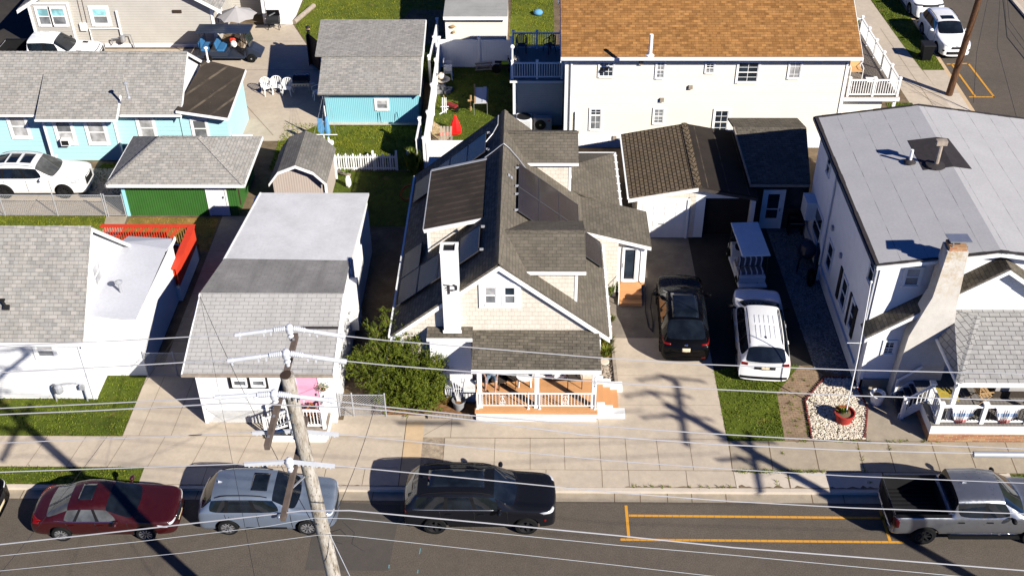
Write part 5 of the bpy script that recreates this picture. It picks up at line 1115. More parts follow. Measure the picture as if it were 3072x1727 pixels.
# ---------------------------------------------------------------- vehicles (local frame: x forward, y left, z up)
W_['tail_red'] = plain('tail_red', (0.16,0.004,0.004), 0.15, 0.1); W_['lamp_clear'] = plain('lamp_clear', (0.62,0.64,0.66), 0.1, 0.1, metal=0.3)
W_['tail_dark'] = plain('tail_dark', (0.05,0.003,0.004), 0.15, 0.1); W_['lamp_dark'] = plain('lamp_dark', (0.08,0.085,0.09), 0.1, 0.1); W_['amber'] = plain('amber', (0.6,0.25,0.02), 0.2, 0.1)
W_['plate'] = plain('plate', (0.60,0.50,0.33), 0.5, 0.1, 30); W_['rim_silver'] = plain('rim_silver', (0.62,0.63,0.65), 0.25, 0.08, metal=0.8)
W_['rim_dark'] = plain('rim_dark', (0.10,0.10,0.105), 0.4, 0.1, metal=0.5); W_['rim_black'] = plain('rim_black', (0.03,0.03,0.032), 0.3, 0.1, metal=0.4); W_['glass_car'] = glass('glass_car', (0.005,0.007,0.010), 0.03); W_['glass_seats'] = glass('glass_seats', (0.05,0.052,0.05), 0.05)
W_['trim_black'] = plain('trim_black', (0.009,0.009,0.010), 0.6, 0.12, spec=0.12); W_['seam_dark'] = plain('seam_dark', (0.012,0.012,0.013), 0.6, 0.1)
def car_mesh(d):
    L, W, Hh = d['L'], d['W']/2, d['H']; zb = d.get('zb',0.24); zt = d['belt']; hz = d['hood']; kind = d.get('kind','suv')
    xc, xrf, xrr, xt = d['cowl'], d['rf'], d['rr'], d['tail']; wr = d.get('wr', 0.72)*W; nose = L/2; tail = -L/2
    S_ = []
    def hood(x, w, z0, zs, zc, zbot=None, cx=0.0):       # section without cabin
        zbot = zbot or zb; w *= W
        S_.append([(x+cx,0,zbot),(x+cx*0.5,w*0.86,zbot),(x,w*0.97,zbot+0.08),(x,w,zbot+(zs-zbot)*0.55),(x,w*0.965,zs-0.02),(x,w*0.92,zs+0.015),(x+cx*0.2,w*0.80,zs+0.035),(x+cx*0.5,w*0.58,zc-0.01),(x+cx*0.9,w*0.28,zc),(x+cx,0,zc)])
    def cab(xb, xr, tr=1.0, zr_=None, wrk=1.0):
        z = zr_ or Hh; w = W; r = wr*wrk
        S_.append([(xb,0,zb),(xb,w*0.86,zb),(xb,w*0.97,zb+0.08),(xb,w,zb+(zt-zb)*0.55),(xb,w*0.975,zt-0.02),(xb,w*0.945,zt+0.02),(xr,r+0.035,z-0.13),(xr,r-0.03,z-0.045),(xr,r*0.55,z-0.012),(xr,0,z)])
    hood(nose-0.02, 0.70, 0, hz*0.74, hz*0.76, zb+0.02, 0.02)
    hood(nose-0.10, 0.88, 0, hz*0.86, hz*0.90, zb, 0.08)
    hood(nose-0.32, 0.97, 0, hz*0.92, hz*0.965, None, 0.05)
    hood(nose-0.75, 1.0, 0, zt-0.05, hz-0.0, None, 0.02)
    hood(xc+0.25, 1.0, 0, zt-0.02, hz+0.03, None, 0.02)
    iW = len(S_)
    w = W
    S_.append([(xc,0,zb),(xc,w*0.86,zb),(xc,w*0.97,zb+0.08),(xc,w,zb+(zt-zb)*0.55),(xc,w*0.97,zt-0.02),(xc,w*0.935,zt+0.015),(xc+0.02,w*0.86,zt+0.04),(xc+0.08,w*0.62,hz+0.055),(xc+0.15,w*0.3,hz+0.065),(xc+0.17,0,hz+0.07)])
    cab(xc-0.30, xrf, wrk=0.96, zr_=Hh-0.06); iF = len(S_)-1
    if kind == 'pickup':
        xm = (xc-0.3+xrr)/2; cab(xm+0.04, xm+0.02); cab(xm-0.06, xm-0.06)
        cab(xrr-0.0, xrr, zr_=Hh-0.02); iR = len(S_)-1
        x = xrr-0.10
        S_.append([(x,0,zb),(x,w*0.86,zb),(x,w*0.97,zb+0.08),(x,w,zb+(zt-zb)*0.55),(x,w*0.975,zt-0.02),(x,w*0.94,zt+0.02),(x,w*0.86,zt+0.03),(x,w*0.6,zt+0.03),(x,w*0.3,zt+0.03),(x,0,zt+0.03)])
        iT = len(S_)-1; bz = d.get('bedz', zt)
        for x in (xrr-0.22, (xrr+tail)/2, tail+0.12): hood(x, 1.0, 0, bz-0.02, bz+0.0)
        hood(tail+0.02, 0.97, 0, bz-0.04, bz-0.03, zb+0.05, 0)
    else:
        xs_ = d.get('pillars', [0.33,0.66]); span = xrf-xrr
        for q in xs_: 
            xb = xc-0.30+(xt+0.15-(xc-0.30))*q; xr = xrf-span*q
            cab(xb+0.045, xr+0.04); cab(xb-0.045, xr-0.04)
        cab(xt+d.get('dq',0.18), xrr, zr_=Hh-d.get('rdrop',0.05), wrk=0.95); iR = len(S_)-1
        zq = d.get('rearz', zt+0.03); w2 = W*0.97
        S_.append([(xt,0,zb),(xt,w*0.86,zb),(xt,w*0.965,zb+0.08),(xt,w*0.99,zb+(zt-zb)*0.55),(xt,w2*0.965,zt-0.01),(xt,w2*0.93,zt+0.02),(xt-0.02,w2*0.84,zq+0.01),(xt-0.05,w2*0.62,zq+0.02),(xt-0.09,w2*0.3,zq+0.02),(xt-0.10,0,zq+0.02)])
        iT = len(S_)-1
        if kind == 'sedan':
            hood(tail+0.28, 0.97, 0, zt-0.03, zq+0.0, None, -0.05); hood(tail+0.07, 0.90, 0, zt-0.12, zq-0.05, zb+0.03, -0.06); hood(tail+0.01, 0.78, 0, zt-0.3, zq-0.28, zb+0.06, -0.02)
        else:
            hood(tail+0.14, 0.95, 0, zt-0.08, zt-0.04, zb+0.02, -0.08); hood(tail+0.07, 0.84, 0, zt-0.34, zt-0.30, zb+0.05, -0.06); 
    n = len(S_); V = []; idx = {}
    for i,s in enumerate(S_):
        for j,(x,y,z) in enumerate(s):
            idx[i,j,1] = len(V); V.append((x,y,z))
            if j in (0,9): idx[i,j,-1] = idx[i,j,1]
            else: idx[i,j,-1] = len(V); V.append((x,-y,z))
    F = []; M = []
    for i in range(n-1):
        for j in range(9):
            m = 0
            if i == iW and j >= 6: m = 1
            elif i == iR and j >= 6: m = 2
            elif iF <= i < iR and j == 5:
                odd = (i-iF) % 2 == 1
                m = 6 if odd else 3
            elif j <= 1 and d.get('clad',0): m = 6
            elif j == 0: m = 6
            for sd in (1,-1):
                f = [idx[i,j,sd],idx[i,j+1,sd],idx[i+1,j+1,sd],idx[i+1,j,sd]]
                if len(set(f)) < 3: continue
                F.append(f if sd == 1 else f[::-1]); M.append(4 if (m == 3 and sd == -1) else m)
    for i, rev in ((0,1),(n-1,0)):
        for j in range(9):
            f = []
            for q in (idx[i,j,1],idx[i,j+1,1],idx[i,j+1,-1],idx[i,j,-1]):
                if q not in f: f.append(q)
            if len(f) >= 3: F.append(f[::-1] if not rev else f); M.append(0)
    me = bpy.data.meshes.new('car'); me.from_pydata(V, [], F); me.update()
    for p,m in zip(me.polygons, M): p.material_index = m; p.use_smooth = True
    bm = bmesh.new(); bm.from_mesh(me); bmesh.ops.recalc_face_normals(bm, faces=bm.faces)
    cl = bm.edges.layers.float.get('crease_edge') or bm.edges.layers.float.new('crease_edge')
    for e in bm.edges:
        ms = {f.material_index for f in e.link_faces}
        if len(ms) > 1: e[cl] = 0.55
    bm.to_mesh(me); bm.free()
    return me
CARMATS = ['paint','glass_car','glass_car','glass_car','glass_car','well','trim_black','bed']
def build_car(d, name, label, cat, loc, rz, group=None):
    """loft + subdivision + boolean wheel arches, then split into body and glass parts"""
    me = car_mesh(d); mats = [d['paint'], W_[d.get('ws','glass_car')], W_[d.get('rw','glass_car')], W_[d.get('sg','glass_car')], W_[d.get('sg','glass_car')], W_['black'], W_['trim_black'], W_['trim_black']]
    for m in mats: me.materials.append(m)
    o = bpy.data.objects.new('car_tmp', me); COL.objects.link(o)
    s = o.modifiers.new('s','SUBSURF'); s.levels = 2; s.render_levels = 2
    W2, wb, rw = d['W']/2, d['wb'], d['rw_']; xf = d['xf']; cut = MB()
    for x in (xf, xf-wb):
        for sd in (1,-1):
            m = Matrix.Rotation(R(90)*-sd,4,'X')
            cut.lathe([(rw+0.075,-0.30),(rw+0.075,0.14)], 28, (x,sd*W2,rw+0.01), m)
    if d.get('kind') == 'pickup':
        cut.box(-d['L']/2+0.10, d['rr']-0.20, -W2+0.17, W2-0.17, 0.75, 3.0)
    cm = cut.build('cut_tmp', mats)
    for i,p in enumerate(cm.data.polygons): p.material_index = 5
    bm = bmesh.new(); bm.from_mesh(cm.data); bmesh.ops.recalc_face_normals(bm, faces=bm.faces); bm.to_mesh(cm.data); bm.free()
    b = o.modifiers.new('b','BOOLEAN'); b.object = cm; b.operation = 'DIFFERENCE'; b.solver = 'EXACT'
    dg = bpy.context.evaluated_depsgraph_get(); dg.update()
    full = bpy.data.meshes.new_from_object(o.evaluated_get(dg), depsgraph=dg)
    bpy.data.objects.remove(o); bpy.data.objects.remove(cm)
    T = thing(name, label, cat, (0,0,0), 0, group)
    bm0 = bmesh.new(); bm0.from_mesh(full); bvh = BVHTree.FromBMesh(bm0)
    def split(idxs, nm):
        b2 = bm0.copy(); bmesh.ops.delete(b2, geom=[f for f in b2.faces if f.material_index not in idxs], context='FACES')
        if not b2.faces: b2.free(); return None
        mm = bpy.data.meshes.new(nm); b2.to_mesh(mm); b2.free()
        for m in mats: mm.materials.append(m)
        for p in mm.polygons: p.use_smooth = True
        try: mm.set_sharp_from_angle(angle=R(50))
        except Exception: pass
        ob = bpy.data.objects.new(nm, mm); COL.objects.link(ob); ob.parent = T; return ob
    body = split({0,5,6,7}, 'body')
    for ix, nm in (({1},'windshield'),({2},'rear_window'),({3},'side_window'),({4},'side_window')): split(ix, nm)
    def patch(axis, sgn, q, nm, mat, par=None, off=0.006, n=6, m=4):
        mb = MB(); vs = []
        ax = 'xyz'.index(axis); oth = [k for k in range(3) if k != ax]
        for jj in range(m+1):
            for ii in range(n+1):
                u, v = ii/n, jj/m
                a = [(1-v)*((1-u)*q[0][k]+u*q[1][k])+v*((1-u)*q[3][k]+u*q[2][k]) for k in (0,1)]
                og = [0,0,0]; og[ax] = 6*sgn; og[oth[0]] = a[0]; og[oth[1]] = a[1]; dr = [0,0,0]; dr[ax] = -sgn
                h = bvh.ray_cast(Vector(og), Vector(dr))
                if h[0] is None: return None
                nn = h[1] if h[1].dot(Vector(dr)) < 0 else -h[1]
                vs.append(h[0]+nn*off)
        mb.add(vs, [(jj*(n+1)+ii,jj*(n+1)+ii+1,(jj+1)*(n+1)+ii+1,(jj+1)*(n+1)+ii) for jj in range(m) for ii in range(n)])
        ob = mb.build(nm, W_[mat], par or T, smooth=True, local=True)
        sm = ob.modifiers.new('Solidify','SOLIDIFY'); sm.thickness = 0.012; sm.offset = 0
        return ob
    # wheels
    for x in (xf, xf-wb):
        for sd in (1,-1):
            m = Matrix.Rotation(R(90)*-sd,4,'X'); c = (x, sd*(W2-0.02), rw); tw = 0.22
            tyre = MB().lathe([(rw*0.62,-tw),(rw*0.9,-tw),(rw,-tw+0.04),(rw,-0.04),(rw*0.93,0.0),(rw*0.70,0.005),(rw*0.64,-0.10)], 26, c, m, False).build('wheel', W_['rubber'], T, smooth=True, local=True)
            rim = MB(); rim.lathe([(rw*0.70,0.008),(rw*0.65,0.010),(rw*0.62,-0.03),(rw*0.60,-0.09),(0.01,-0.10)], 24, c, m, False)
            rim.lathe([(0.01,-0.005),(0.06,-0.008),(0.075,-0.05)], 12, c, m)
            ns = d.get('spokes',10); rim2 = MB()
            for k in range(ns):
                a = 2*math.pi*k/ns; ww = rw*(0.085 if ns > 6 else 0.17)
                pts = [Vector((0.05*math.cos(a)-ww*0.5*math.sin(a),0.05*math.sin(a)+ww*0.5*math.cos(a),-0.012)),Vector((0.05*math.cos(a)+ww*0.5*math.sin(a),0.05*math.sin(a)-ww*0.5*math.cos(a),-0.012)),Vector((rw*0.63*math.cos(a)+ww*0.6*math.sin(a),rw*0.63*math.sin(a)-ww*0.6*math.cos(a),-0.008)),Vector((rw*0.63*math.cos(a)-ww*0.6*math.sin(a),rw*0.63*math.sin(a)+ww*0.6*math.cos(a),-0.008))]
                rim2.prism([m @ p+Vector(c) for p in pts], m.to_3x3() @ Vector((0,0,-0.03)))
            rm = rim.build('rim', W_['black' if d.get('rim') == 'rim_black' else 'rim_dark'], tyre, smooth=True, local=True); rim2.build('spokes', W_[d.get('rim','rim_silver')], tyre, local=True)
    # details shrink-wrapped onto the body
    W1 = d['W']/2
    for side in (1,-1):
        for q in d.get('side',[]):
            (nm, mat, pts) = q; patch('y', side, pts, nm, mat)
    for q in d.get('front',[]): patch('x', 1, q[2], q[0], q[1])
    for q in d.get('rear',[]): patch('x', -1, q[2], q[0], q[1])
    for q in d.get('top',[]): patch('z', 1, q[2], q[0], q[1], n=8, m=8, off=q[3] if len(q) > 3 else 0.008)
    for side in (1,-1):
        for xs_ in d.get('seams',[]):
            patch('y', side, [(xs_[0]-0.008,0.42),(xs_[0]+0.008,0.42),(xs_[1]+0.008,d['belt']-0.03),(xs_[1]-0.008,d['belt']-0.03)], 'door_seam', 'seam_dark', off=0.001, n=1, m=8)
        for hx in d.get('handles',[]):
            mb = MB(); mb.cbox((hx, side*(W1+0.008), d['belt']-0.13), 0.2, 0.035, 0.035); mb.build('door_handle', d.get('handle_mat', d['paint']), T, local=True, bevel=0.008)
        mx = d['cowl']-0.42; mb = MB(); mb.ball((mx, side*(W1+0.13), d['belt']+0.09), 0.085, 0.13, 0.085, 12, 8); mb.beam((mx,side*(W1-0.08),d['belt']+0.03),(mx,side*(W1+0.08),d['belt']+0.05),0.07,0.05)
        mb.build('mirror', d.get('mirror_mat', d['paint']), T, smooth=True, local=True)
        if d.get('rails'):
            x0, x1 = d['rails']; pts = []
            for k in range(9):
                x = x0+(x1-x0)*k/8; h = bvh.ray_cast(Vector((x, side*W1*d.get('wr',0.72)*0.93, 5)), Vector((0,0,-1)))
                if h[0] is not None: pts.append(h[0]+Vector((0,0,0.005 if k in (0,8) else 0.045)))
            MB().tube(pts, 0.018, 6).build('roof_rail', W_[d.get('rail_mat','trim_black')], T, smooth=True, local=True)
    if d.get('fin'):
        h = bvh.ray_cast(Vector((d['fin'],0,5)), Vector((0,0,-1))); p = h[0]
        MB().add([p+Vector((0.10,0,-0.01)),p+Vector((-0.10,0.03,-0.01)),p+Vector((-0.10,-0.03,-0.01)),p+Vector((-0.08,0,0.075))],[(0,1,3),(0,3,2),(1,2,3),(0,2,1)]).build('antenna_fin', d.get('fin_mat', d['paint']), T, local=True)
    if d.get('extra'): d['extra'](T, bvh, patch)
    bm0.free(); T.location = loc; T.rotation_euler = (0,0,rz); return T
def R2(y0,y1,z0,z1): return [(y0,z0),(y1,z0),(y1,z1),(y0,z1)]
red = paint('red_car_paint', (0.030,0.0012,0.002), 0.0, 0.45, 0.9, 0.25); bluegray = paint('blue_grey_paint', (0.155,0.19,0.245), 0.3, 0.3)
charcoal = paint('charcoal_paint', (0.0055,0.006,0.0085), 0.0, 0.5, 0.6, 0.05); silver = paint('silver_paint', (0.27,0.28,0.30), 0.8, 0.3); whitep = paint('white_car_paint', (0.80,0.80,0.79), 0.0, 0.3); blackp = paint('black_car_paint', (0.0015,0.0015,0.002), 0.0, 0.5, 0.35, 0.03)
def lampset(hl, tl, grille, hmat='lamp_clear', tmat='tail_red', gm='black'):
    f = []; r = []
    for s in (1,-1):
        f.append(('headlight', hmat, [(s*a,b) for a,b in hl])); r.append(('tail_light', tmat, [(s*a,b) for a,b in tl]))
    f.append(('grille', gm, grille)); return f, r
# red sedan
f, r = lampset([(0.42,0.66),(0.80,0.70),(0.80,0.80),(0.46,0.74)], [(0.36,0.80),(0.80,0.82),(0.80,0.94),(0.36,0.90)], R2(-0.38,0.38,0.42,0.68))
f += [('number_plate','plate',R2(-0.26,0.26,0.36,0.47)),('grille_trim','chrome',R2(-0.40,0.40,0.69,0.72))]; r += [('number_plate','plate',R2(-0.26,0.26,0.62,0.75))]
sed = dict(kind='sedan', L=4.87, W=1.85, H=1.47, belt=0.93, hood=0.93, cowl=1.02, rf=0.22, rr=-1.05, tail=-1.80, dq=0.55, rdrop=0.06, rearz=0.97, wb=2.85, rw_=0.335, xf=1.44, wr=0.70, paint=red, ws='glass_car', rw='glass_seats', sg='glass_seats',
    front=f, rear=r, top=[('sunroof','glass_car',[(-0.75,-0.36),(-0.28,-0.36),(-0.28,0.36),(-0.75,0.36)])], seams=[(0.95,0.9),(-0.12,-0.16),(-1.0,-1.15)], handles=[-0.02,-0.98], side=[('window_trim','chrome',[(-1.55,0.955),(0.62,0.945),(0.62,0.958),(-1.55,0.968)]),('lamp_side','tail_red',[(-2.30,0.82),(-2.05,0.84),(-2.05,0.90),(-2.30,0.90)]),('headlight','lamp_clear',[(1.90,0.70),(2.22,0.64),(2.22,0.70),(1.90,0.79)])])
build_car(sed, 'red_sedan', 'dark red sedan with sunroof parked at the kerb, leftmost whole car on the street', 'car', (-14.32,26.10,0), R(0.7), 'cars parked along the front kerb')
# blue grey compact suv
f, r = lampset([(0.48,0.84),(0.86,0.84),(0.86,0.92),(0.48,0.88)], [(0.66,0.72),(0.88,0.78),(0.86,1.30),(0.74,1.30)], R2(-0.42,0.42,0.55,0.82))
r += [('number_plate','plate',R2(-0.24,0.24,0.72,0.86)),('bumper','trim_black',R2(-0.8,0.8,0.34,0.5))]
suv = dict(L=4.70, W=1.865, H=1.68, belt=1.06, hood=1.06, cowl=1.00, rf=0.32, rr=-1.72, tail=-2.08, wb=2.70, rw_=0.355, xf=1.42, wr=0.74, paint=bluegray, clad=1, rdrop=0.07, pillars=[0.36,0.74],
    front=f, rear=r, top=[('sunroof','glass_car',[(-0.42,-0.40),(0.12,-0.40),(0.12,0.40),(-0.42,0.40)])], rails=(0.15,-1.6), seams=[(0.92,0.9),(-0.2,-0.22),(-1.2,-1.3)], handles=[-0.05,-1.05], fin=-1.5, fin_mat=W_['lamp_clear'],
    side=[('tail_light','tail_red',[(-2.24,0.94),(-2.03,0.94),(-2.10,1.22),(-2.24,1.22)]),('fender_trim','trim_black',[(-0.98,0.30),(1.05,0.30),(1.05,0.42),(-0.98,0.42)])])
build_car(suv, 'compact_suv', 'blue grey compact SUV with sunroof parked behind the leaning utility pole', 'car', (-8.88,26.42,0), R(0.5), 'cars parked along the front kerb')
# charcoal three row suv
f, r = lampset([(0.60,0.98),(0.92,0.98),(0.92,1.06),(0.60,1.04)], [(0.55,1.04),(0.92,1.04),(0.90,1.12),(0.55,1.12)], R2(-0.58,0.58,0.88,1.02))
r += [('number_plate','plate',R2(-0.26,0.26,0.78,0.92))]
jp = dict(L=5.2, W=1.96, H=1.80, belt=1.16, hood=1.16, cowl=1.12, rf=0.52, rr=-2.05, tail=-2.42, wb=3.09, rw_=0.395, xf=1.60, wr=0.75, paint=charcoal, rdrop=0.05, pillars=[0.30,0.62], zb=0.30,
    front=f, rear=r, rails=(0.4,-1.9), seams=[(1.0,0.95),(-0.12,-0.15),(-1.22,-1.3)], handles=[0.08,-1.0], rim='rim_black', spokes=5, fin=-1.8, top=[('roof_glass','glass_car',[(-1.7,-0.42),(0.2,-0.42),(0.2,0.42),(-1.7,0.42)],0.004)],
    side=[('window_trim','steel',[(-2.2,1.185),(0.75,1.175),(0.75,1.19),(-2.2,1.20)]),('tail_light','tail_red',[(-2.54,1.03),(-2.3,1.03),(-2.3,1.13),(-2.54,1.13)]),('side_marker','tail_red',[(2.20,0.66),(2.26,0.66),(2.26,0.76),(2.20,0.76)]),('sill_trim','trim_black',[(-1.0,0.34),(1.1,0.34),(1.1,0.42),(-1.0,0.42)])])
build_car(jp, 'charcoal_suv', 'large charcoal SUV with black wheels parked in front of the porch house', 'car', (-1.68,26.55,0), R(0.2), 'cars parked along the front kerb')
# silver pickup
f, r = lampset([(0.66,1.06),(0.96,1.06),(0.96,1.22),(0.66,1.20)], [(0.80,0.86),(0.97,0.86),(0.96,1.24),(0.82,1.24)], R2(-0.6,0.6,0.8,1.2), tmat='tail_dark')
r += [('tailgate_panel','trim_black',R2(-0.74,0.74,0.74,1.26)),('bumper','chrome',R2(-0.92,0.92,0.50,0.66)),('number_plate','plate',R2(-0.2,0.2,0.55,0.66))]
def bedbits(T, bvh, patch):
    L2 = 5.92/2
    MB().box(-L2+0.10,-1.03,-0.83,0.83,0.75,0.77).build('bed_floor', W_['trim_black'], T, local=True)
    s = MB()
    for k in range(9): s.box(-L2+0.14,-1.05,-0.75+k*0.18,-0.69+k*0.18,0.77,0.785)
    s.build('bed_rib', W_['black'], T, local=True)
    s = MB()
    for sd in (1,-1): s.beam((-L2+0.08,sd*0.89,1.31),(-1.05,sd*0.89,1.31),0.12,0.03)
    s.beam((-L2+0.05,-0.85,1.30),(-L2+0.05,0.85,1.30),0.06,0.03); s.build('bed_rail', W_['trim_black'], T, local=True)
    for sd in (1,-1): MB().box(-1.0,1.35,sd*0.98-0.07,sd*0.98+0.07,0.36,0.41).build('running_board', W_['trim_black'], T, local=True)
pk = dict(kind='pickup', L=5.92, W=2.03, H=1.96, belt=1.26, hood=1.24, cowl=1.32, rf=0.62, rr=-0.92, tail=-2.9, wb=3.67, rw_=0.415, xf=1.86, wr=0.74, paint=silver, zb=0.45, bedz=1.30, extra=bedbits,
    front=f, rear=r, seams=[(1.25,1.2),(0.12,0.1),(-0.88,-0.9)], handles=[0.22,-0.72], handle_mat=W_['trim_black'], mirror_mat=W_['trim_black'], rim='rim_black', spokes=8, fin=-0.5,
    side=[('tail_light','tail_dark',[(-2.93,0.88),(-2.74,0.88),(-2.74,1.2),(-2.93,1.2)]),('sill_trim','chrome',[(-0.95,0.50),(1.30,0.50),(1.30,0.525),(-0.95,0.525)])])
build_car(pk, 'silver_pickup', 'silver crew cab pickup with open black bed at the right end of the kerb', 'pickup', (14.95,26.28,0), R(0.4), 'cars parked along the front kerb')
# dark car whose nose shows at the left edge
dk = dict(suv); dk.update(paint=blackp, front=suv['front']+[('number_plate','plate',R2(-0.26,0.26,0.42,0.54))], ws='glass_car', fin_mat=blackp)
build_car(dk, 'black_suv', 'black SUV cut off by the left edge of the photo with only its nose showing', 'car', (-20.45,26.35,0), R(0), 'cars parked along the front kerb')
# black crossover in the driveway, charging
f, r = lampset([(0.6,0.7),(0.9,0.7),(0.9,0.78),(0.6,0.76)], [(0.60,0.98),(0.93,0.98),(0.93,1.03),(0.60,1.03)], R2(-0.5,0.5,0.5,0.9))
r += [('number_plate','plate',R2(-0.16,0.16,0.74,0.90)),('badge','chrome',[(-0.07,0.99),(0.07,0.99),(0.045,1.035),(-0.045,1.035)]),('lower_lamp','tail_red',[(-0.78,0.42),(-0.62,0.42),(-0.62,0.45),(-0.78,0.45)])]
ly = dict(L=5.0, W=1.98, H=1.62, belt=1.03, hood=1.00, cowl=1.20, rf=0.40, rr=-1.35, tail=-2.10, dq=0.5, wb=3.09, rw_=0.375, xf=1.60, wr=0.70, paint=blackp, rdrop=0.10, pillars=[0.38,0.75], rearz=1.12,
    front=f, rear=r, top=[('roof_glass','glass_car',[(-1.25,-0.52),(0.28,-0.52),(0.28,0.52),(-1.25,0.52)],0.003)], seams=[(1.0,0.95),(-0.2,-0.2),(-1.2,-1.25)], handles=[], rim='rim_black', spokes=6)
build_car(ly, 'black_crossover', 'glossy black crossover with glass roof on the driveway by the house steps', 'car', (6.28,36.62,Z1), R(87.5), 'cars in the driveway')
cb = MB(); a = Vector((5.30,38.1,0.95)); cb.tube([(4.95,38.75,0.95),(4.95,38.5,0.6),(4.9,37.6,0.18),(4.95,36.6,0.16),(5.08,36.3,0.16),(5.15,36.9,0.17),(5.12,37.8,0.3),(5.2,38.2,0.75),(5.36,38.25,0.95)], 0.018, 6)
tag(cb.build('charging_cable', W_['wire_dark'], None, smooth=True), 'black charging cable looped on the driveway beside the black crossover', 'cable')
# white suv on the dark pad
f, r = lampset([(0.6,0.9),(0.93,0.92),(0.93,1.02),(0.6,1.0)], [(0.66,0.98),(0.95,0.98),(0.95,1.12),(0.66,1.10)], R2(-0.5,0.5,0.6,0.95))
r += [('plate_recess','black',R2(-0.40,0.40,0.80,0.97)),('number_plate','plate',R2(-0.16,0.16,0.83,0.96)),('bumper','trim_black',R2(-0.9,0.9,0.32,0.44))]
W_['white_groove'] = plain('white_groove', (0.55,0.56,0.58), 0.4, 0.05)
ribs = [('roof_rib','white_groove',[(x0,y-0.012),(x1,y-0.012),(x1,y+0.012),(x0,y+0.012)],0.004) for y in (-0.36,-0.18,0.0,0.18,0.36) for x0,x1 in ((-1.70,-0.95),(-0.80,-0.3))]
ep = dict(L=5.05, W=2.0, H=1.78, belt=1.12, hood=1.12, cowl=1.32, rf=0.42, rr=-2.16, tail=-2.42, wb=3.02, rw_=0.385, xf=1.52, wr=0.67, paint=whitep, rdrop=0.06, pillars=[0.33,0.68], front=f, rear=r, rails=(0.25,-1.95), rail_mat='trim_black', seams=[(0.95,0.9),(-0.1,-0.12),(-1.15,-1.2)], handles=[0.08,-0.95], mirror_mat=W_['trim_black'], top=ribs, fin=-1.62, fin_mat=W_['navy'])
build_car(ep, 'white_suv', 'white SUV with black roof rails backed over the grass beside the black crossover', 'car', (9.28,35.5,Z1), R(85.2), 'cars in the driveway')
# white suv behind the chain link fence
f, r = lampset([(0.5,0.86),(0.9,0.92),(0.9,1.02),(0.52,0.93)], [(0.6,0.98),(0.92,0.98),(0.92,1.1),(0.6,1.08)], R2(-0.44,0.44,0.5,0.92))
qx = dict(L=5.03, W=1.96, H=1.74, belt=1.08, hood=1.08, cowl=1.05, rf=0.30, rr=-1.9, tail=-2.25, wb=2.90, rw_=0.38, xf=1.50, wr=0.73, paint=whitep, rdrop=0.08, pillars=[0.34,0.72], front=f, rear=r, seams=[(0.92,0.9),(-0.2,-0.22),(-1.2,-1.3)], handles=[0.0,-1.0], sg='glass_car', ws='glass_seats', rails=(0.2,-1.75), rail_mat='steel', rim='rim_black',
    top=[('sunroof','glass_car',[(-0.50,-0.42),(0.02,-0.42),(0.02,0.42),(-0.50,0.42)]),('sunroof','glass_car',[(-1.15,-0.42),(-0.66,-0.42),(-0.66,0.42),(-1.15,0.42)]),('sunroof','glass_car',[(-1.75,-0.42),(-1.24,-0.42),(-1.24,0.42),(-1.75,0.42)])], side=[('headlight','lamp_clear',[(1.98,0.88),(2.30,0.80),(2.30,0.90),(1.98,0.97)])])
build_car(qx, 'white_suv', 'white SUV with three roof glass panels parked behind the chain link fence', 'car', (-24.1,47.3,Z1), R(0.4))
# white pickup by the grey house
f, r = lampset([(0.66,0.98),(0.96,0.98),(0.96,1.16),(0.66,1.12)], [(0.80,0.86),(0.97,0.86),(0.96,1.24),(0.82,1.24)], R2(-0.62,0.62,0.72,1.16))
rp = dict(pk); rp.update(paint=whitep, H=1.99, front=f, rear=r, mirror_mat=W_['trim_black'], side=[], ws='glass_car', fin=None, top=[('hood_vent','black',[(1.75,-0.75),(2.05,-0.75),(2.05,-0.55),(1.75,-0.55)]),('hood_vent','black',[(1.75,0.55),(2.05,0.55),(2.05,0.75),(1.75,0.75)])])
build_car(rp, 'white_pickup', 'white pickup with hood vents parked beside the grey clapboard house', 'pickup', (-28.0,60.75,Z1), R(0))
# two white suvs on the side street
f, r = lampset([(0.52,0.86),(0.9,0.95),(0.9,1.03),(0.52,0.93)], [(0.6,0.98),(0.9,0.98),(0.9,1.1),(0.6,1.08)], [(-0.36,0.70),(0.36,0.70),(0.30,0.84),(-0.30,0.84)])
f += [('lower_grille','black',R2(-0.56,0.56,0.36,0.54)),('fog_lamp','black',R2(0.70,0.80,0.56,0.66)),('fog_lamp','black',R2(-0.80,-0.70,0.56,0.66)),('badge','steel',[(-0.08,0.86),(0.08,0.86),(0.08,0.92),(-0.08,0.92)])]
rv = dict(L=4.60, W=1.86, H=1.69, belt=1.08, hood=1.08, cowl=0.98, rf=0.30, rr=-1.72, tail=-2.05, wb=2.69, rw_=0.36, xf=1.38, wr=0.74, paint=whitep, rdrop=0.07, pillars=[0.36,0.74], clad=1, front=f, rear=r, rails=(0.15,-1.6), seams=[(0.9,0.88),(-0.2,-0.22)], handles=[0,-1.0], top=[('sunroof','glass_car',[(-0.32,-0.38),(0.10,-0.38),(0.10,0.38),(-0.32,0.38)])])
build_car(rv, 'white_suv', 'white SUV with small sunroof facing the camera on the side street behind the brown pole', 'car', (24.98,64.15,0), R(-88), 'white SUVs on the side street')
r2 = dict(ep); r2.update(front=[('headlight','lamp_dark',[(0.5,0.98),(0.93,0.98),(0.93,1.04),(0.5,1.04)]),('headlight','lamp_dark',[(-0.5,0.98),(-0.93,0.98),(-0.93,1.04),(-0.5,1.04)]),('grille','black',R2(-0.5,0.5,0.93,1.03)),('bumper','black',R2(-0.6,0.6,0.40,0.6))], top=[], mirror_mat=whitep)
build_car(r2, 'white_suv', 'white SUV at the top edge of the photo with only its hood showing', 'car', (24.95,69.9,0), R(-88), 'white SUVs on the side street')
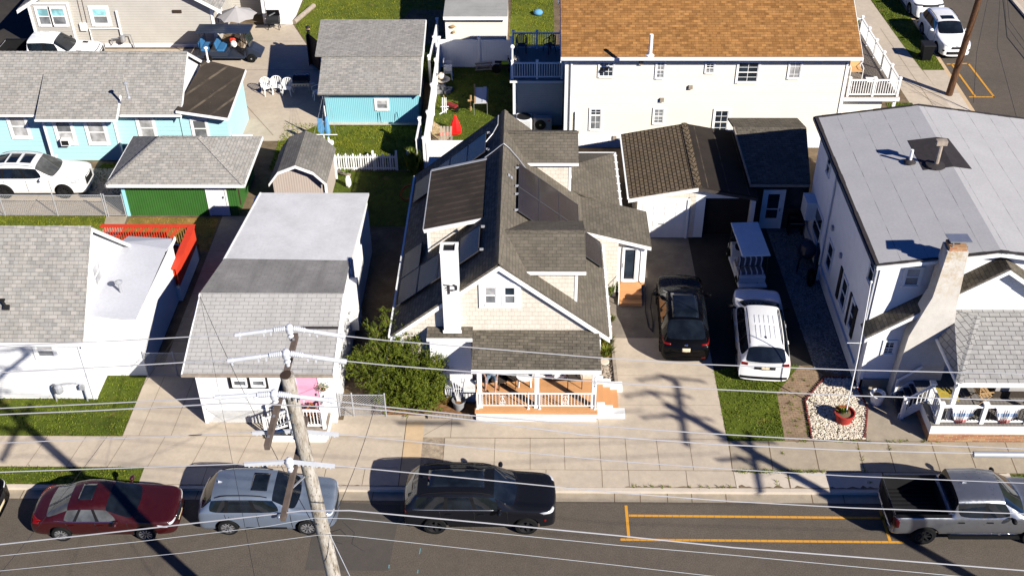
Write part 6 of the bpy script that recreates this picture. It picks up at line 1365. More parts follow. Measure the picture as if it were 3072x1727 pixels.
# golf carts
def golf_cart(name, label, loc, rz, body, roofm, seatm, L=2.9, rows=2, stripe=False):
    t = thing(name, label, 'golf cart'); W2 = 0.62
    b = MB(); b.prism([(L*0.48,-W2*0.8,0.28),(L*0.5,-W2*0.8,0.5),(L*0.36,-W2*0.8,0.86),(L*0.26,-W2*0.8,0.92),(L*0.22,-W2*0.8,0.34),(L*0.22,-W2*0.8,0.28)], (0,W2*1.6,0))
    b.box(-L*0.5,L*0.24,-W2,W2,0.26,0.36).box(-L*0.42,-L*0.02,-W2*0.95,W2*0.95,0.36,0.66); b.build('body', body, t, local=True, bevel=0.03)
    sx = [(-L*0.06)-k*0.95 for k in range(rows)] if rows > 1 else [-0.1]
    for k,x in enumerate(sx):
        x = -0.05-k*0.62 if rows == 2 and stripe else x
        s = MB().box(x-0.45,x,-0.56,0.56,0.66,0.80).build('seat', seatm, t, local=True, bevel=0.05)
        bk = MB().cbox((x-0.48 if not (stripe and k == 1) else x+0.04,0,1.02),0.12,1.1,0.42,ry=R(-8)).build('seat_back', seatm, t, local=True, bevel=0.05)
    for x in (L*0.30,-L*0.42):
        for y in (-W2+0.02,W2-0.02): MB().beam((x,y,0.5),(x*0.93,y*0.94,1.84),0.035).build('roof_post', W_['black'], t, local=True)
    MB().box(-L*0.46,L*0.36,-W2*0.98,W2*0.98,1.84,1.90).build('roof', roofm, t, local=True, bevel=0.03)
    m2 = MB()
    for y in (-0.3,0.0,0.3): m2.box(-L*0.43,L*0.33,y-0.015,y+0.015,1.9,1.908)
    m2.build('roof_groove', roofm, t, local=True)
    for x in (L*0.34,-L*0.32):
        for sd in (1,-1):
            m = Matrix.Rotation(R(90)*-sd,4,'X'); w = MB().lathe([(0.1,-0.18),(0.24,-0.18),(0.26,-0.14),(0.26,-0.03),(0.23,0),(0.15,0)], 18, (x,sd*W2,0.26), m).build('wheel', W_['rubber'], t, smooth=True, local=True)
            MB().lathe([(0.15,-0.02),(0.05,0.0),(0.01,0.01)], 12, (x,sd*W2,0.26), m).build('rim', W_['steel'], w, smooth=True, local=True)
    MB().beam((L*0.22,0.28,0.8),(L*0.14,0.28,1.08),0.03).lathe([(0.17,-0.015),(0.19,0),(0.17,0.015)],14,(L*0.13,0.28,1.1),Matrix.Rotation(R(-50),4,'Y')).build('steering_wheel', W_['black'], t, local=True)
    MB().cbox((L*0.31,0,1.35),0.02,1.1,0.75,ry=R(-14)).build('windscreen', W_['glass'], t, local=True)
    t.location = loc; t.rotation_euler = (0,0,rz); return t
def stripes():
    t = NT('striped_vinyl'); tc = t.node('ShaderNodeTexCoord'); sep = t.node('ShaderNodeSeparateXYZ'); t.link(tc.outputs['Object'], sep.inputs[0])
    fr = t.math('FRACT', t.math('MULTIPLY', sep.outputs[1], 4.2)); col = t.ramp(fr, [(0.0,(0.75,0.75,0.76)),(0.10,(0.75,0.75,0.76)),(0.13,(0.12,0.12,0.13)),(0.86,(0.12,0.12,0.13)),(0.89,(0.75,0.75,0.76))]); return t.out(col, 0.45, 0.3)
W_['striped_vinyl'] = stripes()
golf_cart('golf_cart', 'white roofed golf cart with striped rear facing seats in the shade beside the garage', (9.5,40.5,Z1), R(93), whitep, W_['plastic_white'], W_['striped_vinyl'], 3.1, 2, True)
golf_cart('golf_cart', 'long dark navy golf cart with blue seats parked behind the light blue house', (-17.75,61.85,Z1), R(-1), W_['navy'], W_['navy'], W_['seat_blue'], 3.9, 2)
tw = thing('striped_towel', 'red and white striped towel draped over the front seat of the navy golf cart', 'towel', (-17.5,62.0,0.8)); MB().ball((-17.55,61.95,1.22),0.2,0.16,0.3,jit=0.12).build('fold', W_['red_paint'], tw); MB().ball((-17.5,61.8,1.08),0.18,0.1,0.2,jit=0.12).build('stripe', W_['plastic_white'], tw); MB().ball((-17.53,62.0,1.5),0.09,0.08,0.08,jit=0.1).build('tassel', W_['sling_tan'], tw)
# ---------------------------------------------------------------- fences
def white_fence(name, label, runs, h=1.72, posts=(), z0=0.134, open_top=0):
    t = thing(name, label, 'fence', (*runs[0][0], z0))
    for a, b in runs:
        a3, b3 = Vector((*a,z0)), Vector((*b,z0)); d = (b3-a3).normalized(); n = Vector((-d.y,d.x,0))
        MB().prism([a3-n*0.02,b3-n*0.02,b3-n*0.02+Vector((0,0,h-0.08)),a3-n*0.02+Vector((0,0,h-0.08))], n*0.04).build('panel', W_['vinyl_fence'], t)
        MB().beam(a3+Vector((0,0,h-0.05)), b3+Vector((0,0,h-0.05)), 0.06, 0.12).beam(a3+Vector((0,0,0.10)), b3+Vector((0,0,0.10)), 0.06, 0.12).build('rail', W_['white_trim'], t)
    for x, y in posts: MB().box(x-0.065,x+0.065,y-0.065,y+0.065,z0,h+z0+0.12).cbox((x,y,h+z0+0.15),0.19,0.19,0.06).cbox((x,y,h+z0+0.19),0.10,0.10,0.04).build('post', W_['white_trim'], t)
    return t
white_fence('vinyl_fence', 'white vinyl fence along the back of the yard, partly in shade', [((-5.2,60.7),(-1.1,60.65))], posts=((-2.95,60.68),(-1.1,60.65)))
white_fence('vinyl_fence', 'long white vinyl fence running away from the camera past the turquoise shed', [((-5.25,49.1),(-5.25,54.8)),((-5.25,54.8),(-5.25,60.7))], posts=((-5.25,60.7),(-5.25,57.85),(-5.25,54.84),(-5.25,51.8),(-5.25,49.1)))
white_fence('vinyl_fence', 'sunlit white vinyl fence panel behind the solar house roof', [((-5.15,49.05),(2.3,49.05))], posts=((-2,49.05),(1.2,49.05)))
white_fence('old_fence', 'short white fence with capped posts between turquoise shed and long vinyl fence', [((-5.65,49.2),(-5.62,51.2)),((-5.65,58.3),(-5.55,63.3))], posts=((-5.62,51.1),(-5.65,58.3),(-5.55,60.8),(-5.55,63.3)))
pf = thing('picket_fence', 'white picket fence with taller pointed pickets, half in shade', 'fence', (-8.2,49.05,0.134))
rl = MB().box(-9.75,-6.7,49.06,49.10,0.22,0.30).box(-9.75,-6.7,49.06,49.10,0.86,0.94); rl.build('rail', W_['white_trim'], pf)
for k in range(25):
    x = -9.7+k*0.123; tall = k % 3 == 1; w = 0.045 if tall else 0.027; h = 1.12 if tall else 1.03
    MB().prism([(x-w,49.04,0.17),(x+w,49.04,0.17),(x+w,49.04,h-0.05),(x,49.04,h+0.02),(x-w,49.04,h-0.05)], (0,0.02,0)).build('picket', W_['white_trim'], pf)
for x in (-9.8,-7.85,-6.68,-6.1): MB().box(x-0.05,x+0.05,49.05,49.15,0.134,1.25).build('post', W_['white_trim'], pf)
def chain_link(name, label, a, b, h, posts, z0=0.14, cat='fence', gap=0.105, frame=True):
    t = thing(name, label, cat, (*a,z0)); a3, b3 = Vector((*a,z0)), Vector((*b,z0)); L = (b3-a3).length; d = (b3-a3)/L; mb = MB(); n = int((L+h)/gap); up = Vector((0,0,1))
    for k in range(n):
        for s in (1,-1):
            x0 = k*gap-h; x1 = x0+h
            if s == -1: x0, x1 = x1, x0
            p, q = (x0,0.0), (x1,h)
            lo, hi = (p,q) if x0 < x1 else (q,p)
            def clip(pt, ot):
                x, z = pt
                if x < 0: f = (0-x)/(ot[0]-x); return (0, z+(ot[1]-z)*f)
                if x > L: f = (L-x)/(ot[0]-x); return (L, z+(ot[1]-z)*f)
                return pt
            if max(x0,x1) <= 0 or min(x0,x1) >= L: continue
            p, q = clip(lo,hi), clip(hi,lo)
            mb.beam(a3+d*p[0]+up*(p[1]+0.02), a3+d*q[0]+up*(q[1]+0.02), 0.008, 0.008)
    mb.build('mesh', W_['galv'], t)
    MB().tube([a3+up*(h+0.02),b3+up*(h+0.02)],0.02,6).tube([a3+up*0.06,b3+up*0.06],0.012,5).build('rail', W_['galv'], t)
    for f in posts: p = a3+d*L*f; MB().tube([p,p+up*(h+0.08)],0.03,8).ball(p+up*(h+0.09),0.036,n=8,k=5).build('post', W_['galv'], t)
    return t
chain_link('chain_link_fence', 'low chain link fence in front of the white SUV', (-27.4,44.86), (-20.15,44.84), 1.15, (0,0.33,0.68,1.0))
chain_link('chain_link_gate', 'narrow chain link gate beside the green shed corner', (-20.05,44.84), (-19.2,44.84), 1.12, (0,1.0), cat='gate')
chain_link('chain_link_gate', 'chain link gate closing the shaded path between the two white houses', (-15.05,33.45), (-12.25,33.45), 1.15, (0,0.42,1.0), cat='gate')
chain_link('chain_link_gate', 'chain link gate between the cottage corner and the juniper bush', (-7.15,31.22), (-5.4,31.22), 1.05, (0,0.3,1.0), cat='gate')
# ---------------------------------------------------------------- poles and wires
up = Vector((0,0,1))
PLE = thing('utility_pole', 'tall weathered grey utility pole with brown crossarms and white insulator covers in the foreground', 'utility pole', (-4.46,18.0,0.13))
b0, t0 = Vector((-4.46,18.0,0)), Vector((-5.14,18.0,13.9))
MB().tube([b0.lerp(t0,k/10) for k in range(11)], [0.205-0.055*k/10 for k in range(11)], 18).build('shaft', W_['pole_gray'], PLE, smooth=True)
AX = -5.36
MB().box(AX-0.055,AX+0.055,16.45,20.05,13.22,13.36).build('crossarm', W_['crossarm'], PLE)
MB().box(-5.26,-5.15,16.12,19.2,11.43,11.56).build('crossarm', W_['crossarm'], PLE)
MB().beam((-5.2,18.0,12.6),(AX,18.9,13.22),0.04,0.02).beam((-5.2,18.0,12.6),(AX,17.1,13.22),0.04,0.02).beam((-5.05,18.0,10.9),(-5.2,17.0,11.45),0.04,0.02).build('brace', W_['galv'], PLE)
MB().lathe([(0.149,0),(0.01,0.006)],18,t0+Vector((0,0,0.002))).build('pole_top', W_['dark_brown'], PLE)
bt = MB()
for z in (13.3,12.6,12.9,11.5,11.0,9.4): p = b0.lerp(t0,z/13.9); bt.cbox(p+Vector((-0.02,-0.16,0)),0.05,0.06,0.05)
for y in (16.7,17.3,18.4,19.2,19.8): bt.cbox((AX,y,13.37),0.05,0.05,0.03)
bt.build('bolt', W_['steel'], PLE)
def cover(c, dirs, slim=False):       # white wildlife cover along a wire over an insulator
    mb = MB(); c = Vector(c); r = 0.055
    for dv in dirs:
        d = Vector(dv).normalized()
        if slim: mb.beam(c+d*0.06-up*0.02, c+d*1.0-up*0.02, 0.05, 0.09); [mb.cbox(c+d*(0.2+0.1*k)-up*0.085,0.03,0.05,0.03) for k in range(8)]
        else:
            mb.tube([c+d*0.06,c+d*0.10,c+d*0.35,c+d*0.36,c+d*0.55,c+d*0.56,c+d*1.15,c+d*1.16,c+d*1.28],[0.04,0.058,0.058,0.042,0.042,0.05,0.05,0.056,0.056],10)
            for k in range(6): mb.tube([c+d*(0.10+0.045*k),c+d*(0.125+0.045*k)],0.068,10)
            for k in (0.45,0.62,1.2): mb.cbox(c+d*k-up*0.10,0.03,0.03,0.09)
    mb.lathe([(0.04,-0.36),(0.05,-0.28),(0.075,-0.24),(0.05,-0.18),(0.09,-0.12),(0.095,0.01),(0.06,0.08),(0.01,0.10)],14,c)
    return mb
WIRES = [  # label, plane y, radius, left points, attachment, right points (photo pixels, all in the vertical plane of the wire), cover
 ('uppermost pale overhead wire, held by the far end of the crossarm', 19.9, 0.0125, [(0,1037),(372,1021),(742,1000)], (868,983), [(1003,1004),(1150,1019.7),(1416,1041.7),(1803,1073),(2100,1092),(2550,1109),(3072,1121)], 1),
 ('second pale overhead wire, crossing over the top of the utility pole', 18.15, 0.0125, [(0,1116.5),(360,1098),(720,1076.5)], (858,1058), [(995,1078),(1150,1094),(1416,1115),(1773,1143),(2142,1167),(2550,1186),(3072,1201)], 1),
 ('third pale overhead wire with the long white cover left of the pole', 17.75, 0.0125, [(0,1224),(340,1208),(676,1190)], (822,1180), [(1014,1203),(1150,1219),(1416,1245.7),(1803,1277),(2100,1298),(2550,1324),(3072,1345)], 1),
 ('thick pale wire just under the third wire', 17.6, 0.014, [(0,1242.5),(280,1231),(563,1216)], (700,1208), [(1045,1222),(1163,1231),(1400,1257),(1750,1303),(2150,1332),(2550,1350),(3072,1362)], 0),
 ('fifth pale wire passing the slim white cover over the cottage steps', 18.75, 0.011, [(0,1328),(270,1317),(543,1306)], (885,1290), [(1015,1301),(1450,1344),(1850,1382),(2200,1407),(2550,1427),(3072,1448)], 2),
 ('pale wire through the slim white cover above the blue grey SUV', 17.45, 0.0125, [(0,1415),(360,1403),(736,1390)], (867,1382), [(1010,1396),(1450,1438),(1850,1477),(2200,1503),(2550,1522),(3072,1540)], 2),
 ('thick pale wire crossing the red sedan and the yellow bay lines', 16.3, 0.015, [(0,1632),(441,1584),(830,1540)], (905,1531), [(1050,1530),(1450,1567),(1850,1605),(2200,1641),(2550,1668),(3072,1710)], 0),
 ('thin pale wire tied to the pole with small white ties', 17.8, 0.007, [(0,1666),(400,1625),(800,1578)], (945,1552), [(1050,1554.7),(1450,1594),(1850,1634),(2200,1664),(2550,1697),(3072,1745)], 0),
 ('lowest thin pale wire along the bottom of the photo', 17.8, 0.006, [(0,1711),(275,1684),(550,1657)], (960,1603), [(1050,1606),(1450,1650),(1850,1694),(2122,1725),(2500,1766)], 0)]
cov = 0
for lab, Y, r, lp, at_, rp_, cv in WIRES:
    pts = [PY('S',x,y,Y) for x,y in lp]+[PY('S',at_[0],at_[1],Y)]+[PY('S',x,y,Y) for x,y in rp_]
    d0 = (pts[0]-pts[1])/(pts[0]-pts[1]).length; pts = [pts[0]+d0*9+up*0.9]+pts; d1 = (pts[-1]-pts[-2])/(pts[-1]-pts[-2]).length; pts.append(pts[-1]+d1*9+up*0.9)
    # smooth with a quadratic pass so that the span hangs evenly
    tag(MB().tube(pts, r, 6).build('overhead_wire', W_['wire_pale' if r > 0.009 else 'wire_thin'], None, smooth=True), lab, 'wire', 'wires along the street')
    if cv:
        i = 1+len(lp); c = pts[i]
        MBc = cover(c, (pts[i-1]-c, pts[i+1]-c), cv == 2); MBc.build('insulator_cover', W_['cover_white'], PLE, smooth=False)
def drop(pts, label, r=0.009, mat='wire_dark', nm='service_wire', group=None):
    return tag(MB().tube(pts, r, 5).build(nm, W_[mat], None, smooth=True), label, 'wire', group)
def sag(a, b, s, n=12):
    a, b = Vector(a), Vector(b); return [a.lerp(b,k/n)-up*(s*4*(k/n)*(1-k/n)) for k in range(n+1)]
ha = Vector((-12.35,33.55,4.02)); pa = b0.lerp(t0,9.1/13.9)
drop(sag(ha, pa+Vector((-0.18,0,0)), 0.55), 'dark twisted service wire from the pole to the cottage roof corner', 0.009)
drop(sag(ha, (-13.5,17,7.2), 0.4), 'thin dark wire from the cottage roof corner down past the sedan roof', 0.006)
drop(sag(ha, (-5.9,15.5,7.5), 0.4), 'thin dark wire from the cottage roof corner past the blue grey SUV', 0.006)
drop(sag((-5.15,32.7,3.0), pa+Vector((0.18,0,0.05)), 0.75), 'dark twisted service wire from the pole to the porch house eave', 0.009)
drop(sag(pa+Vector((0.12,0,-0.1)), (-1.2,12.5,6.2), 0.2), 'pale guy wire running from the pole to the bottom of the photo', 0.009, 'wire_thin')
cl = MB()
for k in range(3): cl.tube([pa+Vector((0.2*math.cos(a/5*math.pi*2)+0.35*(k-1),0.05*k-0.05,0.28*math.sin(a/5*math.pi*2)-0.2*k)) for a in range(5)],0.009,5)
cl.tube([pa+Vector((0.5,0,0.2)),pa+Vector((0.75,0.0,-0.2)),pa+Vector((0.65,0,-0.6)),pa+Vector((0.95,0,-0.9))],0.008,5).build('wire_loop', W_['wire_dark'], PLE, smooth=True)
sp = PY('S',2920,1362,17.6); MB_ = MB().tube([sp,sp+Vector((2.4,0,-0.02))],0.07,10); tag(MB_.build('splice_case', W_['galv'], None, smooth=True), 'grey cable splice tube hanging on the wire at the right edge', 'splice case')
# second pole
PB2 = thing('utility_pole', 'brown wooden utility pole on the side street pavement', 'utility pole', (23.36,57.25,0.14))
tb = PY('D',2010,-20,57.4); bb = Vector((23.36,57.25,0.1)); tt = bb+(tb-bb)*(11.5/tb.z)
MB().tube([bb.lerp(tt,k/8) for k in range(9)], [0.19-0.05*k/8 for k in range(9)], 16).build('shaft', W_['pole_brown'], PB2, smooth=True)
q = bb.lerp(tt,8.6/11.5)
MB().lathe([(0.24,-0.45),(0.26,-0.4),(0.26,0.35),(0.2,0.42),(0.02,0.44)],14,q+Vector((0.1,0.45,0.3))).build('transformer', W_['galv'], PB2)
MB().tube([q+Vector((0.05,-0.1,-0.9)),q+Vector((0.1,-0.15,-0.2)),q+Vector((-0.3,-0.2,0.3))],0.05,6).tube([q+Vector((0.0,-0.2,-1.5)),q+Vector((-0.45,-0.2,-2.4)),q+Vector((-0.15,-0.2,-2.6))],0.02,5).build('cable_loop', W_['wire_dark'], PB2)
for lab, a, pxs, r in (('thick black cable from the brown pole towards the right edge', q+Vector((0.2,0,-0.4)), [(2260,340),(2413,530)], 0.03), ('thin dark wire from the brown pole, middle one of the right hand bundle', q+Vector((0.3,0.2,0.2)), [(2250,230),(2413,450)], 0.012), ('thin dark wire from the brown pole, upper one of the right hand bundle', q+Vector((0.3,0.3,0.3)), [(2280,190),(2413,375)], 0.012)):
    pts = [a]+[PY('D',x,y,56.0-1.2*i) for i,(x,y) in enumerate(pxs)]; e = pts[-1]+(pts[-1]-pts[-2])*2.2; drop(pts+[e], lab, r, group='cables from the brown pole')
for lab, a, pxs in (('thin dark wire hanging straight down across the side street', q+Vector((0.1,-0.1,0)), [(1985,480),(1955,930)]), ('thin dark wire sloping down to the white house roof', q+Vector((0.3,-0.1,0.2)), [(2170,420),(2345,1060)])):
    pts = [a]+[PY('D',x,y,53-4*i) for i,(x,y) in enumerate(pxs)]; drop(pts, lab, 0.012)
# ---------------------------------------------------------------- plants
def spray(mb, c, d, L, w, rnd, n=4):
    """feathery conifer spray: small leaf blades along a twig"""
    d = d.normalized(); t = d.cross(up); t = t.normalized() if t.length > 1e-3 else Vector((1,0,0)); q = d.cross(t)
    for k in range(n):
        f = (k+0.5)/n; p = c+d*(L*f); a = rnd.uniform(0,6.28); s = t*math.cos(a)+q*math.sin(a); e = p+(d*0.65+s*0.75)*w*(1.25-f*0.6); b = (d.cross(s)).normalized()*w*0.20
        i = len(mb.v); mb.v += [p-b,p+b,e]; mb.f.append([i,i+1,i+2]); mb.mi.append(0)
    i = len(mb.v); b = t*w*0.16; mb.v += [c-b,c+b,c+d*L*1.15]; mb.f.append([i,i+1,i+2]); mb.mi.append(0)
rnd = random.Random(11)
J = thing('juniper_bush', 'large dark green juniper bush at the left of the porch', 'bush', (-4.7,32.2,0.134))
tr = MB(); lf = MB(); base = Vector((-4.6,32.4,0.14)); limbs = []
tips = [(-6.5,32.6,2.1),(-6.0,33.3,2.7),(-5.5,33.5,3.1),(-5.0,32.4,2.6),(-4.2,32.6,2.7),(-3.6,32.1,2.2),(-3.3,31.8,1.5),(-3.7,31.5,1.0),(-4.7,31.6,1.5),(-5.4,31.8,1.7),(-6.2,31.9,1.2),(-5.0,31.5,0.7),(-4.1,31.5,1.6),(-3.35,32.3,1.9),(-4.6,33.0,3.0),(-6.9,32.6,1.6),(-5.8,32.5,2.5),(-4.45,31.9,2.1),(-4.0,31.6,0.6),(-5.7,31.7,0.8),(-3.4,31.75,0.7)]
for tp in tips:
    tp = Vector(tp); mid = base.lerp(tp,0.5)+Vector((rnd.uniform(-.2,.2),rnd.uniform(-.2,.2),0.15)); pts = [base,mid,tp]; tr.tube(pts,[0.05,0.03,0.008],6); limbs.append(pts)
    L = (tp-base).length
    for k in range(185):
        f = rnd.uniform(0.30,1.0); c = (base.lerp(mid,f*2) if f < 0.5 else mid.lerp(tp,f*2-1)); rr = 0.40*(1.12-f)+0.10
        c = c+Vector((rnd.gauss(0,rr),rnd.gauss(0,rr),rnd.gauss(0,rr*0.85))); c.z = max(0.22,c.z)
        d = (tp-base).normalized()*0.7+Vector((rnd.gauss(0,.6),rnd.gauss(0,.6),rnd.gauss(0.25,.5)))
        for s in range(3): spray(lf, c+Vector((rnd.gauss(0,.04),rnd.gauss(0,.04),rnd.gauss(0,.04))), d+Vector((rnd.gauss(0,.35),rnd.gauss(0,.35),rnd.gauss(0,.35))), rnd.uniform(0.09,0.22), rnd.uniform(0.06,0.10), rnd)
tr.build('branches', W_['bark'], J, smooth=True); lf.build('foliage', W_['juniper'], J)
def leafy(name, label, cat, c, r, h, mat, n, lw=0.03, ll=0.22, group=None, arch=0.5, stems=True):
    t = thing(name, label, cat, c, 0, group); mb = MB(); c = Vector(c)
    for k in range(n):
        a = rnd.uniform(0,6.28); q = r*math.sqrt(rnd.random()); p = c+Vector((math.cos(a)*q*0.4,math.sin(a)*q*0.4,0)); o = Vector((math.cos(a),math.sin(a),0)); e = p+o*q*rnd.uniform(0.5,1.1)+up*h*rnd.uniform(0.5,1.1); m = p.lerp(e,0.55)+up*h*arch*0.35; s = Vector((-o.y,o.x,0))*lw*rnd.uniform(0.5,1)
        i = len(mb.v); mb.v += [p-s*0.5,p+s*0.5,m+s,m-s,e]; mb.f += [[i,i+1,i+2,i+3],[i+3,i+2,i+4]]; mb.mi += [0,0]
    mb.build('leaves', W_[mat], t); return t
leafy('lily_clump', 'day lilies with orange blooms in the planting strip beside the front eave', 'plant', (3.05,35.3,0.16), 0.42, 0.55, 'lily', 260)
leafy('lily_clump', 'smaller orange flowered clump just nearer the street in the planting strip', 'plant', (3.08,34.75,0.16), 0.34, 0.42, 'lily', 160)
leafy('grass_clump', 'tall green ornamental grass beside the side steps', 'plant', (3.45,38.85,0.16), 0.45, 0.75, 'leaf', 240, lw=0.02); leafy('flower_clump', 'low yellow flowered plant along the planting strip behind the gutter', 'plant', (3.3,36.9,0.16), 0.3, 0.35, 'lily', 120)
leafy('dry_grass_clump', 'dry tan grass clump behind the trellis pot', 'plant', (-3.2,32.0,0.16), 0.45, 0.5, 'blade_dry', 220, lw=0.015)
leafy('vine', 'green vine growing between the turquoise shed and the long white fence', 'plant', (-5.75,58.9,0.14), 0.5, 1.5, 'leaf', 420, lw=0.06, arch=0.2)
leafy('climbing_plant', 'leafy climber on the end post of the picket fence', 'plant', (-5.85,48.85,0.14), 0.5, 1.25, 'leaf', 260, lw=0.05, arch=0.2)
leafy('low_weed', 'small green weed in the bed behind the picket fence end', 'plant', (-9.2,48.6,0.14), 0.28, 0.3, 'leaf', 90, lw=0.03)
def shrubby(mb, c, r, n, s, seed):
    q = random.Random(seed); c = Vector(c)
    for _ in range(n):
        v = Vector((q.gauss(0,1),q.gauss(0,1),q.gauss(0,0.8))); v = v.normalized()*r*q.uniform(0.6,1.05); n_ = v.normalized()+Vector((q.gauss(0,.4),q.gauss(0,.4),q.gauss(0,.4))); t = n_.cross(Vector((q.gauss(0,1),q.gauss(0,1),q.gauss(0,1)))).normalized()*s; b = n_.cross(t).normalized()*s*0.6; p = c+v
        i = len(mb.v); mb.v += [p-t,p-b*0.7,p+t,p+b*0.7]; mb.f.append([i,i+1,i+2,i+3]); mb.mi.append(0)
    return mb
hb = P('H6',1262,405,1.95); FB = thing('hanging_basket', 'hanging basket of pink and white flowers beside the pink door', 'hanging basket', (hb.x,hb.y,1.7))
shrubby(MB(), hb, 0.30, 380, 0.035, 1).build('leaves', W_['leaf'], FB); shrubby(MB(), hb+Vector((0.04,-0.03,0.03)), 0.31, 240, 0.034, 2).build('flowers', W_['flower'], FB)
MB().ball(hb-up*0.12,0.19,0.19,0.14).build('basket', W_['dark_brown'], FB); MB().tube([hb+up*0.1,hb+up*0.75],0.01,5).build('chain', W_['iron_black'], FB)
W_['autumn'] = leafmat('autumn', (0.42,0.12,0.03), (0.16,0.10,0.03), (0.50,0.26,0.05))
cp = thing('croton_plant', 'potted plant with orange and red leaves behind the cottage stoop railing', 'potted plant', (-8.05,30.5,0.66)); shrubby(MB(), (-8.05,30.48,1.12), 0.30, 210, 0.07, 5).build('leaves', W_['autumn'], cp); MB().lathe([(0.15,0),(0.2,0.28),(0.18,0.29),(0.01,0.26)],14,(-8.05,30.48,0.66)).build('pot', W_['dark_brown'], cp)
def potof(name, label, c, r, h, mat, soil='mulch', taper=0.78):
    t = thing(name, label, 'pot', c); MB().lathe([(r*taper,0),(r,h),(r*1.08,h),(r*1.08,h+0.05),(r*0.95,h+0.05),(r*0.92,h-0.03)],20,c).build('pot', W_[mat], t, smooth=True); MB().lathe([(r*0.93,h-0.04),(0.01,h-0.01)],16,c).build('soil', W_[soil], t); return t
potof('red_pot', 'red pot holding the foot of the flagpole in the white stone bed', (11.78,31.08,0.15), 0.36, 0.40, 'clay_red', 'dirt')
leafy('pot_weeds', 'green weeds sprouting in the red flagpole pot', 'plant', (11.72,31.1,0.56), 0.25, 0.22, 'leaf', 50, lw=0.04)
fpole = thing('flagpole', 'slim white flagpole standing in the red pot', 'flagpole', (11.84,31.13,0.5)); MB().tube([(11.84,31.13,0.5),(11.8,31.13,3.2),(11.66,31.13,6.55)],[0.024,0.022,0.018],10).build('pole', W_['white_trim'], fpole, smooth=True); MB().ball((11.66,31.13,6.6),0.05).build('finial', W_['white_trim'], fpole); MB().tube([(11.82,31.13,3.9),(11.3,31.13,3.9)],0.012,5).build('cleat_arm', W_['white_trim'], fpole)
potof('white_pot', 'white planter at the corner of the white house by the steps', (13.25,32.1,0.14), 0.27, 0.42, 'white_trim', 'dirt')
potof('grey_pot', 'grey pot holding a white trellis beside the porch', (-2.66,31.68,0.14), 0.25, 0.38, 'gray_pot')
tl = thing('fan_trellis', 'white fan shaped trellis standing in the grey pot', 'trellis', (-2.66,31.68,0.5)); mb = MB()
for k in range(5): mb.beam((-2.66+0.03*(k-2),31.68,0.5),(-2.66+0.125*(k-2),31.74,1.58),0.022)
mb.beam((-2.86,31.73,1.4),(-2.46,31.73,1.4),0.02).beam((-2.8,31.71,1.1),(-2.52,31.71,1.1),0.02).build('slats', W_['white_trim'], tl)
tag(MB().lathe([(0.19,0),(0.2,0.05),(0.17,0.08),(0.01,0.09)],18,(3.0,34.35,0.16)).build('stepping_stone', W_['concrete_pale'], None), 'round pale stone disc in the planting strip', 'stone disc')
mb = MB(); q = [p for p in STONE_BED]
for a, b in zip(q[:1]+q[1:], q[1:]+q[:1]):
    if a == q[0] and b == q[1]: continue
    a3, b3 = Vector((*a,0.15)), Vector((*b,0.15)); n = max(2,int((b3-a3).length/0.11))
    for k in range(n): p = a3.lerp(b3,(k+0.5)/n); mb.cbox(p+up*0.03,0.06,0.06,0.10,rz=math.atan2((b3-a3).y,(b3-a3).x)+0.5)
tag(mb.build('bed_border', W_['brick_edging'], None), 'dark red scalloped border round the white stone bed', 'border')

# the neighbouring pole on the near side of the street, out of the picture to the right; its shadow crosses the lawn and the pavement
farp = copy_tree(PLE); farp.location = (21.2+0.1, 18.0, -1.1)
farp['label'] = 'utility pole out of frame to the right whose shadow crosses the parking lawn'; farp['category'] = 'utility pole'
# weeds in the joints and dirt along the kerb
wd_ = MB(); rw_ = random.Random(21)
def tuft(x, y, n=9, h=0.09):
    for _ in range(n):
        a = rw_.uniform(0,6.28); px, py = x+rw_.gauss(0,0.04), y+rw_.gauss(0,0.03); w = 0.012; i = len(wd_.v)
        wd_.v += [Vector((px-w*math.cos(a),py-w*math.sin(a),0.143)),Vector((px+w*math.cos(a),py+w*math.sin(a),0.143)),Vector((px+rw_.gauss(0,.05),py+rw_.gauss(0,.05),0.143+h*rw_.uniform(.4,1.2)))]; wd_.f.append([i,i+1,i+2]); wd_.mi.append(0)
for _ in range(150):
    q = rw_.random()
    if q < 0.45: tuft(rw_.uniform(7.4,10.6), 28.46+rw_.gauss(0,0.02))
    elif q < 0.6: tuft(rw_.choice((8.78,10.43,12.05,13.15,9.22)), rw_.uniform(27.7,29.9), 7)
    elif q < 0.8: tuft(rw_.uniform(3.7,7.2), 27.69, 7)
    else: tuft(rw_.uniform(9.5,15), 30.0+rw_.gauss(0,0.03), 8)
for _ in range(60): tuft(rw_.uniform(9.5,11), rw_.uniform(30.2,33.6), 10, 0.1) if in_poly(*(lambda a: a)((rw_.uniform(9.45,10.3), rw_.uniform(30.1,32))), [(9.42,30.0),(10.36,30.0),(10.46,32.2),(9.56,32.6)]) else None
tag(wd_.build('weeds', W_['blade']), 'small weeds growing in pavement joints and along the kerb', 'weeds', kind='stuff')
dm = MB()
for x0, x1, y, wv in ((3.4,7.3,27.665,0.09),(7.4,16.5,27.665,0.12),(7.4,12.0,28.44,0.05),(-13.8,-4,27.665,0.03),(9.4,14.6,29.99,0.05)):
    n = int((x1-x0)/0.12); up_ = [(x0+(x1-x0)*k/n, y+abs(rw_.gauss(0,1))*wv*0.5+0.008, 0.1475) for k in range(n+1)]
    for k in range(n): dm.poly([(up_[k][0],y,0.1475),(up_[k+1][0],y,0.1475),up_[k+1],up_[k]])
tag(dm.build('kerb_dirt', W_['dirt']), None, None, kind='structure')
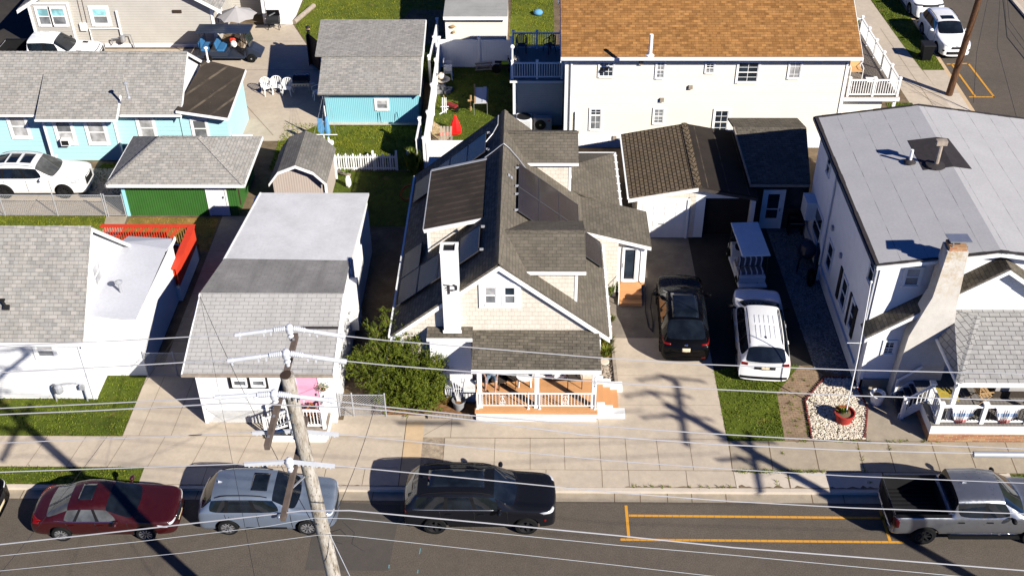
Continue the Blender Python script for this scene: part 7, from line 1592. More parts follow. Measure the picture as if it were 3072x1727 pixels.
# ---------------------------------------------------------------- furniture and yard things
def plastic_chair(name, label, mat, loc, rz, group=None):
    t = thing(name, label, 'chair', (0,0,0), 0, group)
    MB().cbox((0,0,0.42),0.46,0.44,0.03).build('seat', mat, t, local=True, bevel=0.01)
    bk = MB(); n = 9
    for k in range(n):
        a = math.pi*(k/(n-1)); x = -0.26*math.cos(a); y = 0.12+0.14*math.sin(a); bk.beam((x,y,0.42),(x*1.08,y+0.06,0.72+0.16*math.sin(a)),0.045,0.02)
    bk.tube([(-0.28*math.cos(math.pi*k/10),0.17+0.15*math.sin(math.pi*k/10),0.73+0.16*math.sin(math.pi*k/10)) for k in range(11)],0.02,6); bk.build('backrest', mat, t, local=True)
    for sx in (-1,1):
        MB().tube([(sx*0.27,0.17,0.70),(sx*0.29,-0.05,0.66),(sx*0.28,-0.22,0.62),(sx*0.27,-0.24,0.42)],0.022,6).build('armrest', mat, t, local=True)
        MB().beam((sx*0.2,-0.18,0.42),(sx*0.25,-0.24,0),0.045).build('leg', mat, t, local=True); MB().beam((sx*0.2,0.18,0.42),(sx*0.24,0.28,0),0.045).build('leg', mat, t, local=True)
    t.location = loc; t.rotation_euler = (0,0,rz); return t
wp = W_['plastic_white']; grp = 'white plastic patio chairs by the turquoise shed'
def grd(k, x, y, z=0.145): return P(k,x,y,z)
c0 = plastic_chair('plastic_chair', 'white plastic chair in sun and shade, second from the grill', wp, grd('H2',1140,1260), R(8), grp)
clone(c0, grd('H2',1285,1285), R(-5), 'white plastic chair in full shade right next to the grill', grp)
clone(c0, grd('H2',1010,1275), R(35), 'sunlit white plastic chair furthest from the grill', grp)
clone(c0, grd('B',765,890), R(-70), 'white plastic chair tucked in the shade under the shed eave', grp)
gl = thing('gas_grill', 'black gas grill with side shelves on the shaded patio', 'grill', grd('H2',1480,1270)); g = gl.location
MB().box(g.x-0.45,g.x+0.45,g.y-0.05,g.y+0.45,0.75,0.95).build('firebox', W_['iron_black'], gl)
MB().prism([(g.x-0.45,g.y-0.03,0.95),(g.x-0.45,g.y+0.45,0.95),(g.x-0.45,g.y+0.40,1.18),(g.x-0.45,g.y+0.15,1.20)], (0.9,0,0)).build('lid', W_['black_gloss'], gl)
MB().box(g.x-0.55,g.x+0.75,g.y-0.18,g.y-0.02,0.80,0.84).box(g.x-0.48,g.x+0.48,g.y-0.16,g.y-0.13,0.66,0.80).build('control_panel', W_['steel'], gl)
for x in (-0.42,0.42):
    for y in (0.0,0.4): MB().box(g.x+x-0.02,g.x+x+0.02,g.y+y-0.02,g.y+y+0.02,0.14,0.75).build('leg', W_['steel'], gl)
kn = MB(); [kn.cbox((g.x-0.35+0.17*k,g.y-0.175,0.73),0.05,0.03,0.05) for k in range(5)]; kn.build('knobs', W_['black'], gl)
uc = P('H2',575,95,2.55); UM = thing('patio_umbrella', 'open grey patio umbrella beside the grey house', 'umbrella', (uc.x,uc.y,0.14)); mb = MB(); n = 8; vs = [Vector((uc.x,uc.y,2.55))]
for k in range(n):
    a = 2*math.pi*k/n+0.3; vs.append(Vector((uc.x+1.2*math.cos(a),uc.y+1.2*math.sin(a),2.02)))
for k in range(n):
    a = 2*math.pi*(k+0.5)/n+0.3; vs.append(Vector((uc.x+1.05*math.cos(a),uc.y+1.05*math.sin(a),2.06)))
mb.add(vs, [f for k in range(n) for f in ((0,1+k,9+k),(0,9+k,1+(k+1)%n))]); cn = mb.build('canopy', W_['umbrella_gray'], UM); s = cn.modifiers.new('Solidify','SOLIDIFY'); s.thickness = 0.012
rb = MB(); [rb.beam((uc.x,uc.y,2.5),v-up*0.015,0.02) for v in vs[1:9]]; rb.build('ribs', W_['steel'], UM); MB().tube([(uc.x,uc.y,0.14),(uc.x,uc.y,2.65)],0.025,8).build('pole', W_['steel'], UM)
MB().lathe([(0.12,2.5),(0.14,2.52),(0.02,2.62)],8,(uc.x,uc.y,0)).build('vent_cap', W_['umbrella_gray'], UM)
tb_ = thing('patio_table', 'round dark patio table under the grey umbrella', 'table', (uc.x,uc.y,0.14)); MB().lathe([(0.55,0.70),(0.55,0.74),(0.05,0.74)],18,(uc.x,uc.y,0)).build('table_top', W_['wicker_dark'], tb_)
for a in range(4): MB().beam((uc.x+0.4*math.cos(a*1.57),uc.y+0.4*math.sin(a*1.57),0.14),(uc.x+0.35*math.cos(a*1.57),uc.y+0.35*math.sin(a*1.57),0.70),0.04).build('leg', W_['wicker_dark'], tb_)
bg = grd('H2',1100,395); BB = thing('black_smoker_grill', 'black barrel grill with raised lid standing by the white double door', 'grill', (bg.x,bg.y,0.14))
MB().tube([(bg.x-0.4,bg.y,0.75),(bg.x+0.4,bg.y,0.75)],0.27,14).build('barrel', W_['iron_black'], BB); MB().cbox((bg.x,bg.y+0.22,1.12),0.8,0.06,0.42,rx=R(20)).build('lid', W_['black_gloss'], BB)
for x in (-0.35,0.35):
    for y in (-0.2,0.2): MB().beam((bg.x+x,bg.y+y,0.14),(bg.x+x*0.8,bg.y+y*0.5,0.7),0.04).build('leg', W_['iron_black'], BB)
MB().box(bg.x-0.5,bg.x+0.5,bg.y-0.5,bg.y-0.26,0.72,0.75).build('shelf', W_['iron_black'], BB); MB().beam((bg.x-0.2,bg.y-0.1,1.05),(bg.x+0.15,bg.y+0.1,1.18),0.1,0.03).build('grate', W_['steel'], BB)
lg = grd('B',550,220); tag(MB().tube([(lg.x,lg.y,0.26),(lg.x+0.85,lg.y+2.6,0.26)],0.16,10).build('log', W_['timber'], None, smooth=True), 'pale driftwood log edging the patio beside the white wing', 'log')
# folded umbrella and clothes line
fu = grd('B',865,1300); FU = thing('folded_umbrella', 'folded light blue umbrella on a white pole in the small lawn', 'umbrella', (fu.x,fu.y,0.14))
MB().tube([(fu.x,fu.y,0.14),(fu.x-0.02,fu.y,2.35)],0.03,8).build('pole', W_['white_trim'], FU); MB().lathe([(0.04,0.55),(0.13,0.7),(0.16,0.95),(0.10,1.5),(0.04,1.75)],9,(fu.x,fu.y,0)).build('canopy', W_['fabric_blue'], FU); MB().lathe([(0.26,0.14),(0.27,0.24),(0.08,0.3),(0.05,0.5)],14,(fu.x,fu.y,0)).build('base', W_['plastic_white'], FU)
ca, cb_ = P('B',692,1219,1.75), P('B',942,1219,1.75); CL = thing('clothes_line', 'clothes line post with a long white crossbar over the small lawn', 'clothes line', ((ca.x+cb_.x)/2,ca.y,0.14))
MB().tube([ca,cb_],0.025,6).build('crossbar', W_['white_trim'], CL); MB().tube([(ca+cb_)/2-up*0,Vector(((ca.x+cb_.x)/2,ca.y,0.14))],0.03,6).build('post', W_['white_trim'], CL)
ln_ = MB(); 
for f in (0.15,0.4,0.65,0.95): ln_.tube(sag(ca.lerp(cb_,f),(-10.95+0.35*f,53.45,2.0),0.05,6),0.006,4)
ln_.build('line', W_['wire_thin'], CL)
hc = P('B',780,1075,1.9); mb = MB(); mb.add([hc+Vector((-0.13,0,0.02)),hc+Vector((0.12,0,0.02)),hc+Vector((0.2,0.02,-0.6)),hc+Vector((0.05,0.05,-1.0)),hc+Vector((-0.16,0.02,-0.7))],[(0,1,2,4),(4,2,3)]); o_ = mb.build('hanging_cloth', W_['fabric_blue'], None); s = o_.modifiers.new('Solidify','SOLIDIFY'); s.thickness = 0.03; tag(o_, 'blue and white cloth pegged on the clothes line', 'cloth')
# things in the shaded fenced yard
st0 = grd('H3',340,520); ST = thing('stacked_chairs', 'stack of white plastic chairs nested in the shaded yard corner', 'chairs', (st0.x,st0.y,0.14))
for k in range(4):
    z = 0.14+0.11*k; mb = MB(); mb.cbox((st0.x,st0.y,z+0.42),0.46,0.44,0.03).cbox((st0.x-0.22,st0.y,z+0.62),0.04,0.44,0.42).cbox((st0.x,st0.y+0.24,z+0.6),0.44,0.05,0.04).cbox((st0.x,st0.y-0.24,z+0.6),0.44,0.05,0.04)
    if k == 0:
        for x in (-0.2,0.2):
            for y in (-0.2,0.2): mb.beam((st0.x+x,st0.y+y,0.56),(st0.x+x*1.2,st0.y+y*1.2,0.14),0.05)
    mb.build('chair', wp, ST)
rl0 = grd('H3',300,320); tag(MB().tube([(rl0.x,rl0.y,0.14),(rl0.x+0.02,rl0.y,1.15)],0.27,14).build('rolled_tarp', W_['umbrella_gray'], None, smooth=True), 'grey rolled up tarp leaning in the corner of the white fence', 'tarp')
fn = grd('H3',265,640); FN = thing('garden_fountain', 'pale stone basin with a jar on top lying in the shaded yard', 'fountain', (fn.x,fn.y,0.14)); MB().lathe([(0.2,0.14),(0.15,0.35),(0.42,0.5),(0.44,0.55),(0.3,0.5),(0.02,0.48)],16,fn*1).build('basin', W_['gray_pot'], FN) if False else MB().lathe([(0.2,0),(0.15,0.3),(0.42,0.45),(0.44,0.5),(0.3,0.46),(0.02,0.44)],16,fn).build('basin', W_['stone_white'], FN)
MB().lathe([(0.08,0.46),(0.22,0.6),(0.22,0.7),(0.12,0.82),(0.10,0.84),(0.09,0.7)],14,fn+Vector((-0.05,0.05,0))).build('jar', W_['stone_white'], FN)
bk = grd('H3',225,730); BK = thing('concrete_blocks', 'pile of grey concrete blocks and rails in the shaded yard', 'blocks', (bk.x,bk.y,0.14))
for k,(x,y,z) in enumerate([(0,0,0),(0.42,0.05,0),(0.05,0.4,0),(0.2,0.15,0.2),(0.5,0.4,0),(-0.15,0.2,0.2)]): MB().cbox(bk+Vector((x,y,z+0.1)),0.38,0.19,0.19,rz=k*0.7).build('block', W_['gray_pot'], BK)
wt = P('H3',775,740,0.85); WT = thing('work_table', 'folding table stacked with blue boards and raw timber strips', 'table', (wt.x,wt.y,0.14)); a_, b_, c__, d__ = P('H3',685,860,0.85), P('H3',865,855,0.85), P('H3',875,650,0.85), P('H3',690,650,0.85)
MB().plate([a_,b_,c__,d__],0.04).build('table_top', W_['umbrella_gray'], WT)
for q in (a_,b_,c__,d__): MB().tube([q,Vector((q.x,q.y,0.14))],0.02,6).build('leg', W_['steel'], WT)
def board(nm, lab, p, q, w, mat, h=0.03): return tag(MB().beam(p+up*(h/2+0.005),q+up*(h/2+0.005),w,h).build(nm, W_[mat], None), lab, 'board')
board('timber_strip', 'long raw timber strip sticking out past the far end of the work table', a_.lerp(b_,0.1), P('H3',695,610,0.85), 0.09, 'wood_raw', 0.05); board('blue_board', 'wide blue grey board lying on the work table', a_.lerp(b_,0.42), d__.lerp(c__,0.35), 0.42, 'cover_white'); board('pale_board', 'narrow pale board lying at the right side of the work table', a_.lerp(b_,0.78), d__.lerp(c__,0.8), 0.2, 'cover_white', 0.06)
bm_ = grd('H3',645,960); tag(MB().beam(bm_,bm_+Vector((0.02,0.05,0.9)),0.07).cbox(bm_+Vector((0,0,0.62)),0.3,0.12,0.06).build('broom', W_['wood_raw'], None), 'wooden post with a blue clamp beside the work table', 'post')
W_['maroon'] = plain('maroon', (0.20,0.02,0.02), 0.6)
wb_ = grd('H3',390,960); WB = thing('red_wagon', 'small dark red wagon with a thin handle on the lawn edge', 'wagon', (wb_.x,wb_.y,0.14)); MB().cbox(wb_+Vector((0,0.1,0.28)),0.6,0.3,0.12,rz=R(-35)).build('tray', W_['maroon'], WB); MB().beam(wb_+Vector((-0.35,0.35,0.3)),wb_+Vector((-0.5,0.85,0.5)),0.03).build('handle', W_['wood_raw'], WB)
for x,y in ((0.25,-0.2),(-0.3,0.15),(0.3,0.05),(-0.1,0.35)): MB().lathe([(0.1,-0.03),(0.1,0.03)],12,wb_+Vector((x,y,0.12)),Matrix.Rotation(R(90),4,'X')).build('wheel', W_['rubber'], WB)
wr = grd('H3',285,990); WR = thing('white_rack', 'small white wire rack lying on the sunny lawn corner', 'rack', (wr.x,wr.y,0.14)); mb = MB(); [mb.beam(wr+Vector((0.1*k-0.1,0,0)),wr+Vector((0.1*k-0.1,0.35,0.75)),0.035) for k in range(3)]; mb.beam(wr+Vector((-0.2,0.15,0.3)),wr+Vector((0.25,0.15,0.3)),0.04).beam(wr+Vector((-0.25,-0.2,0.02)),wr+Vector((0.2,0.1,0.2)),0.04).build('frame', W_['white_trim'], WR)
rc = grd('H3',440,1245); RCN = thing('red_folded_canopy', 'bright red folded canopy standing like a cone on the sunny lawn', 'canopy', (rc.x,rc.y,0.14)); mb = MB(); n = 14; vs = []
for j,(zz,rr) in enumerate(((0,0.30),(0.10,0.29),(0.32,0.25),(0.55,0.19),(0.78,0.10),(1.0,0.03))): vs += [rc+Vector((math.cos(6.283*k/n)*rr*(1+0.25*(k%2)-0.1*(k%3)),math.sin(6.283*k/n)*rr*0.7*(1+0.2*(k%2)),zz)) for k in range(n)]
mb.add(vs,[(j*n+k,j*n+(k+1)%n,(j+1)*n+(k+1)%n,(j+1)*n+k) for j in range(5) for k in range(n)]+[tuple(5*n+k for k in range(n))]).build('fabric', W_['red_bright'], RCN)
ra, rb_ = grd('H3',215,1290,0.25), grd('H3',500,1275,0.25); board('red_bar', 'red bar lying across the foot of the red canopy', ra, rb_, 0.12, 'red_bright', 0.1)
ad_ = grd('H3',310,1470); AD = thing('slatted_chair', 'weathered grey slatted chair facing the white fence panel', 'chair', (ad_.x,ad_.y,0.14))
for k in range(4): MB().beam(ad_+Vector((-0.22+0.15*k,0.1,0.4)),ad_+Vector((-0.25+0.17*k,0.45,1.05)),0.12,0.02).build('back_slat', W_['timber'], AD)
MB().cbox(ad_+Vector((0,-0.1,0.38)),0.6,0.5,0.04).build('seat', W_['timber'], AD)
for x in (-0.3,0.3): MB().beam(ad_+Vector((x,-0.35,0)),ad_+Vector((x,-0.3,0.55)),0.07).build('leg', W_['timber'], AD); MB().beam(ad_+Vector((x,-0.4,0.57)),ad_+Vector((x,0.25,0.57)),0.11,0.025).build('armrest', W_['timber'], AD)
wl = grd('H3',820,430); WL = thing('wooden_cradle', 'low grey wooden frame lying against the shaded back fence', 'frame', (wl.x,wl.y,0.14)); [MB().beam(wl+Vector((-0.5,y,z)),wl+Vector((0.5,y+0.05,z+0.05)),0.08).build('rail', W_['timber'], WL) for y,z in ((0,0.1),(0.3,0.12),(0.15,0.4))]; MB().beam(wl+Vector((-0.4,0,0.1)),wl+Vector((-0.4,0.15,0.45)),0.06).beam(wl+Vector((0.4,0,0.1)),wl+Vector((0.4,0.15,0.45)),0.06).build('leg', W_['timber'], WL)
W_['lime'] = plain('lime', (0.30,0.50,0.03), 0.4)
db = grd('H3',1100,450); DB = thing('green_minibike', 'black and lime green mini bike parked by the rear deck', 'bike', (db.x,db.y,0.14))
for x in (-0.45,0.45): MB().lathe([(0.18,-0.05),(0.27,-0.05),(0.27,0.05),(0.18,0.05)],16,db+Vector((x,0,0.27)),Matrix.Rotation(R(90),4,'X')).build('wheel', W_['rubber'], DB)
MB().cbox(db+Vector((0,0,0.45)),0.6,0.14,0.25).beam(db+Vector((0.45,0,0.27)),db+Vector((0.25,0,0.95)),0.05).beam(db+Vector((0.22,-0.3,0.95)),db+Vector((0.22,0.3,0.95)),0.04).build('frame', W_['black'], DB); MB().cbox(db+Vector((0.05,0,0.66)),0.4,0.2,0.14).build('fairing', W_['lime'], DB); MB().cbox(db+Vector((-0.35,0,0.7)),0.4,0.16,0.08).build('seat', W_['black'], DB)
# condensers below the rear deck
ac = P('I8',930,560,0.5); AC = thing('air_conditioner', 'square white outdoor air conditioner with round top grille', 'air conditioner', (ac.x,53.1,0.14)); x, y = ac.x, 53.1
MB().box(x-0.42,x+0.42,y-0.42,y+0.42,0.2,1.0).build('case', W_['plastic_white'], AC, bevel=0.06)
lv = MB(); [lv.box(x-0.34,x+0.34,y-0.435,y-0.42,0.28+0.07*k,0.305+0.07*k) for k in range(10)]; lv.build('louvres', W_['galv'], AC); MB().lathe([(0.38,1.0),(0.38,1.03),(0.3,1.02),(0.02,1.02)],20,(x,y,0)).build('fan_grille', W_['black'], AC)
hp = P('I8',1650,800,0.3); HP = thing('heat_pump', 'slim grey heat pump with a large round fan grille in the shade', 'heat pump', (hp.x,52.9,0.14)); x, y = hp.x, 52.9
MB().box(x-0.48,x+0.48,y,y+0.36,0.22,1.02).build('case', W_['umbrella_gray'], HP, bevel=0.02); m = Matrix.Rotation(R(90),4,'X'); MB().lathe([(0.29,0),(0.29,0.015),(0.08,0.02),(0.075,0.03),(0.01,0.03)],24,(x-0.13,y,0.62),m).build('fan_grille', W_['black'], HP); MB().lathe([(0.06,0),(0.06,0.02),(0.01,0.025)],14,(x-0.13,y-0.03,0.62),m).build('fan_hub', W_['steel'], HP); MB().lathe([(0.045,0),(0.045,0.012),(0.005,0.014)],14,(x+0.33,y,0.86),m).build('emblem', W_['red_paint'], HP)
# deck furniture
dkc = plastic_chair('deck_chair', 'dark deck chair at the left on the shaded rear deck', W_['navy'], P('C',950,470,2.86), R(0), 'dark chairs on the shaded rear deck'); clone(dkc, P('C',1200,470,2.86), R(-55), 'dark deck chair at the right on the shaded rear deck')
pr_ = P('C',900,545,3.85); FBK = thing('dried_flowers', 'bunch of dried flowers on the rear deck railing corner', 'flowers', pr_); shrubby(MB(), pr_, 0.22, 120, 0.05, 9).build('bunch', W_['stone_white'], FBK)
tcx = P('I7',720,420,2.86); TC = thing('sling_chair', 'tan sling lounge chair with white frame on the sunlit side deck', 'chair', tcx); MB().cbox(tcx+Vector((-0.1,0.1,0.42)),0.6,0.6,0.05).build('seat', W_['sling_tan'], TC); MB().cbox(tcx+Vector((-0.12,0.5,0.75)),0.6,0.06,0.7,rx=R(-20)).build('backrest', W_['sling_tan'], TC)
for x in (-0.42,0.22): MB().tube([tcx+Vector((x,-0.2,0)),tcx+Vector((x,-0.2,0.62)),tcx+Vector((x,0.42,0.65)),tcx+Vector((x,0.45,0))],0.022,6).build('frame', W_['white_trim'], TC)
wtb = P('I7',1110,480,3.3); WTB = thing('side_table', 'small white square table on the sunlit side deck', 'table', (wtb.x,wtb.y,2.85)); MB().cbox(wtb,0.6,0.5,0.03).build('table_top', W_['white_trim'], WTB)
for x in (-0.25,0.25): MB().beam(wtb+Vector((x,0,0)),Vector((wtb.x+x,wtb.y,2.86)),0.04).build('leg', W_['white_trim'], WTB)
# bin and driveway clutter
tbn = grd('D',1530,555); TB = thing('trash_bin', 'dark wheeled trash bin on the grass beside the white SUV', 'bin', tbn); x, y = tbn.x, tbn.y+0.3
mb = MB(); mb.add([(x-0.24,y-0.26,0.16),(x+0.24,y-0.26,0.16),(x+0.24,y+0.26,0.16),(x-0.24,y+0.26,0.16),(x-0.33,y-0.36,1.08),(x+0.33,y-0.36,1.08),(x+0.33,y+0.36,1.08),(x-0.33,y+0.36,1.08)],[(3,2,1,0),(4,5,6,7),(0,1,5,4),(1,2,6,5),(2,3,7,6),(3,0,4,7)]).build('bin_body', W_['trim_black'], TB); MB().box(x-0.36,x+0.36,y-0.4,y+0.38,1.08,1.15).build('lid', W_['black'], TB, bevel=0.02)
for s in (-1,1): MB().lathe([(0.13,-0.03),(0.13,0.03)],14,(x+s*0.27,y+0.3,0.27),Matrix.Rotation(R(90),4,'Y')).build('wheel', W_['rubber'], TB)
bi = grd('H4',850,700); BI = thing('covered_bicycle', 'dark bicycle with a cover leaning by the white house wall', 'bicycle', bi); d_ = Vector((0.35,1.0,0)).normalized()
for s in (0,1.1):
    mm = Matrix.Rotation(math.atan2(d_.y,d_.x),4,'Z') @ Matrix.Rotation(R(90),4,'X'); MB().tube([bi+d_*s+up*0.34+(mm @ Vector((0.33*math.cos(6.283*k/20),0.33*math.sin(6.283*k/20),0))) for k in range(21)],0.022,5,False).build('wheel', W_['rubber'], BI)
MB().beam(bi+up*0.34,bi+d_*0.35+up*0.8,0.04).beam(bi+d_*0.35+up*0.8,bi+d_*1.0+up*0.82,0.04).beam(bi+d_*0.5+up*0.3,bi+d_*1.0+up*0.82,0.04).beam(bi+d_*1.1+up*0.34,bi+d_*0.98+up*1.0,0.04).build('frame', W_['iron_black'], BI); MB().ball(bi+d_*0.6+Vector((0.25,0.1,0.75)),0.4,0.55,0.4,12,8,0.08).build('cover', W_['navy'], BI, smooth=True)
tr_ = grd('H4',1000,860); TRR = thing('rolled_tubes', 'bundle of dark tubes and a tyre leaning against the white house', 'tubes', tr_); mm = Matrix.Rotation(R(60),4,'Z') @ Matrix.Rotation(R(75),4,'X'); MB().tube([tr_+up*0.4+(mm @ Vector((0.32*math.cos(6.283*k/18),0.32*math.sin(6.283*k/18),0))) for k in range(19)],0.09,8,False).build('tyre', W_['rubber'], TRR, smooth=True)
[MB().tube([tr_+Vector((0.1+0.12*k,0.2,0.1)),tr_+Vector((0.55+0.12*k,1.6,1.1))],0.06,8).build('tube', W_[mt_], TRR, smooth=True) for k,mt_ in enumerate(('navy','black','cover_white'))]
cg = grd('H4',825,270); CG = thing('covered_grill', 'small black grill near the glass door of the annex', 'grill', cg); MB().box(cg.x-0.35,cg.x+0.35,cg.y,cg.y+0.5,0.7,0.85).build('firebox', W_['iron_black'], CG); MB().tube([cg+Vector((-0.35,0.25,0.78)),cg+Vector((0.35,0.25,0.78))],0.24,12).build('lid', W_['black_gloss'], CG)
for x in (-0.3,0.3): MB().box(cg.x+x-0.03,cg.x+x+0.03,cg.y+0.05,cg.y+0.45,0.14,0.7).build('leg', W_['iron_black'], CG)
MB().box(cg.x-0.3,cg.x+0.3,cg.y-0.06,cg.y-0.03,0.82,0.85).build('handle', W_['steel'], CG)
lc = grd('H4',200,880); LC = thing('folded_lounger', 'folded blue lounge chair between the golf cart and the white SUV', 'lounge chair', lc); l1, l2 = lc+up*0.35, P('H4',310,690,0.75)
dv = (l2-l1).normalized(); sv = Vector((dv.y,-dv.x,0)).normalized()*0.32
MB().plate([l1-sv+Vector((0.3,0,0)),l1+sv+Vector((0.3,0,0)),l2+sv,l2-sv],0.04).build('sling', W_['fabric_blue'], LC); [MB().tube([l1+sv*s+Vector((0.3,0,0)),l2+sv*s],0.022,6).build('frame', W_['steel'], LC) for s in (-1.05,1.05)]; [MB().beam(Vector((l2.x,l2.y,0.14))+sv*s,l2+sv*s,0.035).build('leg', W_['steel'], LC) for s in (-0.9,0.9)]
hs = grd('I1',1530,1330); tag(MB().tube([hs+Vector((0.36*math.cos(t*0.5),0.15*math.sin(t*0.5),0.36+0.34*math.sin(t*0.5+0.4))) for t in range(26)],0.03,6).build('hose_coil', W_['red_paint'], None, smooth=True), 'coil of red garden hose against the left wall of the porch house', 'hose')
wd = grd('E2',1045,545); o_ = MB().ball(wd+up*0.3,0.16,0.12,0.35,8,6,0.1).build('garden_ornament', W_['plastic_white'], None, smooth=True); tag(o_, 'small white garden ornament in the dark yard behind the cottage', 'ornament')
lgA, lgB = grd('I1',430,930), grd('I1',620,990); tag(MB().tube([lgA+up*0.1,lgB+up*0.1],0.1,8).build('log', W_['timber'], None, smooth=True), 'short grey log lying in front of the picket fence', 'log')
bbl = P('C',1100,100,0.4); tag(MB().ball(Vector((bbl.x,bbl.y,0.3)),0.3,0.3,0.2).build('play_disc', W_['fabric_blue'], None, smooth=True), 'blue swing seat disc on the lawn at the top edge', 'swing')
# ---------------------------------------------------------------- the porch
def patio_chair(name, label, loc, rz, mat, group):
    t = thing(name, label, 'chair', (0,0,0), 0, group); mb = MB()
    MB().cbox((0,0,0.43),0.5,0.48,0.04).build('seat', mat, t, local=True); MB().cbox((0,0.27,0.72),0.5,0.04,0.55,rx=R(-10)).build('backrest', mat, t, local=True)
    for sx in (-1,1):
        MB().tube([(sx*0.27,-0.26,0),(sx*0.27,-0.24,0.62),(sx*0.27,0.24,0.66)],0.018,6).build('armrest', mat, t, local=True); MB().tube([(sx*0.25,0.26,0),(sx*0.25,0.22,0.45)],0.018,6).build('leg', mat, t, local=True)
    t.location = loc; t.rotation_euler = (0,0,rz); return t
pg = 'dark chairs on the porch with orange floor'; zf = 0.665
k1 = patio_chair('porch_chair', 'dark woven chair under the seated person at the left porch post', (-1.45,32.32,zf), R(8), W_['wicker_dark'], pg)
clone(k1, (-0.72,32.5,zf), R(-12), 'dark woven chair between the seated person and the white rounded chair', pg); clone(k1, (1.72,32.45,zf), R(5), 'dark woven chair alone behind the right half of the porch railing', pg)
tbp = thing('porch_table', 'small dark table on the porch beside the seated person', 'table', (-1.05,32.05,zf)); MB().lathe([(0.26,0.42),(0.26,0.45),(0.02,0.45)],14,(-1.05,32.3,zf)).build('table_top', W_['wicker_dark'], tbp); [MB().beam((-1.05+0.2*math.cos(a*2.1),32.3+0.2*math.sin(a*2.1),zf),(-1.05+0.15*math.cos(a*2.1),32.3+0.15*math.sin(a*2.1),zf+0.42),0.03).build('leg', W_['wicker_dark'], tbp) for a in range(3)]
RCH = thing('rounded_chair', 'white moulded rounded armchair in the middle of the porch', 'chair', (-0.17,32.45,zf)); cx, cy = -0.17, 32.5; mb = MB(); vs = []; n = 14
for j,(zz,rr) in enumerate(((0.30,0.30),(0.45,0.34),(0.70,0.36),(0.98,0.33),(1.06,0.28))):
    for k in range(n): a = R(-25)+R(230)*k/(n-1); hh = zz if 0.2 < k/(n-1) < 0.8 or j < 3 else 0.70+0.02*j; vs.append((cx+rr*math.cos(a),cy+rr*math.sin(a)*0.95,zf+hh))
mb.add(vs,[(j*n+k,j*n+k+1,(j+1)*n+k+1,(j+1)*n+k) for j in range(4) for k in range(n-1) if not (j == 1 and k in (3,4,9,10))]); o_ = mb.build('shell', wp, RCH, smooth=True); s = o_.modifiers.new('Solidify','SOLIDIFY'); s.thickness = 0.03
MB().lathe([(0.30,0.40),(0.31,0.44),(0.02,0.45)],16,(cx,cy-0.05,zf)).build('seat', wp, RCH)
for a in (35,145,220,320): MB().beam((cx+0.26*math.cos(R(a)),cy+0.26*math.sin(R(a)),zf+0.42),(cx+0.31*math.cos(R(a)),cy+0.33*math.sin(R(a)),zf),0.06,0.05).build('leg', wp, RCH)
# ---------------------------------------------------------------- the person sitting on the porch
def skinned(name, chains, mats, pick, loc, rz):
    V, E, RD, key = [], [], [], {}
    def vid(p, r):
        k = tuple(round(c,4) for c in p)
        if k not in key: key[k] = len(V); V.append(p); RD.append(r)
        return key[k]
    for ch in chains:
        ids = [vid(p, r) for p, r in ch]; E += [(a,b) for a,b in zip(ids, ids[1:]) if a != b]
    me = bpy.data.meshes.new(name); me.from_pydata(V, E, []); o = bpy.data.objects.new(name, me); COL.objects.link(o)
    sk = o.modifiers.new('Skin','SKIN'); sk.use_smooth_shade = True
    for i,r in enumerate(RD): me.skin_vertices[0].data[i].radius = (r if isinstance(r,tuple) else (r,r))
    me.skin_vertices[0].data[0].use_root = True
    o.modifiers.new('Sub','SUBSURF').levels = 1
    dg = bpy.context.evaluated_depsgraph_get(); dg.update(); mm = bpy.data.meshes.new_from_object(o.evaluated_get(dg), depsgraph=dg); bpy.data.objects.remove(o)
    for m in mats: mm.materials.append(W_[m])
    for p in mm.polygons: p.material_index = pick(p.center); p.use_smooth = True
    ob = bpy.data.objects.new(name, mm); COL.objects.link(ob); ob.location = loc; ob.rotation_euler = (0,0,rz); return ob
ch = [[((0,0,0),0.15),((0,0.02,0.14),0.14),((0,0.05,0.30),0.15),((0,0.08,0.44),0.135),((0,0.07,0.53),0.06),((0,0.05,0.60),0.055),((0,0.03,0.68),0.085),((0,0.02,0.77),0.095),((0,0.03,0.85),0.07)], [((0,0.03,0.68),0.085),((0,-0.055,0.69),0.03),((0,-0.078,0.71),0.016)]]
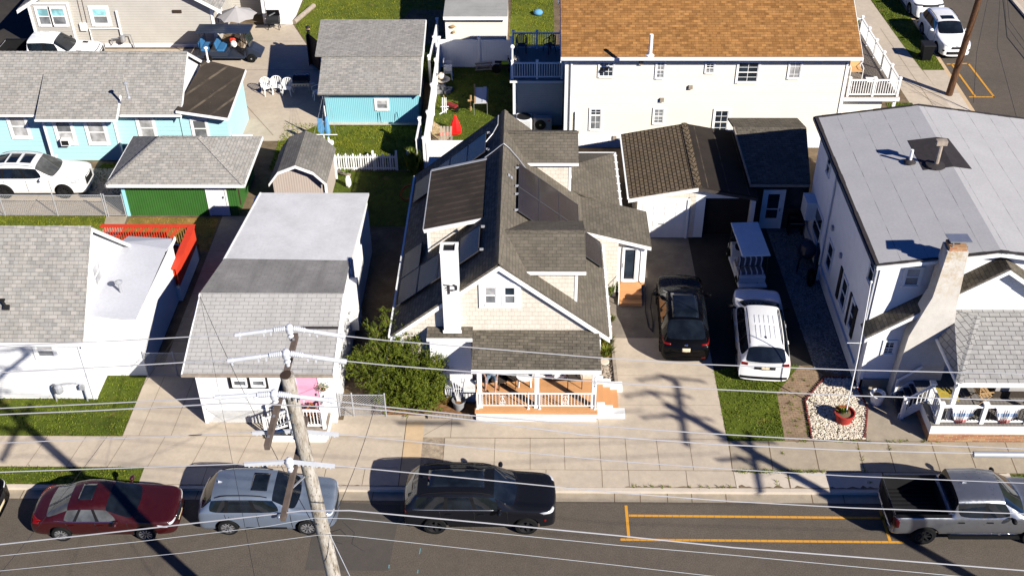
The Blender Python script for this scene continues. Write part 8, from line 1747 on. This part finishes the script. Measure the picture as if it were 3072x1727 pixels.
for s in (-1,1):
    kx = (0.17,-0.44,0.08) if s == 1 else (-0.20,-0.40,0.06); ax_ = (0.12,-0.50,-0.34) if s == 1 else (-0.24,-0.36,-0.36)
    ch.append([((0,0,0),0.15),((s*0.10,-0.03,-0.01),0.105),((kx[0]*0.8,kx[1]*0.5,0.05),0.085),(kx,0.062),((kx[0]*0.6+ax_[0]*0.4,kx[1]*0.6+ax_[1]*0.4,-0.10),0.06),(ax_,0.038),((ax_[0],ax_[1]-0.08,ax_[2]-0.06),0.035),((ax_[0]+s*0.02,ax_[1]-0.19,ax_[2]-0.075),0.028)])
    sh, el, wr_ = (s*0.17,0.07,0.46), (s*0.27,-0.02,0.20), (s*0.22,-0.22,0.12)
    ch.append([((0,0.08,0.44),0.135),(sh,0.065),((s*0.23,0.03,0.33),0.05),(el,0.042),((s*0.25,-0.13,0.15),0.037),(wr_,0.026),((s*0.205,-0.275,0.115),0.030)])
    pm = Vector((s*0.205,-0.275,0.115))
    for f,(dx,l) in enumerate(((-0.030,0.075),(-0.010,0.085),(0.010,0.08),(0.029,0.062))):
        b_ = pm+Vector((dx,-0.03,0.0)); ch.append([(tuple(pm),0.030),(tuple(b_),0.010),(tuple(b_+Vector((0,-l*0.5,-0.008))),0.009),(tuple(b_+Vector((0,-l*0.85,-0.035))),0.008)])
    th = pm+Vector((-s*0.032,0.02,0)); ch.append([(tuple(pm),0.030),(tuple(th),0.012),(tuple(th+Vector((-s*0.022,-0.03,-0.01))),0.011),(tuple(th+Vector((-s*0.024,-0.055,-0.024))),0.009)])
def pick(c):
    if c.z > 0.53: return 0
    if c.z > 0.10 and abs(c.x) < 0.2 and c.y > -0.16: return 1
    if c.z > 0.26: return 1
    if c.y > -0.46 and c.z > -0.12 and abs(c.x) < 0.32 and not (abs(c.x) > 0.19 and c.z > 0.08 and c.y > -0.42): return 2 if c.y > -0.43 and c.z > -0.06 else 0
    if c.z < -0.38: return 3
    return 0
man = skinned('person', ch, ['skin','shirt','shorts','black'], pick, (-1.45,32.30,zf+0.60), R(6))
tag(man, 'person in grey shirt and blue shorts sitting on the porch chair beside the left post', 'person')
hr = MB().ball((0,0.06,0.86),0.098,0.10,0.085,14,10,0.03).ball((0,0.10,0.78),0.085,0.06,0.10,12,8,0.03).build('hair', W_['hair'], man, smooth=True, local=True)
ey = MB(); [ey.ball((sx*0.034,-0.066,0.755),0.011,n=8,k=6) for sx in (-1,1)]; ey.build('eyes', W_['black'], man, local=True)
er = MB(); [er.ball((sx*0.095,0.03,0.745),0.014,0.025,0.033,8,6) for sx in (-1,1)]; er.build('ears', W_['skin'], man, smooth=True, local=True)
MB().ball((0,-0.066,0.68),0.026,0.012,0.008,8,6).build('mouth', W_['clay_red'], man, smooth=True, local=True)
# ---------------------------------------------------------------- camera and light
cam = bpy.data.cameras.new('camera'); cam.lens = 36*FPX/3072; cam.sensor_width = 36; cam.clip_start = 0.5; cam.clip_end = 3000
co_ = bpy.data.objects.new('camera', cam); COL.objects.link(co_)
m3 = Matrix((CR_, CU_, -CF_)).transposed(); co_.matrix_world = Matrix.Translation(CAMO) @ m3.to_4x4()
scene.camera = co_
SUN_EL, SUN_AZ = R(31.1), R(-42.2)        # azimuth measured from +x towards +y
sd = Vector((math.cos(SUN_EL)*math.cos(SUN_AZ), math.cos(SUN_EL)*math.sin(SUN_AZ), math.sin(SUN_EL)))
L_ = bpy.data.lights.new('sun', 'SUN'); L_.energy = 4.8; L_.angle = R(0.53); L_.color = (1.0,0.945,0.86)
lo = bpy.data.objects.new('sun', L_); COL.objects.link(lo); lo.rotation_euler = sd.to_track_quat('Z','Y').to_euler(); lo.location = (30,-30,60)
w = bpy.data.worlds.new('World'); scene.world = w; w.use_nodes = True; nt = w.node_tree
bgn = nt.nodes['Background']; sky = nt.nodes.new('ShaderNodeTexSky'); sky.sky_type = 'NISHITA'; sky.sun_disc = False; sky.sun_elevation = SUN_EL
sky.sun_rotation = math.pi/2-SUN_AZ; sky.air_density = 0.5; sky.dust_density = 0.0; sky.ozone_density = 4.0
mul = nt.nodes.new('ShaderNodeMix'); mul.data_type = 'RGBA'; mul.blend_type = 'MULTIPLY'; mul.inputs[0].default_value = 1.0; mul.inputs[7].default_value = (0.30,0.64,1.25,1)
nt.links.new(sky.outputs[0], mul.inputs[6]); nt.links.new(mul.outputs[2], bgn.inputs[0]); bgn.inputs[1].default_value = 0.05
vs_ = scene.view_settings; vs_.view_transform = 'Standard'; vs_.look = 'None'; vs_.exposure = 0.9; vs_.gamma = 1.0; vs_.use_curve_mapping = False
scene.cycles.max_bounces = 5; scene.cycles.diffuse_bounces = 1; scene.cycles.use_denoising = True
